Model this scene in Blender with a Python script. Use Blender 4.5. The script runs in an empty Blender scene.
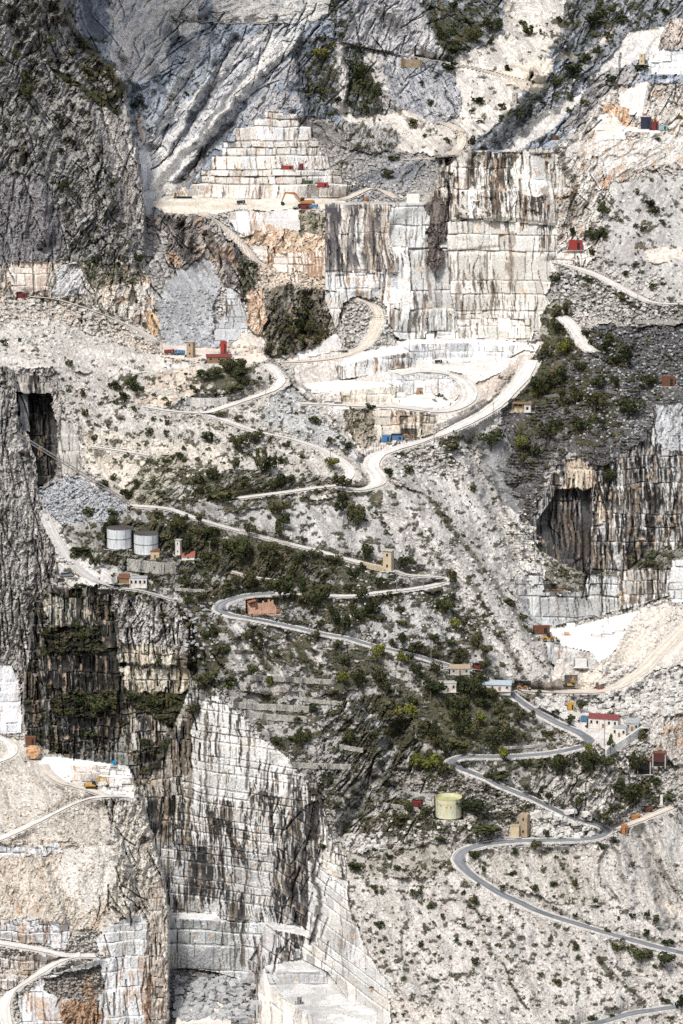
import bpy, math, random
import numpy as np
from mathutils import Vector, Matrix
rnd = random.Random(7)
sc = bpy.context.scene
COL = sc.collection
W, H = 683, 1024
F = 3249.0
PIT = math.radians(11.5)
CP, SP = math.cos(PIT), math.sin(PIT)
CZ = 600.0

# ---------------------------------------------------------------- view geometry used to lay the land out
def ray_t(v):
    b = -(np.asarray(v, dtype=np.float64) - 512.0) / F
    return (-SP + b * CP) / (CP + b * SP)
def ray_x(u, v):
    b = -(np.asarray(v, dtype=np.float64) - 512.0) / F
    return ((np.asarray(u, dtype=np.float64) - 341.5) / F) / (CP + b * SP)
def to_pix(x, y, z):
    zz = z - CZ
    fd = y * CP - zz * SP
    up = y * SP + zz * CP
    return 341.5 + F * x / fd, 512.0 - F * up / fd

# ---------------------------------------------------------------- noise
def _h(ix, iy, seed):
    ix = (ix.astype(np.int64) & 0xffffffff).astype(np.uint32)
    iy = (iy.astype(np.int64) & 0xffffffff).astype(np.uint32)
    n = ix * np.uint32(374761393) + iy * np.uint32(668265263) + np.uint32((seed * 2246822519) & 0xffffffff)
    n = (n ^ (n >> np.uint32(13))) * np.uint32(1274126177)
    n = n ^ (n >> np.uint32(16))
    n = n * np.uint32(2654435761)
    n = n ^ (n >> np.uint32(15))
    return n.astype(np.float64) / 4294967296.0
def vn(x, y, seed=0):
    ix = np.floor(x); iy = np.floor(y)
    fx = x - ix; fy = y - iy
    fx = fx * fx * (3 - 2 * fx); fy = fy * fy * (3 - 2 * fy)
    a = _h(ix, iy, seed); b = _h(ix + 1, iy, seed); c = _h(ix, iy + 1, seed); d = _h(ix + 1, iy + 1, seed)
    return (a + (b - a) * fx) * (1 - fy) + (c + (d - c) * fx) * fy
def fbm(x, y, seed=0, o=4, g=0.5):
    s = 0.0; a = 1.0; n = 0.0
    for k in range(o):
        s = s + a * vn(x, y, seed + k * 17); n += a
        a *= g; x = x * 2.03 + 3.1; y = y * 2.03 + 7.7
    return s / n
def ridge(x, y, seed=0, o=4, g=0.5):
    s = 0.0; a = 1.0; n = 0.0
    for k in range(o):
        s = s + a * (1 - np.abs(2 * vn(x, y, seed + k * 13) - 1)); n += a
        a *= g; x = x * 2.07 + 1.3; y = y * 2.07 + 4.1
    return s / n
def worley(x, y, seed=0):
    ix = np.floor(x); iy = np.floor(y)
    d1 = np.full(x.shape, 9.0); d2 = np.full(x.shape, 9.0); cid = np.zeros(x.shape); ox = np.zeros(x.shape); oy = np.zeros(x.shape)
    for i in (-1, 0, 1):
        for j in (-1, 0, 1):
            cx = ix + i; cy = iy + j
            px = cx + _h(cx, cy, seed); py = cy + _h(cx, cy, seed + 5)
            d = (px - x) ** 2 + (py - y) ** 2
            near = d < d1
            d2 = np.where(near, d1, np.minimum(d2, d))
            cid = np.where(near, _h(cx, cy, seed + 9), cid)
            ox = np.where(near, x - px, ox); oy = np.where(near, y - py, oy)
            d1 = np.where(near, d, d1)
    return np.sqrt(d1), np.sqrt(d2), cid, ox, oy
def sm(a, b, x):
    t = np.clip((x - a) / (b - a), 0, 1)
    return t * t * (3 - 2 * t)
def mix(a, b, t):
    t = np.asarray(t)[..., None]
    return a * (1 - t) + b * t
def C(*c):
    return np.array(c, dtype=np.float64)

# ---------------------------------------------------------------- raster of the land
STEP = 0.85
def axis(lo, hi, n):
    core = np.arange(-12, hi + 12 + STEP, STEP)
    a = [core[-1]]; b = [core[0]]; s = STEP
    for k in range(60):
        s *= 1.085
        a.append(a[-1] + s); b.append(b[-1] - s)
    return np.concatenate([np.array(b[:0:-1]), core, np.array(a[1:])])
UA = axis(0, W, 0); VA = axis(0, H, 0)
NU, NV = len(UA), len(VA)
UU, VV = np.meshgrid(UA, VA)          # [row=v, col=u]
def pip(x, y, poly):
    r = np.zeros(x.shape, dtype=bool)
    n = len(poly); j = n - 1
    for i in range(n):
        xi, yi = poly[i]; xj, yj = poly[j]
        if yi != yj:
            c = ((yi > y) != (yj > y)) & (x < (xj - xi) * (y - yi) / (yj - yi) + xi)
            r ^= c
        j = i
    return r

# regions: (land name, polygon, steepness, sideways slope, type, settings)
REG = []
def R(land, poly, s, m, typ, hard=False, **k):
    # polygon edges on the frame run on beyond it
    p = []
    for (x, y) in poly:
        p.append((-400 if x <= 0 else (W + 400 if x >= W else x), -400 if y <= 0 else (H + 400 if y >= H else y)))
    REG.append((land, p, s, m, typ, hard, k))

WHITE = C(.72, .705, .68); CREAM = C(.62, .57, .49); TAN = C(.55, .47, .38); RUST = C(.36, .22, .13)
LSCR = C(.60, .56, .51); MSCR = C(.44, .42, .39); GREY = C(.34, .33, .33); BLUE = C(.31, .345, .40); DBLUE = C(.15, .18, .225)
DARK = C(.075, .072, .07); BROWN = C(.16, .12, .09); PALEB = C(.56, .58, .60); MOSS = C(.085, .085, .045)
PAL = C(.50, .49, .47)

# ---- far mountains, rock tinted bluish: distance haze put into the colour
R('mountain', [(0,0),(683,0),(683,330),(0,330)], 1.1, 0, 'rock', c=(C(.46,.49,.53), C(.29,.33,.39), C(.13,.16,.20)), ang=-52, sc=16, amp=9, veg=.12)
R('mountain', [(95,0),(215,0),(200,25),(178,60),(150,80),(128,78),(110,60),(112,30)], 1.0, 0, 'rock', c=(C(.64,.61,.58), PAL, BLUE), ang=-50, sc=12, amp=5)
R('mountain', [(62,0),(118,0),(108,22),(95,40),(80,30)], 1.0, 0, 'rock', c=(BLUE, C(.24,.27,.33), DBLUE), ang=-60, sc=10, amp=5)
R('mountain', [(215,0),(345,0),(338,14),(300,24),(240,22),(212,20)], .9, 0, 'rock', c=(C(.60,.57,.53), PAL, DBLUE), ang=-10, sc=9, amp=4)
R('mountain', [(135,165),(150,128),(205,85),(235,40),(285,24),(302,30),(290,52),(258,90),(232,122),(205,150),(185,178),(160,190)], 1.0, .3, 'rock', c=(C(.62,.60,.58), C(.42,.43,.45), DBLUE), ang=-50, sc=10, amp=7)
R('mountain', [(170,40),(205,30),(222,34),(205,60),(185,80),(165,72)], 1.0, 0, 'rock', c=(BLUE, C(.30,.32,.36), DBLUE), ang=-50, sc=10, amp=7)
R('mountain', [(148,172),(172,154),(196,132),(214,112),(220,114),(204,140),(182,170),(160,192)], 1.0, .3, 'scree', c=(C(.68,.66,.64), C(.56,.54,.52)), ang=-50)
R('mountain', [(178,182),(200,152),(225,125),(240,122),(225,140),(205,160),(195,182),(185,190)], 1.2, 0, 'rock', c=(GREY, DBLUE, DARK), ang=-50, sc=8, amp=5)
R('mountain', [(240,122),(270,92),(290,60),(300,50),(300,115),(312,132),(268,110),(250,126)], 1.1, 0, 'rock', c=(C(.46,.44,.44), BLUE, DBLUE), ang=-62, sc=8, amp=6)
R('mountain', [(292,45),(302,34),(332,38),(345,50),(340,80),(344,112),(326,124),(305,118),(298,90)], 2.2, .4, 'rock', c=(C(.28,.29,.31), DBLUE, C(.07,.08,.08)), ang=-80, sc=9, amp=8, veg=.35)
R('mountain', [(330,40),(345,42),(352,60),(352,110),(345,122),(338,100),(336,70)], 1.2, 0, 'rock', c=(C(.55,.52,.49), C(.42,.41,.40), DBLUE), ang=-80, sc=7, amp=4)
R('mountain', [(350,46),(362,44),(372,70),(384,100),(384,116),(368,124),(350,120),(346,80)], 1.8, .2, 'rock', c=(C(.25,.26,.27), C(.15,.18,.17), C(.05,.06,.05)), ang=-75, sc=8, amp=8, veg=.5)
R('mountain', [(345,40),(352,18),(368,0),(424,0),(436,30),(446,60),(420,58),(390,52),(365,44)], 1.4, .4, 'rock', c=(C(.52,.51,.51), C(.37,.37,.39), DBLUE), ang=-66, sc=10, amp=8)
R('mountain', [(340,0),(368,0),(352,22),(346,38),(330,34)], 1.3, 0, 'rock', c=(C(.36,.37,.4), C(.20,.22,.24), C(.06,.07,.07)), ang=-40, sc=9, amp=6, veg=.5)
R('mountain', [(420,0),(492,0),(500,16),(504,30),(480,42),(468,50),(452,58),(444,56),(432,30)], .9, -.5, 'rock', c=(C(.30,.31,.33), C(.16,.19,.19), C(.05,.06,.05)), ang=40, sc=9, amp=6, veg=.5)
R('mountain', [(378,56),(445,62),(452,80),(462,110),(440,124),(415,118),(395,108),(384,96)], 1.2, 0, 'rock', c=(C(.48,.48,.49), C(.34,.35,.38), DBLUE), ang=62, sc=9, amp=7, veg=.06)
R('mountain', [(362,48),(380,54),(392,104),(420,120),(400,124),(384,110),(372,80)], 1.0, 0, 'rock', c=(C(.54,.51,.48), C(.42,.41,.40), DBLUE), ang=70, sc=7, amp=4)
R('hillside', [(492,0),(592,0),(575,22),(558,40),(540,66),(520,100),(486,142),(460,152),(444,124),(462,112),(455,80),(446,62),(470,50),(504,32)], .55, 0, 'scree', c=(C(.62,.59,.55), C(.48,.46,.44)), ang=55, veg=.10)
R('hillside', [(505,0),(590,0),(572,16),(556,18),(530,14),(510,12)], .7, 0, 'scree', c=(C(.72,.69,.66), C(.62,.60,.57)), ang=60)
R('hillside', [(500,66),(540,60),(555,58),(552,66),(545,88),(535,95),(505,85)], .35, 0, 'scree', c=(C(.66,.60,.52), C(.58,.52,.45)), ang=10)
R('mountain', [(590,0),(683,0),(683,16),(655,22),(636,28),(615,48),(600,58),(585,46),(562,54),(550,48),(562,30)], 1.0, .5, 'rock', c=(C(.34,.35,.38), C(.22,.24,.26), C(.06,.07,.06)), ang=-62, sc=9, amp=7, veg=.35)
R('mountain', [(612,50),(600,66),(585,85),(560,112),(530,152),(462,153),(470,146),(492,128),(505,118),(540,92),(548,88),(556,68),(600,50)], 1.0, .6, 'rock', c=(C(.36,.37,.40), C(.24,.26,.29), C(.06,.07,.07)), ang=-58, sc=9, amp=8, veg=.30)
R('mountain', [(585,58),(618,24),(610,38),(575,60),(552,60),(570,50)], .8, .5, 'scree', c=(C(.62,.54,.44), C(.50,.44,.38)), ang=-50)
R('hillside', [(640,24),(672,28),(664,44),(652,56),(636,62),(624,70),(600,82),(585,90),(600,66),(618,44)], .75, .4, 'scree', c=(C(.64,.62,.59), C(.54,.52,.50)), ang=-55)
R('hillside', [(545,110),(590,88),(575,105),(555,125),(520,150),(500,152)], .7, .4, 'scree', c=(C(.64,.62,.59), C(.5,.48,.46)), ang=-50)
R('mountain', [(600,72),(640,66),(640,78),(620,86),(600,104),(585,125),(560,135),(575,105)], 1.1, .2, 'rock', c=(C(.42,.40,.39), C(.28,.27,.28), C(.08,.08,.08)), ang=-40, sc=7, amp=5, veg=.15)
R('hillside', [(0,262),(150,262),(160,205),(300,203),(552,160),(683,150),(683,1024),(0,1024)], .75, 0, 'rubble', c=(C(.58,.55,.51), C(.42,.40,.37)), sz=3.2)
# ---- light ground between far mountain and the great wall
R('hillside', [(340,112),(384,114),(410,110),(440,124),(460,128),(470,150),(440,160),(430,175),(350,190),(340,160)], .6, 0, 'scree', c=(C(.62,.58,.53), C(.50,.47,.44)), ang=40, veg=.12)
R('mountain', [(340,122),(388,124),(404,140),(392,152),(352,150),(340,140)], 1.1, 0, 'rock', c=(C(.46,.44,.42), C(.30,.30,.29), C(.07,.08,.06)), ang=-75, sc=6, amp=5, veg=.35)
R('hillside', [(340,152),(400,152),(455,158),(440,172),(425,195),(408,202),(345,200)], .8, 0, 'rubble', c=(C(.44,.43,.42), C(.30,.30,.30)), sz=4)
R('hillside', [(370,176),(400,158),(425,160),(405,196),(345,198),(352,186)], .7, 0, 'rock', c=(C(.44,.43,.44), C(.30,.31,.33), DARK), ang=-35, sc=7, amp=4, veg=.15)
# ---- the stepped pyramid quarry
R('hillside', [(296,114),(330,120),(350,140),(352,200),(318,190),(312,150)], .8, 0, 'rubble', c=(C(.50,.47,.44), C(.34,.33,.31)), sz=4, veg=.08)
R('mountain', [(300,118),(330,124),(348,142),(346,150),(320,142),(305,130)], 1.2, 0, 'rock', c=(C(.34,.32,.30), C(.2,.2,.19), DARK), ang=30, sc=6, amp=4)
R('quarry_face', [(186,200),(186,190),(192,190),(192,183),(199,183),(201,170),(210,170),(212,156),(221,156),(223,141),(235,141),(237,127),(254,127),(255,119),(264,119),(265,110),(281,110),(284,115),(297,114),(300,126),(311,127),(312,141),(319,141),(321,156),(328,157),(330,170),(341,171),(342,184),(347,184),(346,199)], 1.4, 0, 'bench', hard=True, c=(C(.72,.70,.67), C(.64,.60,.55), C(.38,.31,.25)), crs=1, row=14.3, col=11, r0=112.5, stain=.15, rust=.16, off=5.0, back=6.5)
R('quarry_floor', [(148,203),(165,196),(240,199),(345,198),(345,208),(262,211),(240,208),(215,214),(165,213)], .03, 0, 'floor', hard=True, c=(C(.74,.68,.6), C(.62,.55,.46)))
R('quarry_face', [(165,187),(186,187),(188,198),(165,200)], 2, 0, 'bench', hard=True, c=(C(.7,.66,.6), CREAM, RUST), row=6, col=8, r0=188, stain=.1, rust=0.24, off=.6, back=1)
R('mountain', [(145,178),(185,180),(180,188),(165,190),(148,205),(143,200)], .5, 0, 'scree', c=(C(.62,.58,.53), C(.48,.46,.44)), ang=-20)
# ---- below the shelf
R('cliff', [(155,212),(200,214),(236,246),(262,262),(255,300),(240,300),(228,290),(212,268),(200,300),(160,330),(148,300),(145,214)], 2.2, 0, 'rock', c=(C(.42,.38,.35), C(.22,.20,.19), C(.05,.05,.05)), ang=-65, sc=8, amp=8, rust=0.10)
R('cliff', [(148,225),(165,232),(168,258),(180,290),(158,320),(146,300)], 1.4, 0, 'rubble', c=(C(.52,.50,.47), C(.3,.29,.28)), sz=5)
R('hillside', [(176,272),(200,256),(212,262),(222,290),(212,310),(214,330),(220,348),(190,352),(160,340),(154,322),(160,296)], .7, 0, 'scree', c=(C(.42,.425,.435), C(.33,.335,.345)), ang=60)
R('quarry_face', [(230,211),(262,212),(300,208),(300,232),(270,228),(246,236),(228,226)], 3, .2, 'bench', hard=True, c=(C(.62,.61,.60), C(.58,.55,.52), RUST), row=24, col=26, r0=208, stain=.06, rust=0.18, off=.8, back=.5)
R('cliff', [(298,210),(325,212),(322,236),(300,232)], 3, 0, 'rock', c=(C(.22,.21,.16), C(.5,.45,.36), C(.05,.05,.03)), ang=-80, sc=5, amp=4, veg=.3)
R('cliff', [(236,240),(262,226),(325,234),(345,240),(345,282),(300,276),(268,272),(262,262),(245,252)], 2.4, 0, 'rock', c=(C(.66,.58,.48), C(.52,.40,.29), C(.2,.13,.09)), ang=-65, sc=7, amp=5, rust=0.23)
R('quarry_face', [(252,244),(268,246),(268,262),(252,258)], 4, 0, 'bench', hard=True, c=(C(.64,.62,.59), C(.58,.52,.47), RUST), row=16, col=18, r0=243, stain=.02, rust=0.02, off=.3, back=.3)
R('quarry_face', [(272,254),(345,250),(345,280),(300,278),(272,270)], 4, 0, 'bench', hard=True, c=(C(.64,.60,.55), C(.58,.52,.45), RUST), row=13, col=14, r0=252, stain=.22, rust=0.14, off=1.4, back=.6)
R('hillside', [(255,264),(275,268),(340,282),(345,292),(320,296),(282,288),(262,282)], .6, 0, 'rubble', c=(C(.66,.58,.49), C(.5,.42,.34)), sz=3.5)
R('cliff', [(262,288),(285,284),(345,296),(350,330),(336,346),(310,352),(250,356),(252,330),(268,310)], 1.9, 0, 'rock', c=(C(.36,.33,.29), C(.17,.155,.11), C(.04,.045,.03)), ang=-72, sc=6, amp=7, veg=.35, rust=0.08)
R('cliff', [(238,258),(256,262),(258,282),(252,300),(240,292)], 2.5, 0, 'rock', c=(C(.26,.25,.2), C(.10,.10,.07), C(.04,.04,.03)), ang=-70, sc=5, amp=6, veg=.4)
R('cliff', [(248,292),(262,288),(268,320),(258,335),(246,322)], 2, 0, 'rock', c=(C(.62,.52,.42), C(.48,.33,.22), C(.2,.12,.08)), ang=-70, sc=5, amp=5, rust=0.28)
R('quarry_face', [(227,288),(237,290),(247,318),(248,342),(214,344),(212,332),(224,316)], 6, -.4, 'bench', hard=True, c=(C(.48,.49,.50), C(.42,.43,.43), BROWN), row=12, col=11, r0=293, stain=.16, rust=0.00, off=.9, back=.2)
R('hillside', [(228,346),(246,330),(262,334),(265,352),(240,358),(222,358)], .6, 0, 'scree', c=(C(.62,.56,.49), C(.54,.5,.45)), ang=-30)
R('quarry_face', [(345,326),(320,344),(300,352),(285,362),(345,362),(352,340)], 1.0, 0, 'bench', hard=True, c=(C(.62,.62,.61), C(.58,.56,.53), RUST), row=30, col=40, r0=322, stain=.02, rust=0.11, off=.3, back=.3)
# ---- the great wall
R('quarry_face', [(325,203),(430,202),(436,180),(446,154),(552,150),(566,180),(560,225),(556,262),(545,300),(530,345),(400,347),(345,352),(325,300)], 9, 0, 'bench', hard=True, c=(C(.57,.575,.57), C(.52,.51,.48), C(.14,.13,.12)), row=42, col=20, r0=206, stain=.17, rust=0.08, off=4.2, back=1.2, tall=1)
R('quarry_face', [(325,204),(392,204),(388,232),(398,262),(385,274),(325,272)], 12, 0, 'bench', hard=True, c=(C(.60,.57,.53), C(.48,.43,.38), C(.09,.085,.095)), row=66, col=12, r0=204, stain=.42, rust=0.13, off=1.6, back=.6)
R('quarry_face', [(430,196),(446,156),(470,150),(500,152),(556,150),(568,176),(560,222),(500,222),(470,219),(445,222)], 5, 0, 'bench', c=(C(.66,.64,.60), C(.54,.50,.44), C(.10,.085,.075)), row=36, col=14, r0=152, stain=.33, rust=0.21, off=3.4, back=1.6, veg=.06)
R('quarry_face', [(509,170),(525,150),(545,160),(552,190),(538,197),(520,194)], 2.6, 0, 'bench', hard=True, c=(C(.68,.67,.64), C(.66,.63,.58), BROWN), row=60, col=70, r0=120, stain=.02, rust=0.02, off=.3, back=.3)
R('cliff', [(424,204),(436,196),(446,206),(444,222),(452,232),(440,246),(444,262),(436,276),(428,262),(426,240),(430,222)], 6, 0, 'rock', c=(C(.24,.20,.18), C(.13,.11,.10), C(.04,.04,.04)), ang=-85, sc=5, amp=4)
R('quarry_face', [(446,222),(500,221),(558,226),(552,300),(540,330),(500,340),(460,338),(450,290)], 9, 0, 'bench', hard=True, c=(C(.58,.565,.53), C(.50,.475,.43), C(.17,.14,.11)), crs=1, row=30, col=11, r0=221, stain=.16, rust=0.08, off=2.2, back=.6)
R('quarry_face', [(335,274),(398,272),(396,300),(388,332),(380,300),(352,296),(335,290)], 9, 0, 'bench', hard=True, c=(C(.62,.62,.61), C(.50,.52,.54), C(.4,.3,.2)), row=30, col=13, r0=275, stain=.10, rust=0.03, off=1.8, back=.4)
R('quarry_face', [(458,314),(486,313),(505,318),(530,320),(530,345),(458,340)], 9, 0, 'bench', hard=True, c=(C(.64,.63,.59), C(.58,.54,.48), C(.3,.24,.18)), row=13, col=14, r0=313, stain=.06, rust=0.02, off=3, back=1.5)
R('hillside', [(350,296),(382,300),(394,330),(400,345),(345,352),(335,330),(342,305)], 1, 0, 'rubble', c=(C(.56,.53,.50), C(.38,.36,.33)), sz=3.5)
# ---- right upper mass
R('cliff', [(552,150),(575,130),(600,100),(625,84),(683,72),(683,160),(640,170),(610,190),(604,235),(598,262),(560,258),(556,225),(566,180)], 1.5, -.2, 'rock', c=(C(.62,.59,.55), C(.46,.43,.39), C(.13,.11,.10)), ang=-60, sc=7, amp=6, rust=0.11, veg=.05)
R('quarry_face', [(590,140),(655,136),(683,128),(683,150),(640,168),(612,180),(600,160),(560,150)], .8, 0, 'rock', c=(C(.64,.62,.59), C(.53,.50,.46), C(.2,.17,.14)), ang=-30, sc=7, amp=3, rust=0.06)
R('quarry_face', [(618,98),(634,84),(648,80),(644,100),(642,116),(622,114)], 3, 0, 'bench', hard=True, c=(WHITE, C(.72,.68,.62), RUST), row=60, col=70, r0=60, stain=.0, rust=0.04, off=.3, back=.3)
R('cliff', [(600,118),(606,104),(620,106),(630,112),(630,127),(600,128)], 3, 0, 'rock', c=(C(.66,.50,.36), C(.50,.31,.18), C(.25,.14,.08)), ang=-80, sc=5, amp=3, rust=0.28)
R('quarry_face', [(598,116),(612,112),(622,124),(622,128),(600,138),(592,138)], 4, 0, 'bench', hard=True, c=(WHITE, C(.74,.66,.56), RUST), row=40, col=22, r0=100, stain=.0, rust=0.16, off=.5, back=.3)
R('quarry_floor', [(598,125),(620,126),(660,128),(660,133),(620,131),(596,130)], .05, 0, 'floor', hard=True, c=(WHITE, C(.66,.6,.53)))
R('quarry_face', [(596,130),(625,131),(626,140),(596,140)], 4, 0, 'bench', hard=True, c=(WHITE, C(.74,.68,.60), RUST), row=12, col=14, r0=128, stain=.0, rust=0.08, off=.5, back=.3)
R('quarry_face', [(648,62),(683,66),(683,76),(646,74)], 6, 0, 'bench', hard=True, c=(WHITE, C(.66,.67,.68), GREY), row=14, col=8, r0=62, stain=.05, rust=0.02, off=1.2, back=.3)
R('quarry_face', [(650,48),(683,46),(683,62),(648,62)], 1.2, 0, 'bench', hard=True, c=(C(.72,.71,.70), PALEB, RUST), row=7, col=9, r0=48, stain=.1, rust=0.06, off=1.6, back=1)
R('cliff', [(668,20),(683,12),(683,46),(658,48),(664,34)], 1.6, 0, 'rock', c=(C(.60,.53,.47), C(.42,.38,.35), DARK), ang=-70, sc=6, amp=5, rust=0.06)
# ---- right slope
R('hillside', [(612,182),(683,150),(683,322),(590,312),(560,300),(598,262),(604,230)], .75, 0, 'scree', c=(C(.47,.455,.435), C(.39,.375,.36)), ang=-62, veg=.16)
R('hillside', [(645,250),(683,228),(683,250),(650,262)], .6, 0, 'scree', c=(C(.66,.58,.50), C(.58,.52,.46)), ang=-20)
R('cliff', [(550,262),(572,240),(600,250),(592,262),(575,266),(560,300),(548,300)], 2, 0, 'bench', c=(C(.68,.66,.63), C(.58,.54,.50), BROWN), row=14, col=12, r0=244, stain=.14, rust=0.06, off=2, back=1)
R('hillside', [(560,264),(600,278),(660,304),(683,306),(683,325),(640,322),(600,318),(560,312),(545,300),(552,275)], .8, 0, 'rubble', c=(C(.52,.50,.47), C(.30,.29,.27)), sz=3.2, veg=.2)
R('cliff', [(545,304),(568,302),(575,330),(590,352),(560,358),(536,350),(540,325)], 1.8, 0, 'rock', c=(C(.44,.41,.36), C(.26,.25,.2), C(.06,.06,.04)), ang=-80, sc=5, amp=4, veg=.4)
# ---- benches in the middle pit
R('hillside', [(290,356),(545,340),(535,370),(500,400),(430,440),(385,455),(368,468),(350,440),(300,395)], .4, 0, 'scree', c=(C(.64,.60,.55), C(.54,.50,.46)), ang=-30)
R('quarry_floor', [(396,340),(440,338),(500,340),(540,345),(536,352),(500,346),(400,349)], .02, 0, 'floor', hard=True, c=(WHITE, C(.72,.68,.64)))
R('quarry_face', [(400,346),(418,344),(488,342),(502,346),(535,344),(520,352),(505,360),(420,360),(402,354)], 7, 0, 'bench', hard=True, c=(C(.56,.58,.60), C(.66,.66,.64), GREY), row=30, col=13, r0=338, stain=.10, rust=0.00, off=1, back=.2)
R('quarry_floor', [(402,360),(520,358),(505,375),(475,385),(462,374),(430,368),(398,366)], .03, 0, 'floor', hard=True, c=(C(.68,.66,.63), C(.60,.57,.53)))
R('quarry_face', [(335,366),(372,358),(404,350),(416,354),(416,366),(398,370),(340,380)], 6, .2, 'bench', hard=True, c=(C(.60,.60,.59), C(.45,.46,.46), BROWN), row=40, col=9, r0=340, stain=.25, rust=0.06, off=1.4, back=.2)
R('quarry_floor', [(345,355),(400,345),(412,352),(372,358),(340,366)], .05, 0, 'floor', hard=True, c=(WHITE, C(.7,.66,.6)))
R('hillside', [(475,384),(500,372),(520,356),(534,352),(532,362),(505,390),(478,408),(470,410)], .7, 0, 'scree', c=(C(.58,.50,.43), C(.50,.44,.38)), ang=-45)
R('quarry_floor', [(384,371),(400,368),(440,369),(462,376),(474,388),(472,400),(460,411),(440,414),(380,410),(300,408),(290,400),(380,404),(436,410),(452,404),(462,392),(458,382),(440,374)], .03, 0, 'floor', hard=True, c=(WHITE, C(.72,.66,.58)))
R('quarry_face', [(384,374),(440,374),(456,380),(458,392),(448,397),(400,396),(392,390),(384,380)], 6, -.1, 'bench', hard=True, c=(C(.60,.61,.61), C(.50,.52,.54), C(.5,.36,.22)), row=40, col=12, r0=362, stain=.07, rust=0.06, off=1.4, back=.2)
R('quarry_floor', [(398,394),(448,396),(456,402),(440,408),(400,406)], .03, 0, 'floor', hard=True, c=(WHITE, C(.7,.66,.62)))
R('quarry_floor', [(298,384),(340,380),(385,382),(398,388),(345,391),(300,394)], .03, 0, 'floor', hard=True, c=(WHITE, C(.74,.68,.6)))
R('quarry_face', [(340,391),(396,386),(400,402),(380,404),(342,404)], 5, 0, 'bench', hard=True, c=(C(.66,.61,.53), C(.54,.50,.43), RUST), row=17, col=12, r0=387, stain=.12, rust=0.11, off=1.4, back=.4)
R('quarry_face', [(372,409),(420,410),(440,414),(430,432),(400,440),(380,438),(372,425)], 2.5, 0, 'bench', c=(C(.60,.54,.46), C(.50,.46,.40), BROWN), row=14, col=14, r0=410, stain=.15, rust=0.11, off=2, back=1)
R('hillside', [(345,410),(372,408),(376,440),(366,450),(345,430)], 1.0, 0, 'rock', c=(C(.50,.44,.37), C(.3,.26,.2), DARK), ang=-70, sc=5, amp=4, veg=.2)
# ---- left talus and cliff foot
R('hillside', [(0,262),(150,262),(160,330),(165,345),(262,355),(285,372),(320,400),(370,465),(380,500),(300,520),(150,520),(60,520),(0,400)], .62, 0, 'scree', c=(C(.52,.49,.455), C(.43,.405,.37)), ang=40, veg=.2)
R('cliff', [(0,258),(145,258),(152,290),(160,325),(148,330),(120,318),(80,302),(40,296),(0,310)], 1.8, 0, 'rock', c=(C(.60,.55,.49), C(.42,.39,.35), C(.12,.11,.09)), ang=-78, sc=7, amp=5, veg=.1, rust=0.03)
R('quarry_face', [(10,263),(50,262),(48,290),(20,294),(10,290)], 3, 0, 'bench', hard=True, c=(C(.68,.62,.56), C(.62,.52,.44), RUST), row=12, col=12, r0=263, stain=.06, rust=0.06, off=1.6, back=.6)
R('quarry_face', [(62,266),(86,264),(84,290),(60,300),(52,292),(55,275)], 3, -.3, 'rock', c=(C(.54,.55,.57), C(.48,.46,.44), C(.2,.2,.2)), ang=-55, sc=6, amp=3)
R('cliff', [(78,264),(140,264),(138,284),(90,290)], 2, 0, 'rock', c=(C(.40,.37,.32), C(.2,.19,.14), C(.05,.05,.035)), ang=-80, sc=4.5, amp=4, veg=.35, rust=0.03)
R('cliff', [(146,312),(156,316),(160,334),(150,332),(144,326)], 2, 0, 'rock', c=(C(.58,.42,.25), C(.5,.36,.22), BROWN), ang=-80, sc=5, amp=2, rust=0.06)
R('hillside', [(0,306),(40,298),(80,308),(120,326),(160,350),(150,360),(60,348),(0,345)], .6, 0, 'rubble', c=(C(.62,.55,.47), C(.46,.41,.36)), sz=3.2)
R('hillside', [(0,318),(60,322),(140,352),(200,362),(190,372),(120,374),(60,374),(0,366)], .45, 0, 'scree', c=(C(.58,.55,.51), C(.50,.47,.43)), ang=15, veg=.05)
R('quarry_floor', [(160,344),(262,352),(268,360),(240,366),(195,362),(160,356)], .06, 0, 'floor', hard=True, c=(C(.68,.60,.52), C(.58,.50,.43)))
R('hillside', [(150,375),(200,366),(195,400),(160,408),(130,402)], .75, 0, 'scree', c=(C(.60,.52,.43), C(.50,.44,.38)), ang=-50, veg=.1)
R('hillside', [(270,400),(290,382),(320,412),(350,445),(366,470),(345,455),(300,435),(260,420)], .8, .8, 'scree', c=(C(.46,.46,.46), C(.38,.38,.37)), ang=48, veg=.2)
R('hillside', [(85,430),(150,440),(220,445),(235,470),(150,480),(120,500),(100,480),(85,460)], .6, 0, 'scree', c=(C(.58,.53,.46), C(.50,.46,.40)), ang=40, veg=.12)
R('hillside', [(125,488),(150,455),(185,455),(190,492),(160,502),(130,506)], .8, 0, 'rock', c=(C(.46,.43,.36), C(.3,.29,.22), C(.09,.09,.06)), ang=-50, sc=6, amp=4, veg=.3)
R('hillside', [(160,490),(240,470),(345,480),(345,492),(240,502),(200,515),(170,506)], .8, 0, 'rock', c=(C(.50,.48,.44), C(.28,.27,.23), C(.06,.06,.04)), ang=-40, sc=5, amp=4, veg=.45)
R('hillside', [(200,395),(245,392),(230,408),(205,412),(170,408),(185,400)], 1.0, 0, 'rubble', c=(C(.58,.56,.53), C(.42,.40,.37)), sz=4)
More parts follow.
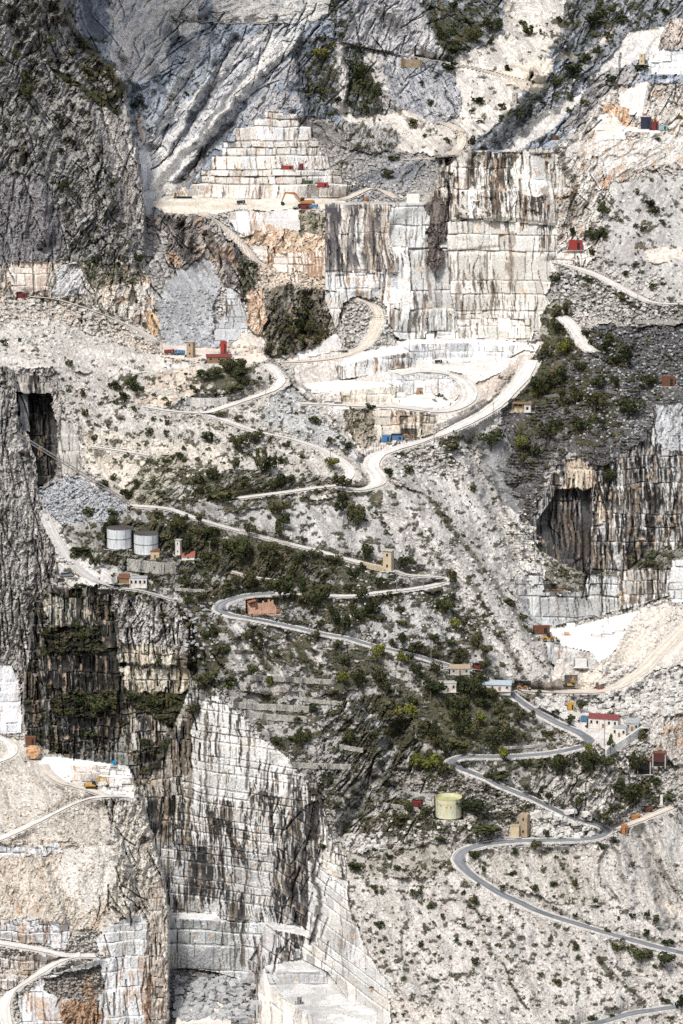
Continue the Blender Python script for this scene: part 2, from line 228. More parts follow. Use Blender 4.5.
# ---- middle belt: grey scree and green terraces
R('hillside', [(140,505),(345,498),(385,480),(440,500),(520,600),(560,690),(560,780),(430,830),(345,850),(325,800),(210,680),(150,600),(95,590),(60,540),(60,505)], .72, 0, 'scree', c=(C(.41,.395,.375), C(.28,.27,.255)), ang=50, veg=.42)
R('hillside', [(200,514),(345,500),(372,490),(400,520),(420,555),(392,560),(345,552),(290,538)], .7, 0, 'scree', c=(C(.46,.45,.43), C(.36,.35,.34)), ang=65, veg=.22)
R('hillside', [(380,478),(430,500),(470,540),(520,600),(556,672),(556,690),(500,672),(470,620),(440,585),(400,545),(372,510)], .8, .9, 'scree', c=(C(.50,.48,.455), C(.40,.38,.36)), ang=50, veg=.16)
R('hillside', [(395,440),(440,432),(500,405),(512,440),(500,480),(520,520),(528,560),(548,600),(560,650),(540,640),(510,590),(470,540),(430,498),(390,476)], .7, .5, 'scree', c=(C(.52,.50,.475), C(.44,.42,.395)), ang=48, veg=.16)
R('hillside', [(392,450),(430,445),(470,470),(440,475),(410,470)], .7, 0, 'rubble', c=(C(.58,.55,.51), C(.36,.34,.31)), sz=3.5, veg=.2)
R('hillside', [(522,520),(545,560),(560,600),(548,610),(525,570),(505,545),(500,515)], 1.1, .3, 'bench', c=(C(.64,.62,.59), C(.54,.52,.49), GREY), row=5, col=6, r0=510, stain=.08, rust=0.00, off=1.2, back=1, veg=.15)
R('cliff', [(105,520),(210,530),(220,560),(190,600),(140,575),(100,560)], 1.3, 0, 'rock', c=(C(.32,.31,.29), C(.18,.18,.15), C(.045,.05,.035)), ang=-60, sc=6, amp=6, veg=.5)
R('cliff', [(210,545),(300,555),(330,580),(230,590),(200,600),(195,570)], 1.1, 0, 'rock', c=(C(.42,.41,.39), C(.24,.23,.2), C(.06,.06,.045)), ang=-65, sc=6, amp=5, veg=.55)
R('hillside', [(225,620),(345,640),(360,690),(300,700),(240,690),(210,650)], .85, .2, 'scree', c=(C(.44,.42,.40), C(.32,.31,.29)), ang=55, veg=.42, gully=1)
R('hillside', [(340,600),(440,590),(470,640),(440,660),(345,636)], .85, 0, 'scree', c=(C(.46,.45,.44), C(.36,.35,.34)), ang=60, veg=.35)
R('hillside', [(330,700),(400,690),(420,745),(400,800),(360,830),(335,820),(310,770)], .9, .5, 'rock', c=(C(.42,.41,.39), C(.28,.27,.25), C(.06,.06,.045)), ang=-52, sc=9, amp=7, veg=.42)
R('hillside', [(390,770),(440,765),(500,790),(520,800),(470,805),(440,795),(395,790)], .8, 0, 'rubble', c=(C(.48,.45,.41), C(.30,.28,.25)), sz=3, veg=.22)
R('hillside', [(545,755),(590,752),(625,770),(640,800),(610,825),(560,812),(530,790)], 1.0, .2, 'rock', c=(C(.52,.50,.46), C(.38,.36,.33), C(.1,.1,.08)), ang=-60, sc=8, amp=6, veg=.32)
# ---- dark slope on the right
R('hillside', [(500,408),(525,385),(545,350),(590,352),(600,325),(683,318),(683,400),(660,410),(640,455),(610,470),(565,455),(545,480),(532,520),(505,500),(490,470),(500,430)], .72, -.1, 'terrace', c=(C(.17,.165,.165), C(.105,.10,.10)), ang=60, veg=.28)
R('hillside', [(575,345),(600,326),(683,320),(683,375),(640,378),(600,360)], .72, 0, 'rubble', c=(C(.21,.205,.205), C(.13,.13,.13)), sz=3.0, veg=.12)
R('hillside', [(478,440),(505,425),(512,450),(505,480),(525,520),(500,500),(480,465)], .8, 0, 'scree', c=(C(.30,.30,.30), C(.22,.22,.22)), ang=70)
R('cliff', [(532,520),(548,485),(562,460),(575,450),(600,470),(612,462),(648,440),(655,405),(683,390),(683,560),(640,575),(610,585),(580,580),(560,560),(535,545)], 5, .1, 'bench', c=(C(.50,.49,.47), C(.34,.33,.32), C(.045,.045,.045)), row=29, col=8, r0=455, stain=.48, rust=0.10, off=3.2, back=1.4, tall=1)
R('cliff', [(655,405),(683,388),(683,440),(664,450),(655,440)], 1.6, 0, 'rock', c=(C(.46,.47,.48), C(.38,.39,.40), C(.12,.12,.12)), ang=-70, sc=8, amp=3)
R('cliff', [(537,520),(552,500),(556,489),(591,487),(592,510),(591,545),(584,574),(560,562),(537,548)], 4, 0, 'bench', hard=True, c=(C(.17,.16,.16), C(.11,.11,.11), C(.05,.05,.05)), row=60, col=12, r0=440, stain=.3, rust=0.08, off=4, back=.3, hole=9)  # dark cave interior: shade painted into the rock colour
R('cliff', [(567,462),(580,455),(592,470),(604,486),(606,520),(598,525),(592,490),(562,488)], 6, 0, 'bench', c=(C(.54,.48,.40), C(.46,.38,.29), C(.05,.05,.05)), row=60, col=6, r0=440, stain=.35, rust=0.16, off=2, back=.4)
R('hillside', [(628,575),(645,548),(683,540),(683,562),(660,568)], .8, 0, 'rock', c=(C(.30,.29,.26), C(.2,.19,.15), DARK), ang=-40, sc=5, amp=3, veg=.4)
R('hillside', [(545,560),(562,562),(590,575),(625,572),(630,585),(560,592),(545,590)], .6, 0, 'rock', c=(C(.36,.34,.30), C(.2,.19,.14), DARK), ang=20, sc=5, amp=3, veg=.4)
# ---- right pit
R('quarry_face', [(514,576),(542,572),(544,588),(560,596),(584,590),(584,576),(618,576),(642,568),(672,570),(668,595),(640,605),(600,615),(545,628),(520,612)], 8, 0, 'bench', hard=True, c=(C(.54,.55,.55), C(.48,.48,.47), C(.12,.11,.10)), crs=1, row=21, col=13, r0=575, stain=.10, rust=.03, off=3.6, back=1.0)  # greyer than the floor: shade of upright faces put into the colour
R('quarry_face', [(616,572),(640,568),(672,570),(668,596),(640,603),(620,606)], 8, -.4, 'bench', hard=True, c=(C(.52,.50,.47), C(.44,.42,.39), C(.12,.10,.085)), row=24, col=7, r0=570, stain=.36, rust=0.18, off=2, back=.6)
R('quarry_floor', [(540,630),(575,626),(608,618),(640,610),(640,620),(615,650),(600,665),(592,658),(590,652),(545,642)], .02, 0, 'floor', hard=True, c=(WHITE, C(.78,.74,.68)))
R('quarry_face', [(546,642),(592,653),(600,664),(588,682),(570,672),(548,662)], 7, .2, 'bench', hard=True, c=(C(.46,.47,.47), C(.44,.43,.41), RUST), row=40, col=16, r0=630, stain=.04, rust=0.05, off=1, back=.3)
R('hillside', [(640,606),(683,590),(683,720),(650,730),(600,715),(570,702),(540,695),(560,660),(590,672),(600,664),(616,650),(630,622)], .65, -.5, 'scree', c=(C(.64,.57,.49), C(.54,.50,.45)), ang=-50)
R('hillside', [(535,694),(600,694),(650,668),(683,655),(683,720),(660,730),(610,716),(560,712)], .7, 0, 'rubble', c=(C(.58,.56,.53), C(.42,.40,.38)), sz=4.5, veg=.06)
R('quarry_face', [(672,560),(683,552),(683,600),(672,602),(668,590)], 3, 0, 'bench', hard=True, c=(C(.62,.62,.61), C(.55,.55,.54), GREY), crs=1, row=16, col=18, r0=552, stain=.0, rust=0.00, off=2, back=1)
R('cliff', [(655,716),(683,706),(683,770),(672,765),(656,745),(640,740)], 2.4, -.2, 'rock', c=(C(.52,.50,.47), C(.42,.38,.34), C(.15,.12,.1)), ang=-80, sc=6, amp=4, rust=0.04)
R('quarry_floor', [(540,700),(590,706),(640,730),(640,742),(612,748),(590,742),(575,725)], .08, 0, 'floor', c=(C(.60,.57,.53), C(.52,.5,.46)))
# ---- left: tall dark cliffs
R('cliff', [(0,0),(62,0),(76,26),(100,58),(121,74),(124,90),(132,125),(139,165),(146,205),(145,262),(90,263),(48,262),(10,263),(0,262)], 2.6, .45, 'rock', c=(C(.36,.35,.335), C(.22,.21,.20), C(.05,.05,.05)), ang=-64, sc=8, amp=8, veg=.22, vegtop=1)
R('cliff', [(0,165),(45,175),(66,225),(60,262),(0,262)], 4, .3, 'rock', c=(C(.29,.28,.285), C(.22,.21,.22), C(.08,.08,.08)), ang=-84, sc=9, amp=6)
R('cliff', [(95,110),(126,100),(134,130),(140,170),(146,205),(144,262),(128,250),(120,200),(105,150)], 4, .8, 'rock', c=(C(.44,.42,.40), C(.27,.26,.25), C(.07,.065,.065)), ang=-78, sc=7, amp=6)
R('cliff', [(40,60),(60,72),(85,85),(105,95),(118,115),(112,112),(85,95),(55,75)], 1.2, .4, 'rock', c=(C(.10,.095,.05), C(.07,.07,.035), C(.04,.045,.02)), ang=40, sc=5, amp=4, veg=.5)
R('quarry_face', [(138,150),(148,150),(152,165),(156,195),(150,215),(146,215),(144,190)], 4, .5, 'bench', hard=True, c=(C(.58,.59,.60), C(.50,.51,.53), GREY), row=50, col=40, r0=140, stain=.0, rust=0.00, off=.4, back=.2)
# cave pit on the left
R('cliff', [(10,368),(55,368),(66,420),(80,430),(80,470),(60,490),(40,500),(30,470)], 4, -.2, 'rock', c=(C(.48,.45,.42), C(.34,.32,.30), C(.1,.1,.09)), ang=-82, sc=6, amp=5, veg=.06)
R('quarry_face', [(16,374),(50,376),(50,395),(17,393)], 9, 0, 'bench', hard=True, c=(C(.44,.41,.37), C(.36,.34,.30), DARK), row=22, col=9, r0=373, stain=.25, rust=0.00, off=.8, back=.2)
R('quarry_face', [(17,393),(51,395),(56,420),(58,470),(40,490),(35,470),(28,435),(20,425)], 12, .3, 'bench', c=(C(.14,.135,.13), C(.09,.09,.085), C(.03,.03,.03)), row=22, col=9, r0=390, stain=.35, rust=0.03, off=4, back=.2, hole=13)  # cave shade put into the colour of its inner walls
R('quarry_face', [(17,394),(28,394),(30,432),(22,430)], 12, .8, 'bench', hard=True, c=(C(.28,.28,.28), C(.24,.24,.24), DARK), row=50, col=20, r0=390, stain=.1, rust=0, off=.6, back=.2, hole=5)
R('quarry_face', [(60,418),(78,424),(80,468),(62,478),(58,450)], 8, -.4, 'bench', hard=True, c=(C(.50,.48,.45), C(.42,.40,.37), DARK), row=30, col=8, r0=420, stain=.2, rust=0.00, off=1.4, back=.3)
R('hillside', [(40,492),(66,474),(90,482),(130,505),(110,520),(60,524),(44,512)], .6, 0, 'rubble', c=(C(.52,.54,.57), C(.38,.39,.41)), sz=3)
# pale bowl by the tanks
R('hillside', [(44,508),(60,524),(66,545),(90,562),(112,574),(112,590),(70,586),(48,560),(40,530)], .35, 0, 'scree', c=(C(.56,.55,.53), C(.48,.46,.44)), ang=50, veg=.06)
R('hillside', [(20,505),(46,512),(56,560),(60,575),(48,578),(30,545)], 1.0, .3, 'rock', c=(C(.13,.125,.12), C(.09,.09,.08), DARK), ang=60, sc=5, amp=3)
R('hillside', [(40,585),(120,588),(118,600),(90,600),(45,596)], .5, 0, 'scree', c=(C(.16,.155,.15), C(.12,.12,.11)), ang=0, veg=.2)
# dark multi-tier pit wall
R('cliff', [(28,588),(120,586),(150,590),(180,605),(205,650),(212,690),(175,760),(150,800),(130,770),(70,757),(28,745),(20,700),(28,640)], 3.2, 0, 'bench', c=(C(.30,.28,.25), C(.18,.17,.15), C(.04,.04,.035)), row=26, col=7, r0=596, stain=.5, rust=0.08, off=4, back=3, veg=.25, tall=1)
R('cliff', [(115,592),(150,590),(175,602),(190,640),(185,655),(150,655),(120,640),(112,610)], 3, .2, 'rock', c=(C(.50,.48,.45), C(.30,.28,.26), C(.05,.05,.045)), ang=-76, sc=6, amp=6, veg=.08)
R('quarry_face', [(46,594),(94,600),(96,625),(46,624)], 8, 0, 'bench', c=(C(.50,.49,.44), C(.42,.38,.30), C(.05,.05,.045)), row=40, col=6, r0=590, stain=.35, rust=0.06, off=1.6, back=.3)
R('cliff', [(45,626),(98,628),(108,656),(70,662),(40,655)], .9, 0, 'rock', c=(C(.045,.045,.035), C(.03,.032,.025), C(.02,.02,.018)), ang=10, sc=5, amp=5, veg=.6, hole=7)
R('quarry_face', [(38,656),(120,652),(122,690),(60,690),(40,680)], 6, 0, 'bench', c=(C(.34,.30,.24), C(.2,.19,.17), C(.035,.035,.035)), row=36, col=5, r0=655, stain=.62, rust=0.08, off=2.6, back=.5)
R('quarry_face', [(116,642),(140,644),(178,650),(176,664),(120,664)], 7, 0, 'bench', c=(C(.58,.55,.48), C(.48,.42,.33), C(.06,.06,.05)), row=26, col=8, r0=641, stain=.28, rust=0.08, off=2, back=.4)
R('quarry_face', [(120,668),(180,666),(200,672),(190,690),(126,694)], 7, 0, 'bench', c=(C(.58,.55,.47), C(.46,.40,.30), C(.06,.06,.05)), row=26, col=6, r0=667, stain=.34, rust=0.08, off=2, back=.4)
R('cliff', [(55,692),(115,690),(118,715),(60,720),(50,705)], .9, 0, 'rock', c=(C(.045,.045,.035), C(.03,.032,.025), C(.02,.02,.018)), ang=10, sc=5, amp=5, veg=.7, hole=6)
R('cliff', [(130,696),(200,690),(205,705),(180,715),(135,712)], .9, 0, 'rock', c=(C(.09,.09,.065), C(.05,.055,.04), C(.03,.03,.025)), ang=10, sc=5, amp=4, veg=.7)
R('quarry_face', [(56,716),(118,718),(120,738),(60,740)], 7, 0, 'bench', c=(C(.20,.20,.19), C(.12,.12,.12), C(.03,.03,.03)), row=22, col=5, r0=716, stain=.6, rust=0.02, off=2.4, back=.4)
R('quarry_face', [(128,718),(168,714),(162,748),(130,750)], 7, .3, 'bench', c=(C(.46,.44,.40), C(.36,.32,.26), C(.05,.05,.045)), row=34, col=7, r0=716, stain=.36, rust=0.05, off=3, back=.4)
R('quarry_face', [(60,742),(125,742),(135,768),(70,757)], 6, 0, 'bench', c=(C(.28,.28,.26), C(.2,.2,.19), C(.035,.035,.035)), row=22, col=6, r0=741, stain=.5, rust=0.02, off=2.4, back=.4)
# foreground cliff on the far left edge
R('cliff', [(0,366),(12,368),(18,400),(20,430),(30,462),(42,510),(56,560),(58,580),(44,592),(34,612),(30,650),(26,668),(20,700),(22,735),(0,735)], 4, .9, 'rock', c=(C(.46,.44,.41), C(.30,.285,.275), C(.08,.08,.075)), ang=-84, sc=6, amp=6, veg=.05)
R('quarry_face', [(0,664),(12,666),(20,690),(22,733),(0,735)], 8, .4, 'bench', hard=True, c=(C(.62,.63,.65), C(.56,.57,.59), GREY), row=20, col=30, r0=682, stain=.02, rust=0.02, off=1.4, back=.8)
# ---- the tall stained wall in the centre
WK = (C(.64,.63,.60), C(.57,.55,.51), C(.055,.052,.048))
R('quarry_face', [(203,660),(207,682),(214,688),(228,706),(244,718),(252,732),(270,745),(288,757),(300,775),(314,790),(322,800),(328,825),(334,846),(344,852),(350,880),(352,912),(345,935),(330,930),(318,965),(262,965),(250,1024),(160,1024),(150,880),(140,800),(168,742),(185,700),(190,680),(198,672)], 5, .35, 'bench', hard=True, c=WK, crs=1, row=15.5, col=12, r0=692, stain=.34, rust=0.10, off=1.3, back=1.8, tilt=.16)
R('quarry_face', [(206,684),(214,688),(228,706),(244,718),(252,732),(270,745),(288,757),(300,775),(290,800),(262,790),(240,802),(205,798),(188,790),(190,740),(196,700)], 5, .35, 'bench', hard=True, c=(C(.64,.635,.61), C(.58,.565,.53), C(.08,.07,.06)), crs=1, row=15.5, col=16, r0=692, stain=.15, rust=.06, off=1.2, back=1.8, tilt=.16)
R('quarry_face', [(140,800),(168,742),(186,702),(192,720),(190,760),(180,800),(176,850),(162,860),(150,850)], 4, .3, 'bench', c=(C(.46,.44,.40), C(.36,.32,.27), C(.045,.045,.04)), row=40, col=6, r0=700, stain=.45, rust=0.08, off=3, back=.8)
R('quarry_face', [(162,846),(215,846),(262,852),(300,872),(300,915),(280,945),(262,935),(215,915),(165,915)], 5, .1, 'bench', hard=True, c=(C(.56,.56,.55), C(.47,.46,.44), C(.06,.06,.06)), crs=1, row=17, col=9, r0=845, stain=.38, rust=.03, off=1.4, back=1.8, tilt=.14)
R('quarry_face', [(318,800),(330,828),(322,880),(318,920),(316,960),(300,958),(282,930),(270,890),(275,850),(296,810)], 4, -.8, 'bench', hard=True, c=(C(.52,.50,.48), C(.43,.41,.39), C(.06,.06,.06)), crs=1, row=21, col=7, r0=800, stain=.52, rust=0.06, off=2.4, back=2.0, tilt=.62)
R('quarry_floor', [(166,912),(216,914),(222,920),(300,925),(318,940),(300,935),(245,924),(210,922),(166,919)], .05, 0, 'floor', hard=True, c=(C(.62,.61,.6), C(.5,.49,.48)))
R('quarry_face', [(166,918),(250,922),(266,924),(300,950),(316,960),(318,1000),(250,1024),(165,1024)], 5, -.1, 'bench', hard=True, c=(C(.56,.575,.585), C(.50,.51,.50), C(.14,.13,.12)), crs=1, row=25, col=13, r0=919, stain=.16, rust=0.04, off=2.0, back=4.5, tilt=.05)
R('quarry_face', [(266,924),(290,938),(300,962),(262,975),(250,1000),(248,962),(256,950)], 4, -.9, 'bench', hard=True, c=(C(.50,.49,.49), C(.42,.41,.41), C(.09,.09,.09)), crs=1, row=24, col=8, r0=919, stain=.35, rust=0.04, off=2.0, back=3, tilt=.8)
R('quarry_floor', [(164,970),(186,968),(215,972),(236,978),(252,985),(256,1024),(160,1024)], .25, 0, 'rubble', hard=True, c=(C(.36,.35,.34), C(.2,.195,.19)), sz=4)
R('quarry_floor', [(176,1006),(215,1000),(232,1010),(215,1024),(172,1024)], .02, 0, 'floor', hard=True, c=(C(.66,.62,.57), C(.58,.54,.5)))
# white right-hand wall of the deep pit with its bench
R('quarry_face', [(308,860),(322,846),(336,850),(346,868),(348,905),(356,920),(362,940),(390,985),(402,1024),(330,1024),(318,1000),(300,958),(308,920)], 4, -1.6, 'bench', hard=True, c=(C(.60,.595,.575), C(.57,.55,.51), GREY), crs=1, row=20, col=13, r0=850, stain=.10, rust=0.05, off=1.0, back=1.0, tilt=.75)
R('quarry_face', [(318,805),(334,846),(345,852),(347,880),(330,880),(318,860),(306,850)], 4, -.6, 'bench', c=(C(.56,.54,.50), C(.46,.43,.38), DARK), row=22, col=9, r0=800, stain=.3, rust=0.05, off=2.0, back=.8, tilt=.4)
R('quarry_floor', [(265,966),(300,958),(328,972),(348,1000),(376,1012),(385,1024),(300,1024),(276,984)], .02, 0, 'floor', hard=True, c=(C(.60,.60,.59), C(.48,.475,.46)))
R('quarry_face', [(275,972),(326,972),(328,984),(282,984)], 7, 0, 'bench', hard=True, c=(C(.46,.465,.47), C(.42,.42,.42), GREY), row=20, col=60, r0=965, stain=.02, rust=0.02, off=.3, back=.2)
R('quarry_face', [(258,985),(264,968),(270,984),(285,1000),(312,1016),(322,1024),(256,1024)], 9, -.7, 'bench', hard=True, c=(C(.60,.57,.52), C(.54,.51,.46), GREY), row=30, col=8, r0=975, stain=.06, rust=0.02, off=.8, back=.2, tilt=.8)
# ---- lower right slope
R('hillside', [(344,838),(400,820),(440,825),(470,848),(610,842),(660,812),(683,795),(683,1024),(402,1024),(390,985),(362,940),(350,905),(346,865)], .68, 0, 'scree', c=(C(.53,.505,.475), C(.44,.415,.385)), ang=62, veg=.17)
R('hillside', [(585,870),(625,830),(650,812),(683,792),(683,940),(660,930),(620,905)], .8, -.2, 'scree', c=(C(.50,.48,.45), C(.42,.40,.375)), ang=68, gully=1, veg=.03)
R('hillside', [(340,850),(420,830),(450,850),(452,870),(420,880),(360,875)], .75, 0, 'scree', c=(C(.42,.395,.355), C(.33,.305,.26)), ang=60, veg=.3)
R('hillside', [(480,850),(600,848),(600,905),(560,905),(505,885),(478,868)], .6, 0, 'scree', c=(C(.50,.475,.435), C(.42,.39,.345)), ang=60, veg=.2)
R('hillside', [(345,830),(400,800),(470,812),(500,835),(470,845),(430,842),(400,850),(346,852)], .9, 0, 'rock', c=(C(.48,.455,.42), C(.34,.315,.28), C(.08,.07,.05)), ang=-60, sc=6, amp=4, veg=.30)
R('hillside', [(530,808),(575,815),(595,835),(550,838),(532,830)], .7, 0, 'rubble', hard=True, c=(C(.66,.64,.60), C(.46,.44,.40)), sz=4)
# ---- lower left bluff
R('hillside', [(0,745),(28,738),(60,757),(128,766),(140,790),(142,830),(120,930),(0,960)], .75, 0, 'scree', c=(C(.52,.485,.44), C(.44,.405,.36)), ang=70, veg=.0)
R('hillside', [(0,845),(60,840),(120,848),(110,900),(95,930),(40,930),(0,935)], 1.0, .0, 'rock', c=(C(.55,.51,.45), C(.48,.43,.37), C(.24,.19,.14)), ang=-75, sc=6, amp=2.2, rust=0.03)
R('hillside', [(60,850),(110,842),(120,870),(100,905),(85,912),(62,890)], .8, 0, 'scree', c=(C(.60,.57,.53), C(.52,.5,.46)), ang=80)
R('quarry_face', [(0,846),(60,845),(64,852),(30,856),(0,855)], 4, 0, 'bench', c=(C(.56,.57,.58), C(.52,.51,.5), GREY), row=12, col=10, r0=843, stain=.1, rust=0.08, off=1, back=.2)
R('cliff', [(100,792),(142,785),(150,830),(162,870),(168,905),(168,1024),(140,1024),(140,930),(110,900),(118,860),(110,820)], 4, .9, 'rock', c=(C(.60,.57,.51), C(.46,.42,.36), C(.12,.10,.08)), ang=-80, sc=7, amp=6)
R('quarry_face', [(0,920),(40,918),(70,925),(66,948),(20,942),(0,940)], 2.5, 0, 'bench', c=(C(.56,.57,.59), C(.52,.50,.48), RUST), row=12, col=9, r0=920, stain=.05, rust=0.10, off=1.6, back=1.4)
R('quarry_face', [(0,948),(60,955),(40,975),(12,990),(0,1000)], 2.5, 0, 'bench', c=(C(.58,.58,.58), C(.54,.50,.46), RUST), row=10, col=7, r0=950, stain=.1, rust=0.21, off=2, back=1.4)
R('quarry_face', [(96,940),(110,924),(140,914),(152,930),(152,952),(150,960),(100,955)], 5, .15, 'bench', hard=True, c=(C(.60,.61,.61), C(.54,.54,.53), RUST), row=17, col=14, r0=918, stain=.06, rust=0.06, off=1.6, back=1.4, tilt=-.08)
R('quarry_face', [(18,1024),(20,1000),(42,978),(95,960),(165,950),(168,1024)], 4, .1, 'bench', hard=True, c=(C(.60,.615,.625), C(.55,.55,.55), RUST), row=30, col=16, r0=952, stain=.06, rust=0.27, off=1.8, back=1.6, tilt=-.06)
R('hillside', [(42,980),(70,972),(100,965),(106,985),(96,1002),(62,1000),(50,995)], 1.1, 0, 'rubble', c=(C(.44,.40,.36), C(.32,.29,.26)), sz=3.5)
R('cliff', [(62,1002),(100,1000),(108,1024),(74,1024)], 3, 0, 'rock', c=(C(.46,.33,.22), C(.38,.25,.16), BROWN), ang=-75, sc=5, amp=3, rust=0.28)
R('quarry_face', [(150,885),(164,880),(168,1024),(148,1024),(146,960)], 9, 1.2, 'bench', c=(C(.52,.47,.41), C(.44,.40,.35), C(.22,.13,.08)), row=22, col=8, r0=888, stain=.20, rust=0.24, off=1.8, back=.6)
R('quarry_floor', [(38,757),(60,757),(128,766),(134,778),(134,798),(100,797),(66,785),(40,768)], .04, 0, 'floor', hard=True, c=(WHITE, C(.74,.70,.64)))
R('quarry_face', [(70,765),(100,765),(100,781),(88,786),(70,784)], 8, 0, 'bench', hard=True, c=(C(.58,.58,.58), C(.55,.50,.46), RUST), row=18, col=22, r0=764, stain=.0, rust=0.11, off=1, back=.2)
R('quarry_face', [(100,766),(124,768),(134,780),(134,796),(124,798),(100,784)], 5, 0, 'bench', hard=True, c=(C(.74,.72,.69), C(.68,.63,.57), RUST), row=9, col=8, r0=766, stain=.05, rust=0.04, off=1.8, back=2)

# where a nearer landform hides a farther one the sheet is cut loose
CUTS = [
 [(62,-110),(62,0),(76,26),(100,58),(121,74),(124,90),(132,125),(139,165),(146,205),(145,262)],
 [(262,352),(285,372),(320,400),(350,440),(368,466)],
 [(12,368),(18,400),(20,430),(30,462),(42,510),(56,560),(58,580),(44,592),(34,612),(28,650),(22,700),(22,735)],
 [(22,735),(45,754),(75,756),(128,766),(136,780),(142,800),(150,830),(162,870),(168,905),(169,1140)],
 [(592,-60),(592,0),(575,22),(558,40),(540,66),(520,100),(486,142),(462,152)],
 [(300,203),(345,202),(430,202),(436,180),(446,154),(470,151),(552,150),(575,130)],
 [(505,560),(520,600),(548,640),(548,662),(552,690)],
 [(262,964),(258,985),(250,1060)],
 [(203,660),(198,672),(186,700),(168,742),(150,770)],
]
ANCH = [(90,785,1330),(60,1020,1290),(560,1000,1275),(460,860,1345),(210,800,1440),(210,1015,1405),(310,1020,1330),
 (130,555,1530),(70,690,1500),(10,600,1455),(590,640,1590),(388,570,1500),(350,480,1600),(180,350,1690),(500,370,1700),(450,300,1740),
 (260,180,1900),(60,150,1700),(200,60,2500),(395,40,2600),(400,140,2180),(530,20,2900),(600,90,1930),(640,250,1760),(600,370,1680),(610,500,1620),
 (30,440,1600),(40,380,1600),(300,400,1625),(10,500,1480),(500,740,1450),(640,780,1450),(330,190,1890),(240,330,1745)]
# ---------------------------------------------------------------- label raster
WU = UU + (fbm(UU / 9.0, VV / 9.0, 101, 3) - .5) * 9; WV = VV + (fbm(UU / 9.0, VV / 9.0, 202, 3) - .5) * 9
LAB = np.zeros(UU.shape, dtype=np.int32)
for k, (land, poly, s, m, typ, hard, kw) in enumerate(REG):
    xs = [p[0] for p in poly]; ys = [p[1] for p in poly]
    i0, i1 = np.searchsorted(UA, [min(xs) - 9, max(xs) + 9]); j0, j1 = np.searchsorted(VA, [min(ys) - 9, max(ys) + 9])
    sl = (slice(j0, j1), slice(i0, i1))
    if i1 <= i0 or j1 <= j0: continue
    msk = pip(UU[sl] if hard else WU[sl], VV[sl] if hard else WV[sl], poly)
    LAB[sl][msk] = k
SV = np.array([r[2] for r in REG]); MV = np.array([r[3] for r in REG])

# ---------------------------------------------------------------- distance field of the land, from steepness
def solve(step, init=None, iters=400):
    us = np.arange(-140, W + 140 + 1, step, dtype=np.float64); vs = np.arange(-110, H + 110 + 1, step, dtype=np.float64)
    GU, GV = np.meshgrid(us, vs)
    ii = np.clip(np.searchsorted(UA, GU), 0, NU - 1); jj = np.clip(np.searchsorted(VA, GV), 0, NV - 1)
    lab = LAB[jj, ii]
    s = np.minimum(SV[lab], 12.0); m = MV[lab]
    tv = ray_t(GV)
    dt = ray_t(GV + .5) - ray_t(GV - .5)
    g = dt / (s - tv) * step
    h = m / F * step
    gv = .5 * (g[1:] + g[:-1]); hu = .5 * (h[:, 1:] + h[:, :-1])
    wv = np.ones_like(gv); wu = np.full_like(hu, .5)
    for pl in CUTS:
        for (x0, y0), (x1, y1) in zip(pl[:-1], pl[1:]):
            # vertical neighbours: for each grid column crossed
            a, b = (x0, y0), (x1, y1)
            if x0 != x1:
                lo, hi = min(x0, x1), max(x0, x1)
                cols = np.where((us >= lo) & (us < hi))[0]
                yy = y0 + (us[cols] - x0) / (x1 - x0) * (y1 - y0)
                r = np.floor((yy - vs[0]) / step).astype(int)
                ok = (r >= 0) & (r < wv.shape[0])
                wv[r[ok], cols[ok]] = 1e-5
            if y0 != y1:
                lo, hi = min(y0, y1), max(y0, y1)
                rows = np.where((vs >= lo) & (vs < hi))[0]
                xx = x0 + (vs[rows] - y0) / (y1 - y0) * (x1 - x0)
                c = np.floor((xx - us[0]) / step).astype(int)
                ok = (c >= 0) & (c < wu.shape[1])
                wu[rows[ok], c[ok]] = 1e-5
    aw = np.zeros(GU.shape); at = np.zeros(GU.shape)
    for (u, v, y) in ANCH:
        j = int(round((v - vs[0]) / step)); i = int(round((u - us[0]) / step))
        q = np.exp(-((GU - u) ** 2 + (GV - v) ** 2) / (2 * 16.0 ** 2)) * .00035 * step * step / 4
        aw += q; at += q * math.log(y)
    aw += 1e-7; at += 1e-7 * math.log(1600)
    def A(x):
        r = aw * x
        d = wv * (x[1:] - x[:-1]); r[1:] += d; r[:-1] -= d
        d = wu * (x[:, 1:] - x[:, :-1]); r[:, 1:] += d; r[:, :-1] -= d
        return r
    b = at.copy()
    d = wv * gv; b[1:] += d; b[:-1] -= d
    d = wu * hu; b[:, 1:] += d; b[:, :-1] -= d
    dg = aw.copy(); dg[1:] += wv; dg[:-1] += wv; dg[:, 1:] += wu; dg[:, :-1] += wu
    x = np.full(GU.shape, math.log(1600.)) if init is None else init(GU, GV)
    r = b - A(x); z = r / dg; p = z.copy(); rz = (r * z).sum()
    for it in range(iters):
        Ap = A(p); al = rz / (p * Ap).sum()
        x += al * p; r -= al * Ap; z = r / dg; rz2 = (r * z).sum(); p = z + rz2 / rz * p; rz = rz2
        if rz < 1e-12: break
    def interp(U, V):
        fu = np.clip((U - us[0]) / step, 0, len(us) - 1.001); fv = np.clip((V - vs[0]) / step, 0, len(vs) - 1.001)
        i = fu.astype(int); j = fv.astype(int); a = fu - i; c = fv - j
        return (x[j, i] * (1 - a) + x[j, i + 1] * a) * (1 - c) + (x[j + 1, i] * (1 - a) + x[j + 1, i + 1] * a) * c
    return interp
_i = solve(8, None, 900); _i = solve(4, _i, 500); DEP = solve(2, _i, 350)
Y0 = np.exp(DEP(UU, VV))

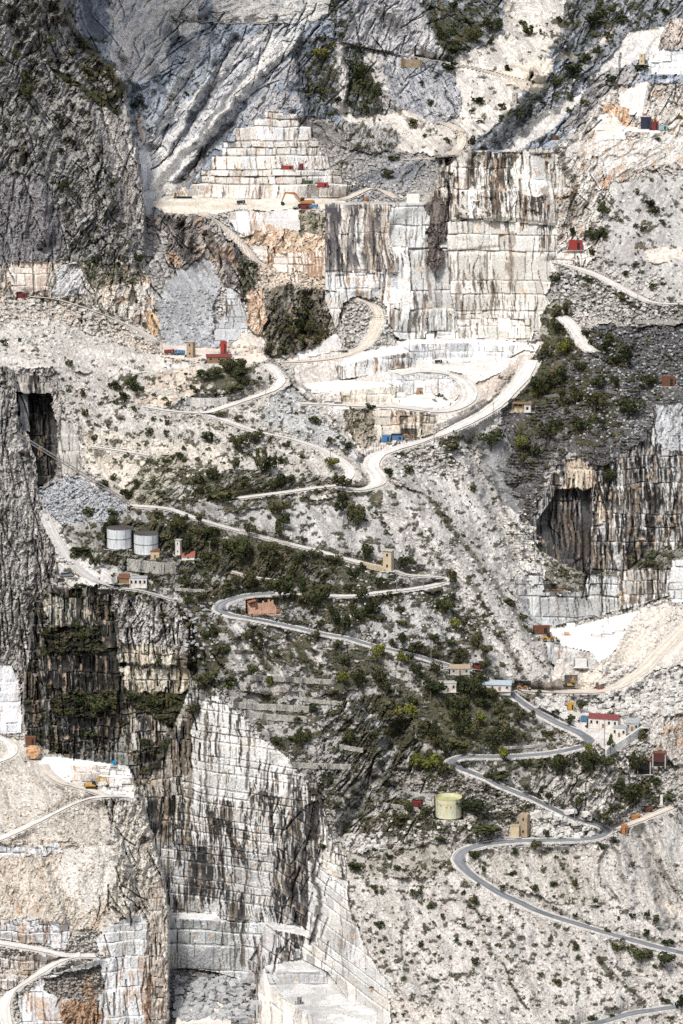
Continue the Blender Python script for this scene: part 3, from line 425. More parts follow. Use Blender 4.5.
# ---------------------------------------------------------------- relief and colour of every region
DISP = np.zeros(UU.shape); ALB = np.zeros(UU.shape + (3,)); VEGD = np.zeros(UU.shape); ROUGHK = np.zeros(UU.shape)
def do_rock(u, v, k):
    a = math.radians(k['ang']); ca, sa = math.cos(a), math.sin(a); s = k['sc']
    wu = u + (fbm(u / 18, v / 18, 3, 3) - .5) * 11; wv = v + (fbm(u / 18, v / 18, 8, 3) - .5) * 11
    al = (wu * ca + wv * sa) / (s * 3.4); ac = (-wu * sa + wv * ca) / s
    r = ridge(al * .9, ac * .8, 11, 4, .55)
    blob = fbm(u / 30, v / 30, 41, 3)
    c1_ = worley(al * 3.6 + blob, ac * 2.1, 77); c2_ = worley(al * 10 + .4 * blob, ac * 5.5, 78)
    lc = 1 - np.abs(2 * vn(al * .9 + blob, ac * 1.1, 79) - 1); lcr = sm(.90, .985, lc) * (vn(u / 13, v / 13, 82) > .45)
    e1 = sm(.12, .0, c1_[1] - c1_[0]); e2 = sm(.10, .0, c2_[1] - c2_[0])
    t1 = (_h(np.floor(c1_[2] * 9999), np.zeros(u.shape), 3) - .5) * c1_[4] * 2.2 + (c1_[2] - .5) * 1.2
    t2 = (_h(np.floor(c2_[2] * 9999), np.zeros(u.shape), 4) - .5) * c2_[4] * 2.0 + (c2_[2] - .5)
    f = vn(u / 1.2, v / 1.2, 21)
    d = k['amp'] * (-(r - .5) * 1.2 + t1 * .26 + t2 * .13 + e1 * .09 + e2 * .05 + lcr * .3) - (f - .5) * .8
    c0, c1, c2 = k['c']
    t = sm(.34, .66, fbm(al * .9, ac * 1.3, 51, 4, .6) * .6 + blob * .2 + c1_[2] * .2)
    col = mix(c0, c1, t)
    dk = sm(.55, .70, fbm(al * 2.6, ac * 3.2, 61, 4, .65) * .75 + .25 * (1 - r)) * .85
    col = mix(col, c2, np.clip(dk + e1 * .4 * (c1_[2] > .5) + e2 * .35 * (c2_[2] > .5) + lcr * .7, 0, 1))
    col = col * (0.70 + .34 * c2_[2] + .26 * f)[:, None]
    hl = sm(.66, .80, fbm(al * 3.1, ac * 4.2, 81, 4, .62))
    col = mix(col, np.minimum(c0 * 1.55, .72), hl * .75)
    if k.get('rust'):
        q = sm(.62 - k['rust'] * .45, .78 - k['rust'] * .35, fbm(u / 6, v / 10, 91, 4, .6))
        col = mix(col, C(.48, .33, .21) * (0.7 + .6 * vn(u / 2, v / 3, 95))[:, None], q * .75)
    return d, col
def do_scree(u, v, k):
    a = math.radians(k['ang']); ca, sa = math.cos(a), math.sin(a)
    wu = u + (fbm(u / 22, v / 22, 4, 2) - .5) * 16; wv = v + (fbm(u / 22, v / 22, 9, 2) - .5) * 16
    al = wu * ca + wv * sa; ac = -wu * sa + wv * ca
    gl = fbm(al / 44, ac / 7, 12, 3); big = fbm(al / 70, ac / 26, 13, 3)
    g = 1.0 if not k.get('gully') else 2.4
    if k.get('flat'): g = .35
    w = worley(u / 2.3, v / 1.9, 14); w2 = worley(u / 5.2, v / 4.2, 15)
    bigst = (w2[2] > .86) * sm(.55, .2, w2[0])
    d = (gl - .5) * 2.6 * g + (big - .5) * 10 * g + (w[0] - .4) * .55 - bigst * 1.0 + (vn(u / 1.1, v / 1.1, 16) - .5) * .6
    c0, c1 = k['c']
    col = mix(c0, c1, sm(.35, .65, fbm(al / 30, ac / 5, 17, 4, .6)))
    col = col * (.87 + .26 * w[2])[:, None] * (.86 + .28 * vn(u / 1.05, v / 1.05, 18))[:, None]
    gap = sm(.11, .0, w[1] - w[0]) * (vn(u / 7, v / 7, 19) > .38)
    col = mix(col, c1 * .34, gap * (.34 if not k.get('flat') else .2))
    stn = sm(.58, .78, fbm(al / 20, ac / 4, 23, 4, .6))
    col = mix(col, c1 * .5, stn * .45)
    return d, np.where(bigst[:, None] > .3, np.minimum(col * 1.2, .78), col)
def do_rubble(u, v, k):
    s = k['sz']
    w = worley(u / s + .3 * vn(u / 3, v / 3, 5), v / (s * .7), 24); w2 = worley(u / (s * .5), v / (s * .38), 25)
    big = fbm(u / 40, v / 30, 26, 3)
    d = (big - .5) * 12 + (w[2] - .5) * 2.4 + (w[0]) * 2.2 + (w2[2] - .5) * 1.0
    c0, c1 = k['c']
    col = mix(c0, c1, w[2] * .7 + .3 * w2[2]) * (.78 + .44 * w2[2])[:, None]
    gap = np.maximum(sm(.13, .02, w[1] - w[0]) * .75, sm(.08, .0, w2[1] - w2[0]) * .4)
    col = mix(col, c1 * .22, gap)
    return d, np.minimum(col, .8)
def do_floor(u, v, k):
    d = (fbm(u / 12, v / 6, 27, 3) - .5) * .5 + (vn(u / 1.3, v / 1.3, 28) > .93) * -.8
    c0, c1 = k['c']
    t = sm(.38, .66, fbm(u / 16, v / 4, 29, 4, .6))
    return d, mix(c0, c1, t) * (.90 + .2 * vn(u / 1.4, v / 1.2, 30))[:, None]
def do_terrace(u, v, k):
    b = worley(u / 26, v / 17, 35)
    vv = v + (vn(u / 12, v / 20, 32) - .5) * 5 + b[2] * 6 + .18 * (b[2] - .5) * u
    rr = vv / 3.4; fr = rr - np.floor(rr)
    on = vn(u / 18, v / 14, 33) > .42
    w = worley(u / 2.4, v / 1.8, 34)
    d = np.where(on, (1 - fr) * -2.0, 0) + (fbm(u / 30, v / 24, 36, 3) - .5) * 12 + (w[0] - .4) * 1.2
    c0, c1 = k['c']
    col = mix(c0, c1, w[2]) * (.7 + .6 * vn(u / 1.2, v / 1.2, 37))[:, None]
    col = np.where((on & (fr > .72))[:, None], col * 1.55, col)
    spk = _h(np.floor(u / 1.2), np.floor(v / 1.1), 38) > .955
    col = np.where(spk[:, None], C(.42, .41, .40), col)
    return d, col
def do_bench(u, v, k):
    lean = (fbm(u / 30, v / 30, 43, 2) - .5)
    vv = v - k.get('tilt', 0) * (u - 200) + (fbm(u / 26, v / 40, 44, 2) - .5) * (8 if not k['hard'] else 3.5)
    rr = (vv - k['r0']) / k['row']; ri = np.floor(rr); fr = rr - ri
    # rows of unequal height: some are split in two
    sp = (_h(ri, ri * 0, 45) > .55) & (fr > .45)
    rid = ri * 2 + sp; frr = np.where(_h(ri, ri * 0, 45) > .55, np.where(sp, (fr - .45) / .55, fr / .45), fr)
    hh = np.where(_h(ri, ri * 0, 45) > .55, k['row'] * .5, k['row'])
    cw = k['col'] * (.7 + .7 * _h(rid, rid * 0 + 3, 46))
    uu = u + lean * 5 + (vn(u / 5, v / 9, 47) - .5) * 1.3 + (frr - .5) * (_h(rid, rid * 0 + 1, 48) - .5) * 3
    cc = uu / cw + _h(rid, rid * 0, 49) * 7
    ci = np.floor(cc); fc = cc - ci
    # merge or split blocks irregularly
    mg = _h(ci, rid, 50) > .62
    ci2 = np.where(mg, ci * 2 + (fc > .5), ci * 2); fcc = np.where(mg, (fc * 2) % 1, fc); cw2 = np.where(mg, cw / 2, cw)
    bid = _h(ci2, rid, 51); bid2 = _h(ci2, rid, 52)
    du = np.minimum(fcc, 1 - fcc) * cw2; dv = np.minimum(frr, 1 - frr) * hh
    big = fbm(u / 45, v / 60, 53, 3)
    colid = _h(np.floor(u / (k['col'] * 2.3) + lean), u * 0, 54)
    buttress = (vn(u / 16 + lean * 2, v / 60, 55) - .5)
    d = (rr - ri - .5) * -0.0
    lw = np.clip(1.5 / hh, .05, .3)
    d = k['back'] * np.where(frr < lw, frr - frr / lw, frr - 1) * (hh / k['row'])
    d = d + (bid - .5) * k['off'] + buttress * k['off'] * (2.6 if k.get('tall') else 1.4) + (colid - .5) * k['off'] * .8 + (big - .5) * 5
    d = d + (frr * 0) + k.get('hole', 0)
    tiltb = (bid2 - .5) * (fcc - .5) * k['off'] * .9
    jd = (_h(ci2, rid, 56) > .58)
    gu = sm(1.0, .25, du) * jd; gv = sm(.9, .2, dv) * np.maximum(_h(rid, ci2, 57) > .48, 1 if k.get('crs') else 0)
    groove = np.maximum(gu, gv)
    d = d + tiltb + groove * ((.25 + .12 * k['off']) if k['hard'] else (.5 + .2 * k['off'])) + (vn(u / 1.2, v / 1.6, 58) - .5) * .35
    rough = fbm(u / 3.0, v / 5.0, 59, 3)
    d = d + (rough - .5) * (2.2 if not k['hard'] else .55)
    c0, c1, c2 = k['c']
    col = mix(c0, c1, sm(.3, .75, fbm(u / 20, v / 26, 60, 3) * .7 + bid * .3))
    col = col * (.84 + .28 * bid2)[:, None] * (.93 + .14 * vn(u / 1.3, v / 1.9, 61))[:, None]
    # mineral water stains running down from the ledges
    st = fbm((uu + (fbm(u / 7, v / 11, 69, 2) - .5) * (2 if k.get('crs') else 2.8)) / 1.35, v / 22 + bid * .5, 62, 3, .65); reach = fbm(uu / 3.3, ri * 3.7, 63, 2)
    band = fbm(u / 15, v / 34, 66, 3)
    stain = sm(.655 - k['stain'] * .50, .70 - k['stain'] * .46, st * .62 + band * .38) * sm(1.45, .2, frr - reach * .7 + .35 * 0)
    col = mix(col, mix(c2, C(.30, .23, .16), (_h(np.floor(uu / 3), ri, 64) > .78) * .6), np.clip(stain, 0, 1) * .97)
    if k['rust'] > 0:
        q = sm(.68 - k['rust'] * .4, .82 - k['rust'] * .34, fbm(u / 5, v / 9, 65, 4, .6))
        col = mix(col, C(.50, .38, .27) * (.75 + .5 * vn(u / 2, v / 2, 67))[:, None], q * .78)
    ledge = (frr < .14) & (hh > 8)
    col = np.where(ledge[:, None], np.minimum(col * 1.12 + .03, .8), col)  # ledge tops lightened: highlight painted into the colour
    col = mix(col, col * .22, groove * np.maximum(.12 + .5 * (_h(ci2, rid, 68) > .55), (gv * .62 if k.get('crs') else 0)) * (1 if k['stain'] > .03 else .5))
    return d, col
FUN = dict(rock=do_rock, scree=do_scree, rubble=do_rubble, floor=do_floor, terrace=do_terrace, bench=do_bench)
flat = LAB.ravel(); order = np.argsort(flat, kind='stable'); bounds = np.searchsorted(flat[order], np.arange(len(REG) + 1))
fu, fv = UU.ravel(), VV.ravel(); fd = DISP.ravel(); fa = ALB.reshape(-1, 3); fg = VEGD.ravel()
for k, (land, poly, s, m, typ, hard, kw) in enumerate(REG):
    ix = order[bounds[k]:bounds[k + 1]]
    if len(ix) == 0: continue
    kw = dict(kw); kw['hard'] = hard
    d, c = FUN[typ](fu[ix], fv[ix], kw)
    fd[ix] = d; fa[ix] = c; fg[ix] = kw.get('veg', 0)
DISP = fd.reshape(UU.shape); ALB = fa.reshape(UU.shape + (3,)); VEGD = fg.reshape(UU.shape)
def blur(a, n):
    for _ in range(n):
        p = np.pad(a, 1, mode='edge'); a = (p[:-2, 1:-1] + p[2:, 1:-1] + p[1:-1, :-2] + p[1:-1, 2:] + 2 * p[1:-1, 1:-1]) / 6
    return a
# ridges (toward the viewer) and gullies of the landforms: (line, width in pixels, metres)
FOLD = [([(378,470),(430,520),(480,575),(530,640),(556,690)],38,13),([(150,185),(215,118),(240,88)],9,8),([(200,140),(250,80),(295,40)],8,9),([(170,150),(195,105),(215,60)],8,7),([(225,70),(200,105),(180,140)],6,-6),([(178,186),(215,140),(245,108),(262,80)],7,-5),([(385,0),(420,30),(442,60)],24,14),
 ([(560,40),(520,100),(466,150)],16,14),([(500,150),(545,120),(590,85)],8,-5),([(60,0),(95,45),(122,88)],14,12),([(10,20),(40,90),(70,150)],12,-9),([(70,60),(95,130),(110,200)],14,9),([(25,120),(40,180),(45,240)],12,7),
 ([(195,20),(185,60),(165,100),(150,140)],12,12),([(120,60),(135,100),(150,150)],10,-12),([(235,40),(215,80),(190,120)],8,-9),([(290,55),(285,90),(300,112)],10,8),([(345,50),(352,80),(345,115)],6,-12),([(375,60),(395,100),(420,120)],10,9),
 ([(400,730),(375,780),(345,830)],15,-11),([(345,690),(375,740),(385,780)],12,9),([(595,760),(590,790),(610,815)],22,9),([(240,640),(262,680)],7,-5),([(262,630),(290,690)],8,6),([(290,640),(310,690)],7,-5),([(315,645),(335,690)],8,6),
 ([(350,600),(365,640)],8,-5),([(420,590),(440,640)],8,5),([(455,600),(475,650)],8,-6),([(640,830),(660,880),(672,930)],10,-6),([(620,850),(632,900)],10,5),([(470,440),(500,520),(520,560)],12,-9),([(40,860),(60,920)],12,6),([(110,830),(128,880),(130,910)],10,7),
 ([(545,430),(560,470)],8,6),([(600,330),(590,400),(600,450)],14,7),([(640,330),(645,400)],12,-6),([(280,290),(290,350)],8,7),([(310,295),(305,350)],6,-7),([(180,225),(200,270)],7,-9),([(205,230),(235,280)],7,8),([(90,440),(130,500)],10,-5),([(165,370),(180,405)],8,5)]
def near_line(pts, wx, wy):
    d = np.full(wx.shape, 1e9)
    for (x0, y0), (x1, y1) in zip(pts[:-1], pts[1:]):
        dx, dy = x1 - x0, y1 - y0; t = np.clip(((wx - x0) * dx + (wy - y0) * dy) / (dx * dx + dy * dy), 0, 1)
        d = np.minimum(d, np.hypot(wx - x0 - t * dx, wy - y0 - t * dy))
    return d
def crop(pts, r):
    xs = [p[0] for p in pts]; ys = [p[1] for p in pts]
    i0, i1 = np.searchsorted(UA, [min(xs) - r, max(xs) + r]); j0, j1 = np.searchsorted(VA, [min(ys) - r, max(ys) + r])
    return (slice(j0, j1), slice(i0, i1))
for pts, w_, m_ in FOLD:
    sl = crop(pts, w_ + 14); q = np.clip(1 - near_line(pts, WU[sl], WV[sl]) / w_, 0, 1)
    DISP[sl] -= m_ * q * q * (3 - 2 * q)
# tongues of scree, ribs of rock, seams, rows of scrub and a shaded flank painted into the colour: (line, width, colour, amount, scrub)
LG = C(.66, .64, .61); DG = C(.10, .10, .10); BD = C(.12, .14, .17); OLV = C(.07, .07, .035); CRM = C(.64, .57, .49)
STRK = [([(180,165),(215,118),(250,75),(275,42)],6,LG,.75),([(155,182),(180,160),(200,140)],5,LG,.85),([(200,42),(188,72),(168,108)],7,C(.60,.58,.56),.6),([(178,186),(196,160),(212,147),(238,115)],4,DG,.55),([(170,150),(200,110),(230,66)],3,BD,.7),([(195,142),(226,98),(262,52)],3,BD,.7),
 ([(240,98),(268,60)],4,LG,.6),([(85,0),(98,36)],7,BD,.7),([(112,12),(128,50),(122,72)],7,C(.66,.63,.60),.7),([(150,62),(166,92)],5,BD,.6),([(165,30),(185,44)],8,BD,.6),([(205,8),(210,34)],8,BD,.5),([(138,118),(142,140)],3,C(.50,.36,.25),.7),([(280,70),(262,95),(250,120)],4,C(.50,.47,.46),.5),
 ([(426,4),(442,42),(452,58)],7,C(.06,.075,.06),.8),([(300,40),(298,80),(306,108)],5,C(.12,.13,.15),.7),([(345,118),(385,126)],4,LG,.6),([(352,150),(398,152)],4,DG,.5),([(372,178),(420,168)],8,BD,.5),([(335,60),(340,110)],4,C(.56,.52,.49),.6),  # first stroke paints the spur's shaded right flank into the colour
 ([(505,118),(545,88),(600,52)],6,C(.07,.08,.06),.75),([(570,60),(600,20)],8,C(.07,.085,.07),.6),([(450,64),(500,76)],4,LG,.5),([(605,38),(560,100),(540,125)],3,LG,.4),
 ([(45,20),(60,60)],3,DG,.8),([(80,40),(110,70),(122,90)],6,C(.045,.045,.02),.7),([(30,70),(20,110)],7,C(.035,.035,.025),.6),([(100,90),(118,112)],5,C(.03,.032,.02),.8),([(10,180),(25,250)],8,C(.28,.265,.27),.4),([(112,120),(125,170),(130,230)],5,C(.38,.35,.32),.5),
 ([(160,215),(175,225),(190,262)],5,DG,.7),([(205,232),(228,262)],5,C(.12,.09,.08),.6),([(215,246),(236,262)],3,C(.45,.30,.2),.6),([(255,225),(258,240)],3,RUST,.4),([(275,300),(290,345)],6,C(.05,.055,.035),.6),([(305,298),(318,330)],5,C(.05,.055,.035),.6),
 ([(235,628),(258,660),(272,684)],4,LG,.7),([(285,632),(305,664)],4,C(.52,.50,.48),.6),([(312,642),(332,672)],4,C(.52,.50,.48),.6),([(345,702),(368,744)],4,C(.56,.54,.52),.65),([(356,692),(386,736)],3,C(.56,.54,.52),.6),([(388,748),(366,794)],5,C(.50,.49,.48),.6),([(400,725),(380,762)],3,C(.5,.49,.48),.6),
 ([(250,640),(270,672)],4,OLV,.7),([(298,645),(318,680)],4,OLV,.7),([(335,655),(350,690)],5,OLV,.7),([(375,700),(405,745)],6,OLV,.7),([(410,735),(385,790),(360,815)],5,OLV,.6),([(272,648),(282,680)],3,LG,.5),
 ([(432,502),(465,545),(500,590),(535,640)],3,OLV,.55),([(395,500),(432,548),(462,590)],3,OLV,.4),([(405,505),(470,590),(525,655)],7,C(.56,.54,.51),.55),([(440,470),(480,520),(520,585)],8,C(.58,.56,.53),.45),([(470,580),(500,630),(520,670)],3,OLV,.6),
 ([(366,500),(372,540)],7,C(.50,.48,.46),.5),([(300,515),(330,545)],8,C(.46,.45,.43),.5),([(310,520),(318,545)],4,LG,.4),([(262,470),(266,482)],3,OLV,.5),
 ([(467,900),(482,920)],1.6,OLV,.75),([(503,962),(512,985),(526,1008)],1.6,OLV,.75),([(598,958),(625,985),(645,1002)],1.8,OLV,.7),([(401,930),(404,985)],1.4,OLV,.6),([(420,985),(460,974)],1.4,OLV,.6),([(598,960),(612,978)],1.6,OLV,.7),([(560,860),(575,885)],2.5,OLV,.5),([(440,880),(470,905),(500,935)],2,OLV,.3),
 ([(545,905),(620,938),(680,952)],2.5,OLV,.4),([(380,880),(395,920)],9,C(.38,.35,.30),.35),([(560,985),(600,1010)],12,C(.56,.54,.51),.4),([(430,960),(480,1000)],14,C(.54,.52,.49),.4),([(500,900),(560,960)],10,C(.52,.50,.47),.4),([(655,900),(683,915)],5,CRM,.6),([(380,1000),(440,1020)],8,CRM,.35),
 ([(625,840),(660,905),(676,945)],3,C(.36,.34,.32),.5),([(645,830),(676,890)],2.5,C(.36,.34,.32),.5),([(20,870),(30,905)],6,CRM,.5),([(60,860),(45,900)],6,CRM,.4),([(105,905),(95,930)],4,C(.45,.33,.22),.5),([(20,925),(24,950)],3,C(.5,.33,.2),.5),([(85,985),(100,1015)],6,C(.40,.27,.17),.7),([(142,960),(146,1020)],3,C(.40,.27,.17),.6),([(38,1003),(42,1015)],4,C(.5,.33,.2),.6),
 ([(120,590),(165,600)],2,OLV,.5),([(28,590),(34,650)],5,DG,.7),([(196,640),(205,690),(180,740)],6,C(.05,.05,.045),.75),([(112,625),(118,700)],5,C(.045,.045,.04),.8),([(100,660),(104,740)],5,C(.04,.04,.035),.7),([(150,770),(168,740)],5,C(.05,.05,.045),.7),([(160,700),(172,730)],5,C(.05,.05,.04),.6),
 ([(320,800),(305,850),(290,900)],3.5,C(.05,.045,.04),.75),([(300,790),(285,840)],2.5,C(.07,.06,.05),.7),([(310,850),(320,905),(312,940)],3,C(.05,.045,.04),.75),([(205,715),(206,800)],1.6,C(.14,.11,.08),.8),([(190,705),(188,840)],3,C(.22,.17,.11),.7),([(250,730),(246,790)],1.5,C(.10,.08,.06),.8),([(268,750),(262,800)],1.4,C(.10,.08,.06),.7),([(292,775),(276,840)],2,C(.07,.06,.05),.7),([(222,800),(220,860)],1.6,C(.06,.05,.05),.8),
 ([(425,240),(430,300)],1.6,C(.20,.15,.12),.7),([(422,300),(425,330)],2,C(.25,.19,.15),.6),([(458,285),(462,320)],3,C(.26,.20,.16),.7),([(512,235),(510,285)],3,C(.25,.19,.14),.7),([(500,158),(495,215)],2.5,C(.28,.19,.13),.7),([(520,180),(524,222)],2,C(.34,.24,.16),.6),([(470,155),(470,185)],4,C(.12,.10,.09),.6),([(545,190),(550,222)],3,C(.2,.15,.12),.6),
 ([(446,252),(500,246)],2,C(.16,.13,.10),.6),([(446,220),(500,219),(545,222)],2,C(.14,.12,.09),.6),([(352,215),(352,262)],3,C(.14,.14,.16),.75),([(372,215),(374,255)],2.5,C(.16,.15,.16),.7),([(334,215),(334,265)],3,C(.12,.12,.13),.75),([(362,210),(360,270)],3,C(.66,.64,.60),.7),([(344,210),(342,262)],2.5,C(.60,.57,.52),.6),
 ([(556,150),(575,190),(570,225)],4,C(.14,.11,.09),.6),([(600,185),(622,165)],3,C(.50,.36,.26),.6),([(605,185),(610,178)],3,C(.52,.30,.16),.6),([(615,190),(605,235)],5,C(.58,.56,.53),.5),([(505,440),(485,470),(492,510)],5,C(.34,.34,.34),.5),([(555,455),(540,500),(534,520)],4,C(.42,.41,.4),.6)]
for pts, w_, c_, am in STRK:
    sl = crop(pts, w_ * 2 + 14); dd = near_line(pts, UU[sl] + (WU[sl] - UU[sl]) * min(1, w_ / 4), VV[sl] + (WV[sl] - VV[sl]) * min(1, w_ / 4))
    nz = fbm(UU[sl] / 2.4, VV[sl] / 3.0, 701, 3)
    q = sm(1.25, .45, dd / w_ + (nz - .5) * 1.1) * am
    ALB[sl] = mix(ALB[sl], c_ * (.65 + .7 * vn(UU[sl] / 1.25, VV[sl] / 1.25, 702))[..., None], q)
    if c_[1] > c_[2] * 1.8 and c_[0] < .1: VEGD[sl] = np.maximum(VEGD[sl], q * .8)
# long fractures and joints: zone, bearing, spread, how many, length, metres deep
for (u0, v0, u1, v1, an, sp, n, ln, dp, am) in [(0,0,120,260,64,10,34,40,2.4,.5),(90,90,145,262,82,6,18,30,2.4,.5),(0,165,60,262,90,4,12,44,1.6,.4),(0,370,50,660,84,6,36,46,2.4,.6),(28,590,200,760,86,8,60,22,3.0,.8),(150,20,300,180,-52,10,50,34,3.0,.6),
    (300,0,460,120,-70,22,50,24,3.0,.6),(470,0,683,150,-56,12,50,24,3.0,.6),(100,0,215,90,-60,20,24,26,2.0,.4),(160,690,330,900,88,4,44,24,.9,.8),(270,800,330,960,102,10,40,24,1.4,.8),(325,204,560,345,89,2,34,24,.9,.45),(325,204,395,272,89,2,14,40,1.2,.7),(445,150,560,225,88,5,22,24,1.6,.6),
    (545,450,683,575,89,4,44,30,1.8,.75),(510,575,672,620,89,3,24,14,1.2,.5),(100,790,168,930,72,14,40,24,2.4,.6),(95,930,168,1024,86,8,24,24,1.6,.5),(0,920,95,1024,70,20,20,18,1.4,.4),(235,230,345,350,72,16,40,18,2.6,.6),(150,212,240,330,62,12,36,20,2.6,.65),(0,262,150,330,80,16,40,14,2.2,.6),
    (560,150,683,262,60,26,46,16,2.2,.5),(310,850,400,1024,52,4,26,26,.7,.35),(310,850,400,1024,-40,6,14,14,.7,.35),(345,690,430,830,128,12,40,20,2.4,.6),(560,750,640,825,70,18,24,16,2,.5),(520,330,683,440,70,20,20,16,1.6,.5)]:
    rr_ = np.random.RandomState(int(u0 * 7 + v0 * 3 + an + 500))
    for q_ in range(n):
        x, y = rr_.uniform(u0, u1), rr_.uniform(v0, v1); a = math.radians(an + rr_.normal() * sp); L_ = ln * rr_.uniform(.4, 1.3); pts = [(x, y)]
        for j_ in range(4):
            a += rr_.normal() * (.05 if an > 83 else .13); x += math.cos(a) * L_ / 4; y += math.sin(a) * L_ / 4; pts.append((x, y))
        w_ = rr_.uniform(.45, 1.0) * (1.35 if rr_.rand() > .85 else 1); sl = crop(pts, 5)
        if REG[LAB[sl][LAB[sl].shape[0] // 2, LAB[sl].shape[1] // 2]][4] in ('floor', 'scree', 'terrace'): continue
        if REG[LAB[sl][LAB[sl].shape[0] // 2, LAB[sl].shape[1] // 2]][0] == 'quarry_face' and an < 84: continue
        dd = near_line(pts, UU[sl] + (WU[sl] - UU[sl]) * .3, VV[sl]); q = sm(1.3, .3, dd / w_)
        DISP[sl] += dp * q; ALB[sl] = mix(ALB[sl], C(.05, .047, .043) * 1.0, q * am * rr_.uniform(.4, .95))
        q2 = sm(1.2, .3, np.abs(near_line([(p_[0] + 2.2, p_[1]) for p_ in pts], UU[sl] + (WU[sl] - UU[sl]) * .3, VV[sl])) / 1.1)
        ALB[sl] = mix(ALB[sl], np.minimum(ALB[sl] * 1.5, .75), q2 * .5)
# extra green where the photo shows it: (u, v, half width, half height, amount)
GREEN = [(465,705,44,34,.9),(470,735,40,14,.8),(435,765,20,14,.7),(400,720,24,30,.5),(250,560,60,18,.7),(190,535,40,14,.7),(120,530,14,12,.6),(230,590,40,10,.6),(300,640,60,20,.3),(355,590,40,16,.5),(545,380,26,40,.6),(590,400,40,40,.4),(350,660,40,20,.4),(225,382,32,14,.8),(240,372,18,8,.9),(262,492,40,16,.5),(240,440,40,22,.35),(205,475,22,20,.5),(150,462,30,10,.3),(130,385,25,14,.35),(60,360,12,5,.3),(110,425,20,25,.2),
 (170,530,35,14,.5),(205,545,30,14,.6),(260,550,40,16,.7),(330,560,40,14,.5),(270,585,45,9,.6),(300,600,30,9,.7),(205,600,18,20,.6),(205,640,22,30,.4),(352,570,30,18,.6),(350,610,30,18,.5),(380,595,30,12,.5),
 (438,595,25,14,.5),(470,620,22,20,.4),(430,655,35,10,.55),(460,690,40,18,.8),(480,715,45,18,.6),(430,700,25,30,.5),(390,700,25,20,.4),(345,680,30,14,.4),(360,745,25,20,.5),(300,715,30,10,.4),(290,745,20,10,.5),(320,790,14,20,.4),
 (430,760,25,14,.6),(520,735,25,10,.4),(560,765,40,12,.5),(600,760,30,14,.6),(640,790,25,20,.7),(660,800,20,14,.4),(500,815,35,14,.6),(400,825,35,14,.5),(450,828,45,6,.6),(540,770,14,10,.3),(490,780,40,8,.3),(440,740,24,12,.4),
 (590,380,20,24,.5),(620,355,18,20,.5),(560,350,16,20,.5),(545,390,24,22,.5),(530,430,20,24,.4),(575,440,20,12,.3),(610,215,20,15,.3),(655,215,26,16,.2),(600,230,12,14,.5),(640,300,40,6,.2),(555,330,14,22,.7),(585,335,14,8,.4),
 (440,400,12,6,.3),(510,385,14,10,.4),(450,440,25,8,.4),(405,455,12,5,.3),(380,500,20,12,.3),(345,500,16,14,.5),(350,445,14,12,.3),(305,330,22,22,.4),(370,85,14,30,.5),(325,70,18,30,.4),(460,30,30,20,.4),(560,30,20,20,.3),
 (70,745,40,12,.2),(190,620,14,20,.4),(110,540,10,12,.3),(75,570,20,6,.4),(210,690,16,12,.4),(160,700,20,10,.4),(160,655,14,6,.3),(655,770,20,20,.4),(470,445,12,10,.4),(650,560,20,10,.3),
 (95,70,22,14,.4),(100,95,22,10,.5),(28,80,10,14,.3),(75,20,10,14,.3)]
GX = np.zeros(UU.shape)
for (u, v, a, b, g) in GREEN:
    GX = np.maximum(GX, g * np.clip(1.25 - np.sqrt(((UU - u) / a) ** 2 + ((VV - v) / b) ** 2), 0, 1))
VEGD = np.clip(blur(VEGD, 6) * .8 + GX, 0, 1)
vnz = fbm(UU / 5.5, VV / 4.2, 301, 4, .6)
vm = sm(.71 - VEGD * .50, .77 - VEGD * .48, vnz) * (VEGD > .015)
gcol = mix(C(.085, .075, .042), C(.035, .043, .018), vn(UU / 2.5, VV / 2.5, 303)) * (.6 + .8 * vn(UU / 1.2, VV / 1.2, 304))[..., None]
gcol = mix(gcol, C(.17, .12, .06), sm(.6, .8, fbm(UU / 8, VV / 8, 305, 3)) * .5)
lum = ALB @ np.array([.3, .6, .1]); ALB = mix(ALB, lum[..., None] * C(1.0, .985, .955), .24)
ALB = .52 * (np.maximum(ALB, .002) / .50) ** 1.28
ALB = mix(ALB, gcol, np.clip(vm * .9, 0, 1))
DISP = DISP - vm * (.8 + 1.2 * vn(UU / 1.3, VV / 1.3, 306))
edgefade = 1.0
Y = Y0 + DISP
# ---------------------------------------------------------------- helpers on the land
def land_y(u, v, smooth=True):
    return np.exp(DEP(np.asarray(u, dtype=float), np.asarray(v, dtype=float)))
def catmull(P, step=.5):
    P = [np.array(p, dtype=float) for p in P]
    Q = [2 * P[0] - P[1]] + P + [2 * P[-1] - P[-2]]
    out = []
    for i in range(1, len(Q) - 2):
        a, b, c, d = Q[i - 1:i + 3]
        n = max(2, int(np.hypot(*(c - b)[:2]) / step))
        for k in range(n):
            t = k / n
            out.append(.5 * ((2 * b) + (c - a) * t + (2 * a - 5 * b + 4 * c - d) * t * t + (3 * b - a - 3 * c + d) * t ** 3))
    out.append(P[-1])
    return np.array(out)
def smooth1(a, n):
    for _ in range(n):
        a = np.concatenate([[a[0]], .25 * a[:-2] + .5 * a[1:-1] + .25 * a[2:], [a[-1]]])
    return a
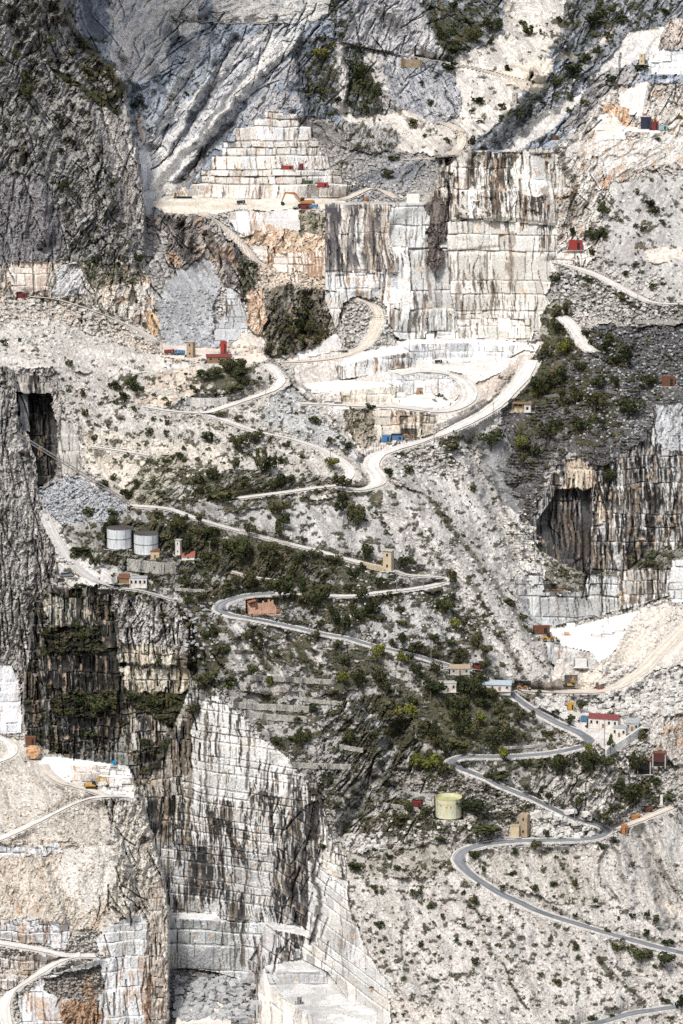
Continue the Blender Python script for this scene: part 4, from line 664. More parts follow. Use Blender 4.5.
# roads: (name, centre line on the picture, width in metres, surface, edge, label)
ROADS = []
def RD(surf, w, pts, kerb=0):
    ROADS.append((surf, w, pts, kerb))
RD('asphalt', 6.3, [(700,957),(683,953),(661,948),(630,939.5),(590,928),(543,913),(520,902.6),(503,895),(488,886),(474,877),(464,868),(459,860),(463,852),(474,847),(491,843.5),(518,841),(548,840.5),(575,840),(592,838),(603,834.5),(605,829.5),(597,825),(574,818.5),(537,801),(503,787),(488,779),(470,772),(457,766.5),(452,761.5),(462,757.2),(480,757),(503,757),(520,756),(545,754),(566,750.5),(583,746),(588.5,741),(580,733.5),(556,722.5),(532,709),(519,700),(503,688),(477,675),(445.5,664.5),(408.6,654),(374,646),(350,639),(323,634),(283.5,625),(250,618.5),(230,615),(220,610),(222,604),(232,599.5),(249,595.5),(275.5,593.4)], 1)
RD('asphalt', 5.6, [(585,1027),(605,1021),(630,1014),(655,1010),(683,1006),(700,1003)], 1)
RD('gravel', 5.0, [(275.5,593.4),(307,594.5),(350,595.5),(379.6,592),(408.6,589),(429.7,585.5),(442,582),(446,578.5),(438,576.5),(420,575.5),(406,574),(392,569.5),(366,563.5),(340,557),(317.8,550.5),(275.5,540),(236,529.5),(204,520.5),(186,514.5),(170,509),(150,506.5),(126,505)], 0)
RD('gravel', 5.6, [(266,364),(272,367),(278,374),(281,381),(273,389.5),(252,397),(223,407),(206,412),(190,412),(170,410.5),(142,406)], 0)
RD('gravel', 5.2, [(200,411),(210,415),(222.8,419),(257,431),(296.6,440),(325.7,451),(344,462.5),(350,473),(341,483.5),(312.5,488),(275.5,493),(223,499.6)], 0)
RD('gravel', 7.5, [(532,360),(527,370),(517,384),(498,403),(477,416.5),(453.5,428),(427,439),(393,449),(376,456),(371,466),(377,475),(378,483),(366,488),(352,489),(338,486)], 0)
RD('gravel', 7.0, [(398,374),(420,371),(442,372.5),(458,378),(469,388),(468,400),(455,408.5),(435,411),(400,406.5),(350,405),(300,403)], 0)
RD('dust', 6.5, [(283,362),(305,361),(332,358),(355,351),(370,338),(378,320),(373,306),(355,298)], 0)
RD('dust', 5.5, [(28,296),(55,299),(80,306),(120,321),(150,336),(164,345),(178,354)], 0)
RD('gravel', 5.5, [(552,262),(575,267),(600,276),(640,297),(660,303),(700,304)], 0)
RD('gravel', 6.5, [(562,316),(570,323),(577,333),(583,343),(592,351)], 0)
RD('dust', 4.5, [(340,41),(365,47),(400,54.5),(437,60),(455,64),(480,69),(505,76),(530,82)], 0)
RD('dust', 5.0, [(436,121),(452,125),(460,131),(462,140),(458,149),(446,156),(420,159),(400,160)], 0)
RD('dust', 4.5, [(170,18),(205,21),(240,23),(280,22)], 0)
RD('gravel', 5.0, [(-20,843),(0,838),(40,820),(75,803),(100,796),(128,796)], 0)
RD('dust', 4.0, [(108,796),(88,789),(64,783),(48,773),(42,764)], 0)
RD('gravel', 4.2, [(-14,733),(0,737.5),(9,743),(13,750),(8,757),(-10,764)], 0)
RD('gravel', 5.0, [(-20,939),(0,942),(40,949),(66,955),(95,955)], 0)
RD('gravel', 5.6, [(80,954),(60,960),(34,976),(12,992),(4,1006),(6,1022),(12,1040)], 0)
RD('dust', 7.5, [(520,690),(545,691),(575,691),(610,689),(640,672),(660,652),(683,628),(700,612)], 0)
RD('grit', 3.6, [(44,510),(52,530),(62,548),(74,564),(90,577),(112,586),(142,590.5),(174,599.5)], 0)
RD('gravel', 3.4, [(90,446),(118,450),(150,455)], 0)
RD('dust', 5.0, [(202,212),(216,220),(230,232),(244,246),(256,259),(266,266)], 0)
RD('dust', 4.5, [(672,806.6),(652,815),(630,823.5),(612,829)], 0)
RD('dust', 5.5, [(396,198),(374,188),(352,196),(340,200)], 0)
RD('dust', 3.4, [(232,571),(250,576),(275,580),(287,583)], 0)
RC = dict(asphalt=C(.16,.17,.185), gravel=C(.64,.61,.57), dust=C(.60,.53,.45), grit=C(.46,.45,.43))
RIB = []
def stamp(px, py, pz, rgb, pad=False):
    """level the sheet where a point of a road bed or pad lands"""
    u, v = to_pix(px, py, pz)
    i = np.searchsorted(UA, u); j = np.searchsorted(VA, v)
    i = np.clip(i - ((UA[np.clip(i, 0, NU - 1)] - u) > (u - UA[np.clip(i - 1, 0, NU - 1)])), 0, NU - 1)
    j = np.clip(j - ((VA[np.clip(j, 0, NV - 1)] - v) > (v - VA[np.clip(j - 1, 0, NV - 1)])), 0, NV - 1)
    Y[j, i] = (pz - CZ) / ray_t(VA[j])
    ALB[j, i] = rgb * (.85 + .3 * vn(px / 2.0, py / 2.0, 401))[:, None]
    VEGD[j, i] = -1
    LAB[j, i] = LROAD; HIT[j, i] = True
Yb = Y.copy(); HIT = np.zeros(Y.shape, dtype=bool)
REG.append(('hillside', [], 0, 0, 'floor', True, {})); LROAD = len(REG) - 1
for (surf, w, pts, kerb) in ROADS:
    P = catmull(pts)
    y = smooth1(land_y(P[:, 0], P[:, 1]), 30)
    x = y * ray_x(P[:, 0], P[:, 1]); z = CZ + y * ray_t(P[:, 1])
    n = 10 if len(P) > 60 else 6
    x, y, z = smooth1(x, n), smooth1(y, n), smooth1(z, n)
    tx = np.gradient(x); ty = np.gradient(y)
    tx = smooth1(tx, 20); ty = smooth1(ty, 20)
    L = np.hypot(tx, ty) + 1e-9; nx, ny = -ty / L, tx / L
    wj = w * (1 + .18 * (fbm(x / 30, y / 30, 77, 2) - .5) * (0 if kerb else 4))
    RIB.append((surf, w, wj, x, y, z, nx, ny, kerb))
    hw = wj.max() / 2 + .9
    for o in np.arange(-hw, hw + .01, .22):
        shoulder = abs(o) > w / 2 - .2
        stamp(x + nx * o, y + ny * o, z - .35, C(.52, .49, .45) if shoulder else RC[surf])
        stamp(.5 * (x[1:] + x[:-1]) + nx[1:] * o, .5 * (y[1:] + y[:-1]) + ny[1:] * o, .5 * (z[1:] + z[:-1]) - .35, C(.52, .49, .45) if shoulder else RC[surf])
def settle(reach=22, fall=7.0):
    # earthworks: the ground beside a levelled strip meets it in an embankment
    dev = np.where(HIT, Y - Yb, 0.0); known = HIT.copy(); dist = np.where(HIT, 0.0, 99.0)
    val = dev.copy()
    for k in range(reach):
        vp = np.pad(np.where(known, val, 0), 1); kp = np.pad(known, 1).astype(float)
        sv = vp[:-2, 1:-1] + vp[2:, 1:-1] + vp[1:-1, :-2] + vp[1:-1, 2:]; sk = kp[:-2, 1:-1] + kp[2:, 1:-1] + kp[1:-1, :-2] + kp[1:-1, 2:]
        new = (~known) & (sk > 0)
        val[new] = sv[new] / sk[new]; dist[new] = k + 1; known |= new
    out = known & ~HIT
    num = np.where(known, val, 0); den = known.astype(float)
    for k in range(5): num = blur(num, 2); den = blur(den, 2)
    val = np.where(out, num / np.maximum(den, 1e-6), val)
    Y[out] = (Yb + val * np.exp(-(dist / fall) ** 1.5))[out]
PADS = {}
settle()
def pad(u, v, wpx, dep, hpx, rgb=C(.5, .47, .42), on=None):
    """level ground for an object standing at pixel (u, v): returns its base point and metres per pixel"""
    j = int(np.argmin(abs(VA - v))); i = int(np.argmin(abs(UA - u)))
    y0 = float(np.median(Y[max(0, j - 2):j + 3, i - 2:i + 3])) if on is None else on
    z0 = CZ + y0 * float(ray_t(v)); x0 = y0 * float(ray_x(u, v)); mpp = y0 / F
    hw = wpx * mpp / 2 + .8
    gx, gy = np.meshgrid(np.arange(-hw, hw, .2), np.arange(-1.0, dep + .8, .35))
    stamp(x0 + gx.ravel(), y0 + gy.ravel(), np.full(gx.size, z0 - .05), rgb)
    # what stands behind must not poke through it
    sel = (UU > u - wpx / 2 - 1) & (UU < u + wpx / 2 + 1) & (VV < v) & (VV > v - hpx)
    Y[sel] = np.maximum(Y[sel], y0 + dep + .8)
    return Vector((x0, y0, z0)), mpp
def ground(u, v):
    i = int(np.argmin(abs(UA - u))); j = int(np.argmin(abs(VA - v)))
    y = float(Y[j, i]); return Vector((y * float(ray_x(u, v)), y, CZ + y * float(ray_t(v))))
# ---------------------------------------------------------------- materials
def new_mat(name):
    m = bpy.data.materials.new(name); m.use_nodes = True
    nt = m.node_tree; nt.nodes.clear()
    out = nt.nodes.new('ShaderNodeOutputMaterial'); b = nt.nodes.new('ShaderNodeBsdfPrincipled')
    nt.links.new(b.outputs[0], out.inputs[0])
    return m, nt, b
def noise_col(nt, src, scale, lo, hi, obj=True):
    tc = nt.nodes.new('ShaderNodeTexCoord'); n = nt.nodes.new('ShaderNodeTexNoise'); n.inputs['Scale'].default_value = scale
    n.inputs['Detail'].default_value = 3
    nt.links.new(tc.outputs['Object'], n.inputs['Vector'])
    mr = nt.nodes.new('ShaderNodeMapRange'); mr.inputs[1].default_value = .3; mr.inputs[2].default_value = .7
    mr.inputs[3].default_value = lo; mr.inputs[4].default_value = hi
    nt.links.new(n.outputs['Fac'], mr.inputs[0])
    mx = nt.nodes.new('ShaderNodeVectorMath'); mx.operation = 'SCALE'
    nt.links.new(src, mx.inputs[0]); nt.links.new(mr.outputs[0], mx.inputs['Scale'])
    return mx.outputs[0], n
def land_mat(name, rough=.95, lo=.8, hi=1.2, sc=1.4, bump=.5):
    m, nt, b = new_mat(name)
    a = nt.nodes.new('ShaderNodeVertexColor'); a.layer_name = 'Col'
    c, n = noise_col(nt, a.outputs['Color'], sc, lo, hi)
    nt.links.new(c, b.inputs['Base Color']); b.inputs['Roughness'].default_value = rough
    b.inputs['Specular IOR Level'].default_value = .15
    if bump:
        bp = nt.nodes.new('ShaderNodeBump'); bp.inputs['Strength'].default_value = bump; bp.inputs['Distance'].default_value = .5
        nt.links.new(n.outputs['Fac'], bp.inputs['Height']); nt.links.new(bp.outputs[0], b.inputs['Normal'])
    return m
MATS = {}
def mat(name, rgb, rough=.7, var=.15, sc=1.0, metal=0, spec=.3, dirt=None):
    if name in MATS: return MATS[name]
    m, nt, b = new_mat(name)
    r = nt.nodes.new('ShaderNodeRGB'); r.outputs[0].default_value = (*rgb, 1)
    c, n = noise_col(nt, r.outputs[0], sc, 1 - var, 1 + var)
    if dirt:
        tc = nt.nodes.new('ShaderNodeTexCoord'); mp = nt.nodes.new('ShaderNodeMapping'); mp.inputs['Scale'].default_value = (1.3, 1.3, .28)
        nz = nt.nodes.new('ShaderNodeTexNoise'); nz.inputs['Scale'].default_value = 1.1; nz.inputs['Detail'].default_value = 5
        nt.links.new(tc.outputs['Object'], mp.inputs[0]); nt.links.new(mp.outputs[0], nz.inputs['Vector'])
        mr = nt.nodes.new('ShaderNodeMapRange'); mr.inputs[1].default_value = .48; mr.inputs[2].default_value = .68; mr.inputs[4].default_value = .75
        nt.links.new(nz.outputs['Fac'], mr.inputs[0])
        mx = nt.nodes.new('ShaderNodeMix'); mx.data_type = 'RGBA'
        nt.links.new(mr.outputs[0], mx.inputs[0]); nt.links.new(c, mx.inputs[6]); mx.inputs[7].default_value = (*dirt, 1)
        c = mx.outputs[2]
    nt.links.new(c, b.inputs['Base Color'])
    b.inputs['Roughness'].default_value = rough; b.inputs['Metallic'].default_value = metal; b.inputs['Specular IOR Level'].default_value = spec
    MATS[name] = m
    return m
LM = {k: land_mat(k + '_rock') for k in ('mountain', 'cliff', 'hillside', 'quarry_face', 'quarry_floor')}

# ---------------------------------------------------------------- the land as meshes
def link(o, parent=None):
    COL.objects.link(o)
    if parent: o.parent = parent
    return o
def tag(o, label=None, cat=None, group=None, kind=None):
    if label: o['label'] = label
    if cat: o['category'] = cat
    if group: o['group'] = group
    if kind: o['kind'] = kind
    return o
def np_mesh(name, co, faces, cols, m, smooth=False):
    me = bpy.data.meshes.new(name)
    me.vertices.add(len(co)); me.vertices.foreach_set('co', co.astype(np.float32).ravel())
    k = faces.shape[1]
    me.loops.add(faces.size); me.loops.foreach_set('vertex_index', faces.astype(np.int32).ravel())
    me.polygons.add(len(faces)); me.polygons.foreach_set('loop_start', np.arange(0, faces.size, k, dtype=np.int32))
    me.update(calc_edges=True); me.validate()
    if cols is not None:
        ca = me.color_attributes.new('Col', 'FLOAT_COLOR', 'POINT')
        ca.data.foreach_set('color', np.concatenate([cols, np.ones((len(cols), 1))], 1).astype(np.float32).ravel())
    me.polygons.foreach_set('use_smooth', np.full(len(faces), smooth))
    me.materials.append(m)
    return me
def build_land():
    X = Y * ray_x(UU, VV); Z = CZ + Y * ray_t(VV)
    co = np.stack([X, Y, Z], -1).reshape(-1, 3); col = np.clip(ALB.reshape(-1, 3), .008, .80)
    idx = np.arange(NU * NV).reshape(NV, NU)
    q = np.stack([idx[:-1, :-1], idx[1:, :-1], idx[1:, 1:], idx[:-1, 1:]], -1).reshape(-1, 4)
    names = ['mountain', 'cliff', 'hillside', 'quarry_face', 'quarry_floor']
    ln = np.array([names.index(r[0]) for r in REG])[LAB][:-1, :-1].ravel()
    lab = {'mountain': 'grey and blue bare rock mountain flanks behind the quarries', 'cliff': 'dark craggy natural rock cliffs around the quarry pits',
           'hillside': 'pale stony hillside with scree and scattered green growth', 'quarry_face': 'white marble quarry faces cut in stepped benches with dark water stains',
           'quarry_floor': 'bright white level floors of the marble quarries'}
    for k, n in enumerate(names):
        f = q[ln == k]
        if not len(f): continue
        used, inv = np.unique(f, return_inverse=True)
        me = np_mesh(n, co[used], inv.reshape(f.shape), col[used], LM[n])
        tag(link(bpy.data.objects.new(n, me)), lab[n], n.replace('_', ' '), None, 'structure')
def build_roads():
    rm = {k: land_mat('road_' + k, .92, .88, 1.12, .5, .15) for k in ('asphalt', 'gravel', 'dust', 'grit')}
    base = dict(asphalt=C(.215, .225, .24), gravel=C(.66, .635, .595), dust=C(.60, .54, .46), grit=C(.50, .49, .47))
    km = mat('kerb_stone', (.60, .58, .54), .9, .3, .8)
    for surf in ('asphalt', 'gravel', 'dust', 'grit'):
        for (s, w, wj, x, y, z, nx, ny, kerb) in RIB:
            if s != surf: continue
            xs = slice(None, None, 2)
            o = (wj / 2)[xs]; L = np.cumsum(np.hypot(np.gradient(x), np.gradient(y)))[xs]
            fr = [-1, -.78, -.6, -.42, -.2, 0, .2, .42, .6, .78, 1]
            er = [1 + .10 * (vn(L / 2.5, L * 0 + q, 33) - .5) if abs(q) == 1 else 1 for q in fr]
            P = [np.stack([x[xs] + nx[xs] * o * f * e, y[xs] + ny[xs] * o * f * e, z[xs] + .10 - .10 * abs(f)], -1) for f, e in zip(fr, er)]
            cc = []
            for f in fr:
                wear = .86 if abs(abs(f) - .5) < .12 else 1.04
                pt = .84 + .32 * fbm(L / 9, np.full(L.shape, f * 2.2), 61, 3); c = base[s][None] * (wear * pt)[:, None]
                if s == 'asphalt':
                    c = mix(c, C(.52, .50, .46), (.8 if abs(f) == 1 else (.25 if abs(f) > .7 else 0)) * np.ones(L.shape))
                    c = mix(c, C(.12, .125, .13), sm(.60, .64, fbm(L / 14, np.full(L.shape, round(f) * 3.0), 62, 2)) * .6)
                else: c = mix(c, C(.50, .46, .41), sm(.5, .7, fbm(L / 5, np.full(L.shape, f * 3), 63, 3)) * (.2 + .5 * abs(f)))
                cc.append(c)
            K = len(fr); co = np.stack(P, 1).reshape(-1, 3); cl = np.stack(cc, 1).reshape(-1, 3); m = len(P[0]); f = []
            for a in range(K - 1):
                b = np.arange(m - 1) * K + a
                f.append(np.stack([b, b + 1, b + K + 1, b + K], -1))
            me = np_mesh('road', co, np.concatenate(f), cl, rm[s])
            tag(link(bpy.data.objects.new('road', me)), {'asphalt': 'grey asphalt mountain road winding up in hairpins', 'gravel': 'white gravel quarry track across the slope', 'dust': 'tan dirt haul track between the quarries', 'grit': 'grey grit track through the pale bowl'}[s], 'road', None, 'structure')
            if kerb:
                for sd in (-1, 1):
                    a0, a1 = w / 2 + .02, w / 2 + .6; hh = .3
                    pr = [(a0, -.3), (a0, hh), (a1, hh), (a1, -.6)]
                    jj = (vn(x[xs] / 3, y[xs] / 3, 5) - .5) * .3
                    P = [np.stack([x[xs] + nx[xs] * sd * q0, y[xs] + ny[xs] * sd * q0, z[xs] + h + (jj if h > 0 else 0)], -1) for q0, h in pr]
                    co = np.stack(P, 1).reshape(-1, 3); f = []
                    for a in range(3):
                        b = np.arange(m - 1) * 4 + a
                        f.append(np.stack([b, b + 1, b + 5, b + 4], -1))
                    me = np_mesh('kerb', co, np.concatenate(f), None, km)
                    tag(link(bpy.data.objects.new('kerb', me)), 'pale stone kerb along the asphalt road', 'kerb', None, 'structure')
# ---------------------------------------------------------------- mesh builder
class MB:
    def __init__(s): s.v = []; s.f = []
    def add(s, vs, fs):
        n = len(s.v); s.v += [tuple(p) for p in vs]; s.f += [tuple(n + i for i in f) for f in fs]; return s
    def box(s, c, d, rz=0, ry=0, rx=0, top=1.0, jit=0):
        vs = []
        M = Matrix.Rotation(rz, 3, 'Z') @ Matrix.Rotation(ry, 3, 'Y') @ Matrix.Rotation(rx, 3, 'X')
        for z in (-.5, .5):
            k = top if z > 0 else 1
            for x, y in ((-.5, -.5), (.5, -.5), (.5, .5), (-.5, .5)):
                p = Vector((x * d[0] * k, y * d[1] * k, z * d[2]))
                if jit: p += Vector([rnd.uniform(-jit, jit) for _ in range(3)])
                vs.append(M @ p + Vector(c))
        return s.add(vs, [(0, 3, 2, 1), (4, 5, 6, 7), (0, 1, 5, 4), (1, 2, 6, 5), (2, 3, 7, 6), (3, 0, 4, 7)])
    def bx(s, x0, x1, y0, y1, z0, z1): return s.box(((x0 + x1) / 2, (y0 + y1) / 2, (z0 + z1) / 2), (x1 - x0, y1 - y0, z1 - z0))
    def tube(s, a, b, r0, r1=None, n=8, cap=True):
        a, b = Vector(a), Vector(b); r1 = r0 if r1 is None else r1
        d = (b - a).normalized(); u = d.orthogonal().normalized(); w = d.cross(u)
        vs = []
        for p, r in ((a, r0), (b, r1)):
            for i in range(n):
                t = 2 * math.pi * i / n; vs.append(p + (u * math.cos(t) + w * math.sin(t)) * r)
        fs = [(i, (i + 1) % n, n + (i + 1) % n, n + i) for i in range(n)]
        if cap: fs += [tuple(range(n))[::-1], tuple(range(n, 2 * n))]
        return s.add(vs, fs)
    def beam(s, pts, w, d):
        """a flat-sided arm through points in the x-z plane: w thickness across, d depth in y"""
        for (p, q), (a, b) in zip(zip(pts[:-1], pts[1:]), zip(d[:-1], d[1:])):
            p, q = Vector((p[0], 0, p[1])), Vector((q[0], 0, q[1])); t = (q - p).normalized(); n = Vector((-t.z, 0, t.x))
            vs = [p - n * a / 2, q - n * b / 2, q + n * b / 2, p + n * a / 2]
            vs = [v + Vector((0, -w / 2, 0)) for v in vs] + [v + Vector((0, w / 2, 0)) for v in vs]
            s.add(vs, [(0, 1, 2, 3), (7, 6, 5, 4), (0, 4, 5, 1), (1, 5, 6, 2), (2, 6, 7, 3), (3, 7, 4, 0)])
        return s
    def prism(s, prof, y0, y1):
        n = len(prof); vs = [(x, y0, z) for x, z in prof] + [(x, y1, z) for x, z in prof]
        return s.add(vs, [tuple(range(n)), tuple(range(2 * n - 1, n - 1, -1))] + [(i, n + i, n + (i + 1) % n, (i + 1) % n) for i in range(n)])
    def data(s, name, m, smooth=False):
        me = bpy.data.meshes.new(name); me.from_pydata(s.v, [], s.f); me.update()
        if smooth: me.polygons.foreach_set('use_smooth', [True] * len(me.polygons))
        me.materials.append(m); return me
    def build(s, name, m, parent=None, smooth=False, bev=0):
        o = link(bpy.data.objects.new(name, s.data(name, m, smooth)), parent)
        if bev:
            b = o.modifiers.new('b', 'BEVEL'); b.width = bev; b.segments = 1
        return o
def thing(name, loc, label, cat, group=None, rz=0):
    o = bpy.data.objects.new(name, None); o.empty_display_size = .5; link(o); o.location = loc; o.rotation_euler = (0, 0, rz)
    return tag(o, label, cat, group)
def M(n): return MATS[n]
mat('yellow_paint', (.52, .30, .05), .5, .15, dirt=(.3, .24, .16)); mat('orange_paint', (.42, .19, .07), .5, .15, dirt=(.3, .2, .12)); mat('red_paint', (.32, .04, .035), .55, .2, dirt=(.2, .08, .06))
mat('dark_red', (.17, .03, .03), .6, .2); mat('blue_paint', (.05, .17, .36), .5, .15, dirt=(.2, .24, .3)); mat('navy_paint', (.025, .03, .06), .6, .2); mat('teal_paint', (.28, .42, .42), .6, .2)
mat('black_metal', (.03, .03, .032), .55, .2); mat('rubber', (.025, .025, .025), .85, .2); mat('glass', (.03, .04, .05), .12, .05, spec=.6); mat('steel', (.30, .31, .32), .45, .2, metal=.6)
mat('rusty_metal', (.16, .07, .04), .85, .35, dirt=(.12, .06, .04)); mat('white_paint', (.72, .72, .70), .6, .08, dirt=(.45, .42, .38)); mat('car_white', (.74, .74, .73), .35, .04); mat('car_grey', (.2, .21, .23), .35, .05)
mat('tank_white', (.68, .71, .72), .6, .08, .6, dirt=(.40, .42, .42)); mat('tank_yellow', (.60, .62, .46), .7, .12, .6, dirt=(.62, .52, .28)); mat('tank_rust', (.50, .25, .07), .8, .3)
mat('tan_render', (.58, .48, .32), .9, .1, .7, dirt=(.42, .34, .24)); mat('brown_render', (.40, .31, .21), .9, .15, .7, dirt=(.24, .19, .13)); mat('white_render', (.68, .65, .60), .9, .1, .6, dirt=(.42, .38, .33))
mat('red_tile', (.30, .11, .07), .85, .3, 2); mat('red_roof', (.19, .05, .05), .7, .2, 1); mat('grey_roof', (.36, .38, .40), .7, .2, 1, dirt=(.25, .25, .25)); mat('concrete', (.46, .44, .41), .9, .15, .8, dirt=(.3, .28, .25))
mat('opening', (.02, .02, .02), .9, .2); mat('wood', (.24, .15, .08), .9, .3); mat('pole_grey', (.22, .21, .20), .8, .2); mat('brick', (.50, .30, .21), .95, .35, 1.6, dirt=(.60, .46, .36)); mat('marble_cut', (.70, .69, .66), .75, .12, .5)
mat('marble_rough', (.62, .60, .56), .9, .25, .9); mat('marble_grey', (.42, .42, .42), .9, .3, .9); mat('stone_wall', (.42, .40, .36), .95, .35, .9); mat('stone_dark', (.2, .195, .19), .95, .35, .9); mat('orange_stone', (.54, .32, .18), .95, .3, .8); mat('bark', (.10, .075, .05), .95, .3, 2); mat('cable', (.08, .08, .085), .7, .1)

# ---------------------------------------------------------------- machines
def excavator(u, v, wpx, label, paint='yellow_paint', flip=1, cabm='black_metal', reach=1.0, up=False):
    p, k = pad(u, v, wpx * .8, 4, 12); L = wpx * k; s = L / 8.2
    t = thing('excavator', p, label, 'excavator', None, 0)
    t.scale = (s * flip, s, s)
    for y in (-1.25, 1.25):
        m = MB(); m.prism([(-2.3, .35), (-1.9, .0), (1.9, .0), (2.3, .35), (2.3, .6), (1.9, .95), (-1.9, .95), (-2.3, .6)], y - .3, y + .3); m.build('track', M('rubber'), t)
    m = MB(); m.tube((0, 0, .8), (0, 0, 1.15), .9, .9, 12); m.build('turntable', M('black_metal'), t)
    m = MB(); m.prism([(-2.6, 1.15), (1.5, 1.15), (1.5, 1.7), (.4, 2.05), (-2.3, 2.2), (-2.8, 1.9)], -1.3, 1.3); b = m.build('body', M(paint), t, bev=.06)
    m = MB(); m.prism([(-3.1, 1.2), (-2.55, 1.15), (-2.55, 2.0), (-3.0, 1.9)], -1.2, 1.2); m.build('counterweight', M('black_metal'), t)
    m = MB(); m.prism([(.1, 1.9), (1.6, 1.6), (1.7, 2.3), (1.2, 3.2), (.1, 3.25)], -1.25, -.3); c = m.build('cab', M(cabm), t)
    m = MB(); m.prism([(.3, 2.1), (1.45, 1.95), (1.5, 2.35), (1.1, 3.0), (.3, 3.05)], -1.28, -1.26); m.build('window', M('glass'), c)
    if up: B = [(1.0, 1.6), (.2, 4.6), (1.3, 6.6)]; A = [(1.3, 6.6), (3.2, 2.6)]
    else: B = [(1.0, 1.6), (2.8, 4.3), (5.3, 4.5)]; A = [(5.2, 4.8), (6.3, 1.6)]
    B = [(1 + (x - 1) * reach, z) for x, z in B]; A = [(1 + (x - 1) * reach, z) for x, z in A]
    m = MB(); m.beam(B, .5, [.5, .8, .45]); bo = m.build('boom', M(paint), t)
    m = MB(); m.tube((B[0][0] + .5, .1, B[0][1] - .2), (B[1][0] + .3, .1, B[1][1] - .7), .12); m.build('hydraulic_ram', M('steel'), bo)
    m = MB(); m.beam(A, .4, [.6, .35]); m.build('arm', M(paint), t)
    x, z = A[-1]
    m = MB(); m.prism([(x - .2, z + .1), (x + .3, z - .1), (x + .2, z - .9), (x - .5, z - 1.2), (x - 1.1, z - .8), (x - .7, z - .1)], -.55, .55); m.build('bucket', M('black_metal'), t)
    return t
def wheel(t, x, y, r, w=.5, name='wheel'):
    m = MB(); m.tube((x, y - w / 2, r), (x, y + w / 2, r), r, r, 12); o = m.build(name, M('rubber'), t)
    m = MB(); m.tube((x, y - w / 2 - .03, r), (x, y + w / 2 + .03, r), r * .5, r * .5, 8); m.build('rim', M('steel'), o)
def loader(u, v, wpx, label, flip=1, paint='yellow_paint'):
    p, k = pad(u, v, wpx, 4, 9); s = wpx * k / 8.0
    t = thing('wheel_loader', p, label, 'wheel loader'); t.scale = (s * flip, s, s * 1.2)
    for x in (-1.9, 1.4):
        for y in (-1.2, 1.2): wheel(t, x, y, .85, .6)
    m = MB(); m.prism([(-3.4, .9), (-.4, .9), (-.4, 1.9), (-1.2, 2.15), (-3.3, 2.0)], -1, 1); m.build('engine_hood', M(paint), t, bev=.06)
    m = MB(); m.bx(-.4, 2.2, -.8, .8, .8, 1.5); m.build('front_frame', M(paint), t)
    m = MB(); m.prism([(-1.1, 1.9), (.5, 1.9), (.4, 3.3), (-1.0, 3.35)], -.8, .8); c = m.build('cab', M('black_metal'), t)
    m = MB(); m.bx(-.9, .3, -.83, -.81, 2.2, 3.1); m.build('window', M('glass'), c)
    for y in (-.6, .6):
        m = MB(); m.beam([(.8, 1.9), (2.4, 1.7), (3.6, .8)], .25, [.35, .45, .3]); o = m.build('lift_arm', M(paint), t); o.location.y = y
    m = MB(); m.prism([(3.4, .1), (5.0, .15), (3.8, .5), (3.7, 1.6), (3.3, 1.5)], -1.5, 1.5); m.build('bucket', M('black_metal'), t)
def truck(u, v, wpx, label, paint, bed, flip=1, hpx=7):
    p, k = pad(u, v, wpx, 3.5, hpx + 2); s = wpx * k / 8.0
    t = thing('dump_truck', p, label, 'truck'); t.scale = (s * flip, s, s * 1.3)
    for x in (-2.6, -1.4, 2.5):
        for y in (-1.05, 1.05): wheel(t, x, y, .52, .4)
    m = MB(); m.bx(-3.6, 3.6, -.5, .5, .7, 1.0); m.build('chassis', M('black_metal'), t)
    m = MB(); m.prism([(2.0, .8), (3.9, .8), (3.9, 1.9), (3.5, 3.0), (2.0, 3.0)], -1.2, 1.2); c = m.build('cab', M(paint), t, bev=.06)
    m = MB(); m.prism([(3.93, 1.9), (3.96, 1.9), (3.6, 2.8), (3.53, 2.8)], -1.0, 1.0); m.build('windscreen', M('glass'), c)
    m = MB(); m.bx(2.5, 3.4, -1.23, -1.21, 1.9, 2.7); m.build('side_window', M('glass'), c)
    m = MB(); m.prism([(-3.9, 1.2), (-3.4, 1.05), (1.7, 1.05), (1.8, 2.9), (-3.9, 2.5)], -1.25, 1.25); m.build('tipper_bed', M(bed), t, bev=.05)
def container(u, v, wpx, hpx, label, m_, rz=0, legs=0, dep=2.6, name='container', cat='container', hole=False):
    p, k = pad(u, v, wpx, dep, hpx + 2); w = wpx * k; h = hpx * k
    t = thing(name, p, label, cat, None, rz); z0 = legs
    m = MB(); m.bx(-w / 2, w / 2, 0, dep, z0, h)
    b = m.build('body', M(m_), t, bev=.05)
    n = max(4, int(w / .6)); m = MB()
    for i in range(n):
        x = -w / 2 + .15 + (w - .3) * i / (n - 1); m.bx(x - .07, x + .07, -.07, -.004, z0 + .15, h - .2)
    m.build('ribs', M(m_), b)
    m = MB(); m.bx(-w / 2 - .06, w / 2 + .06, -.08, dep + .08, h + .003, h + .14); m.build('roof', M(m_), t)
    m = MB(); m.bx(w * .12, w * .32, -.10, -.08, z0 + .3, h * .8); m.build('door', M('opening'), t)
    if legs:
        for x in (-w / 2 + .2, w / 2 - .2):
            for y in (.2, dep - .2):
                m = MB(); m.bx(x - .12, x + .12, y - .12, y + .12, -1.5, legs); m.build('leg', M('rusty_metal'), t)
    return t
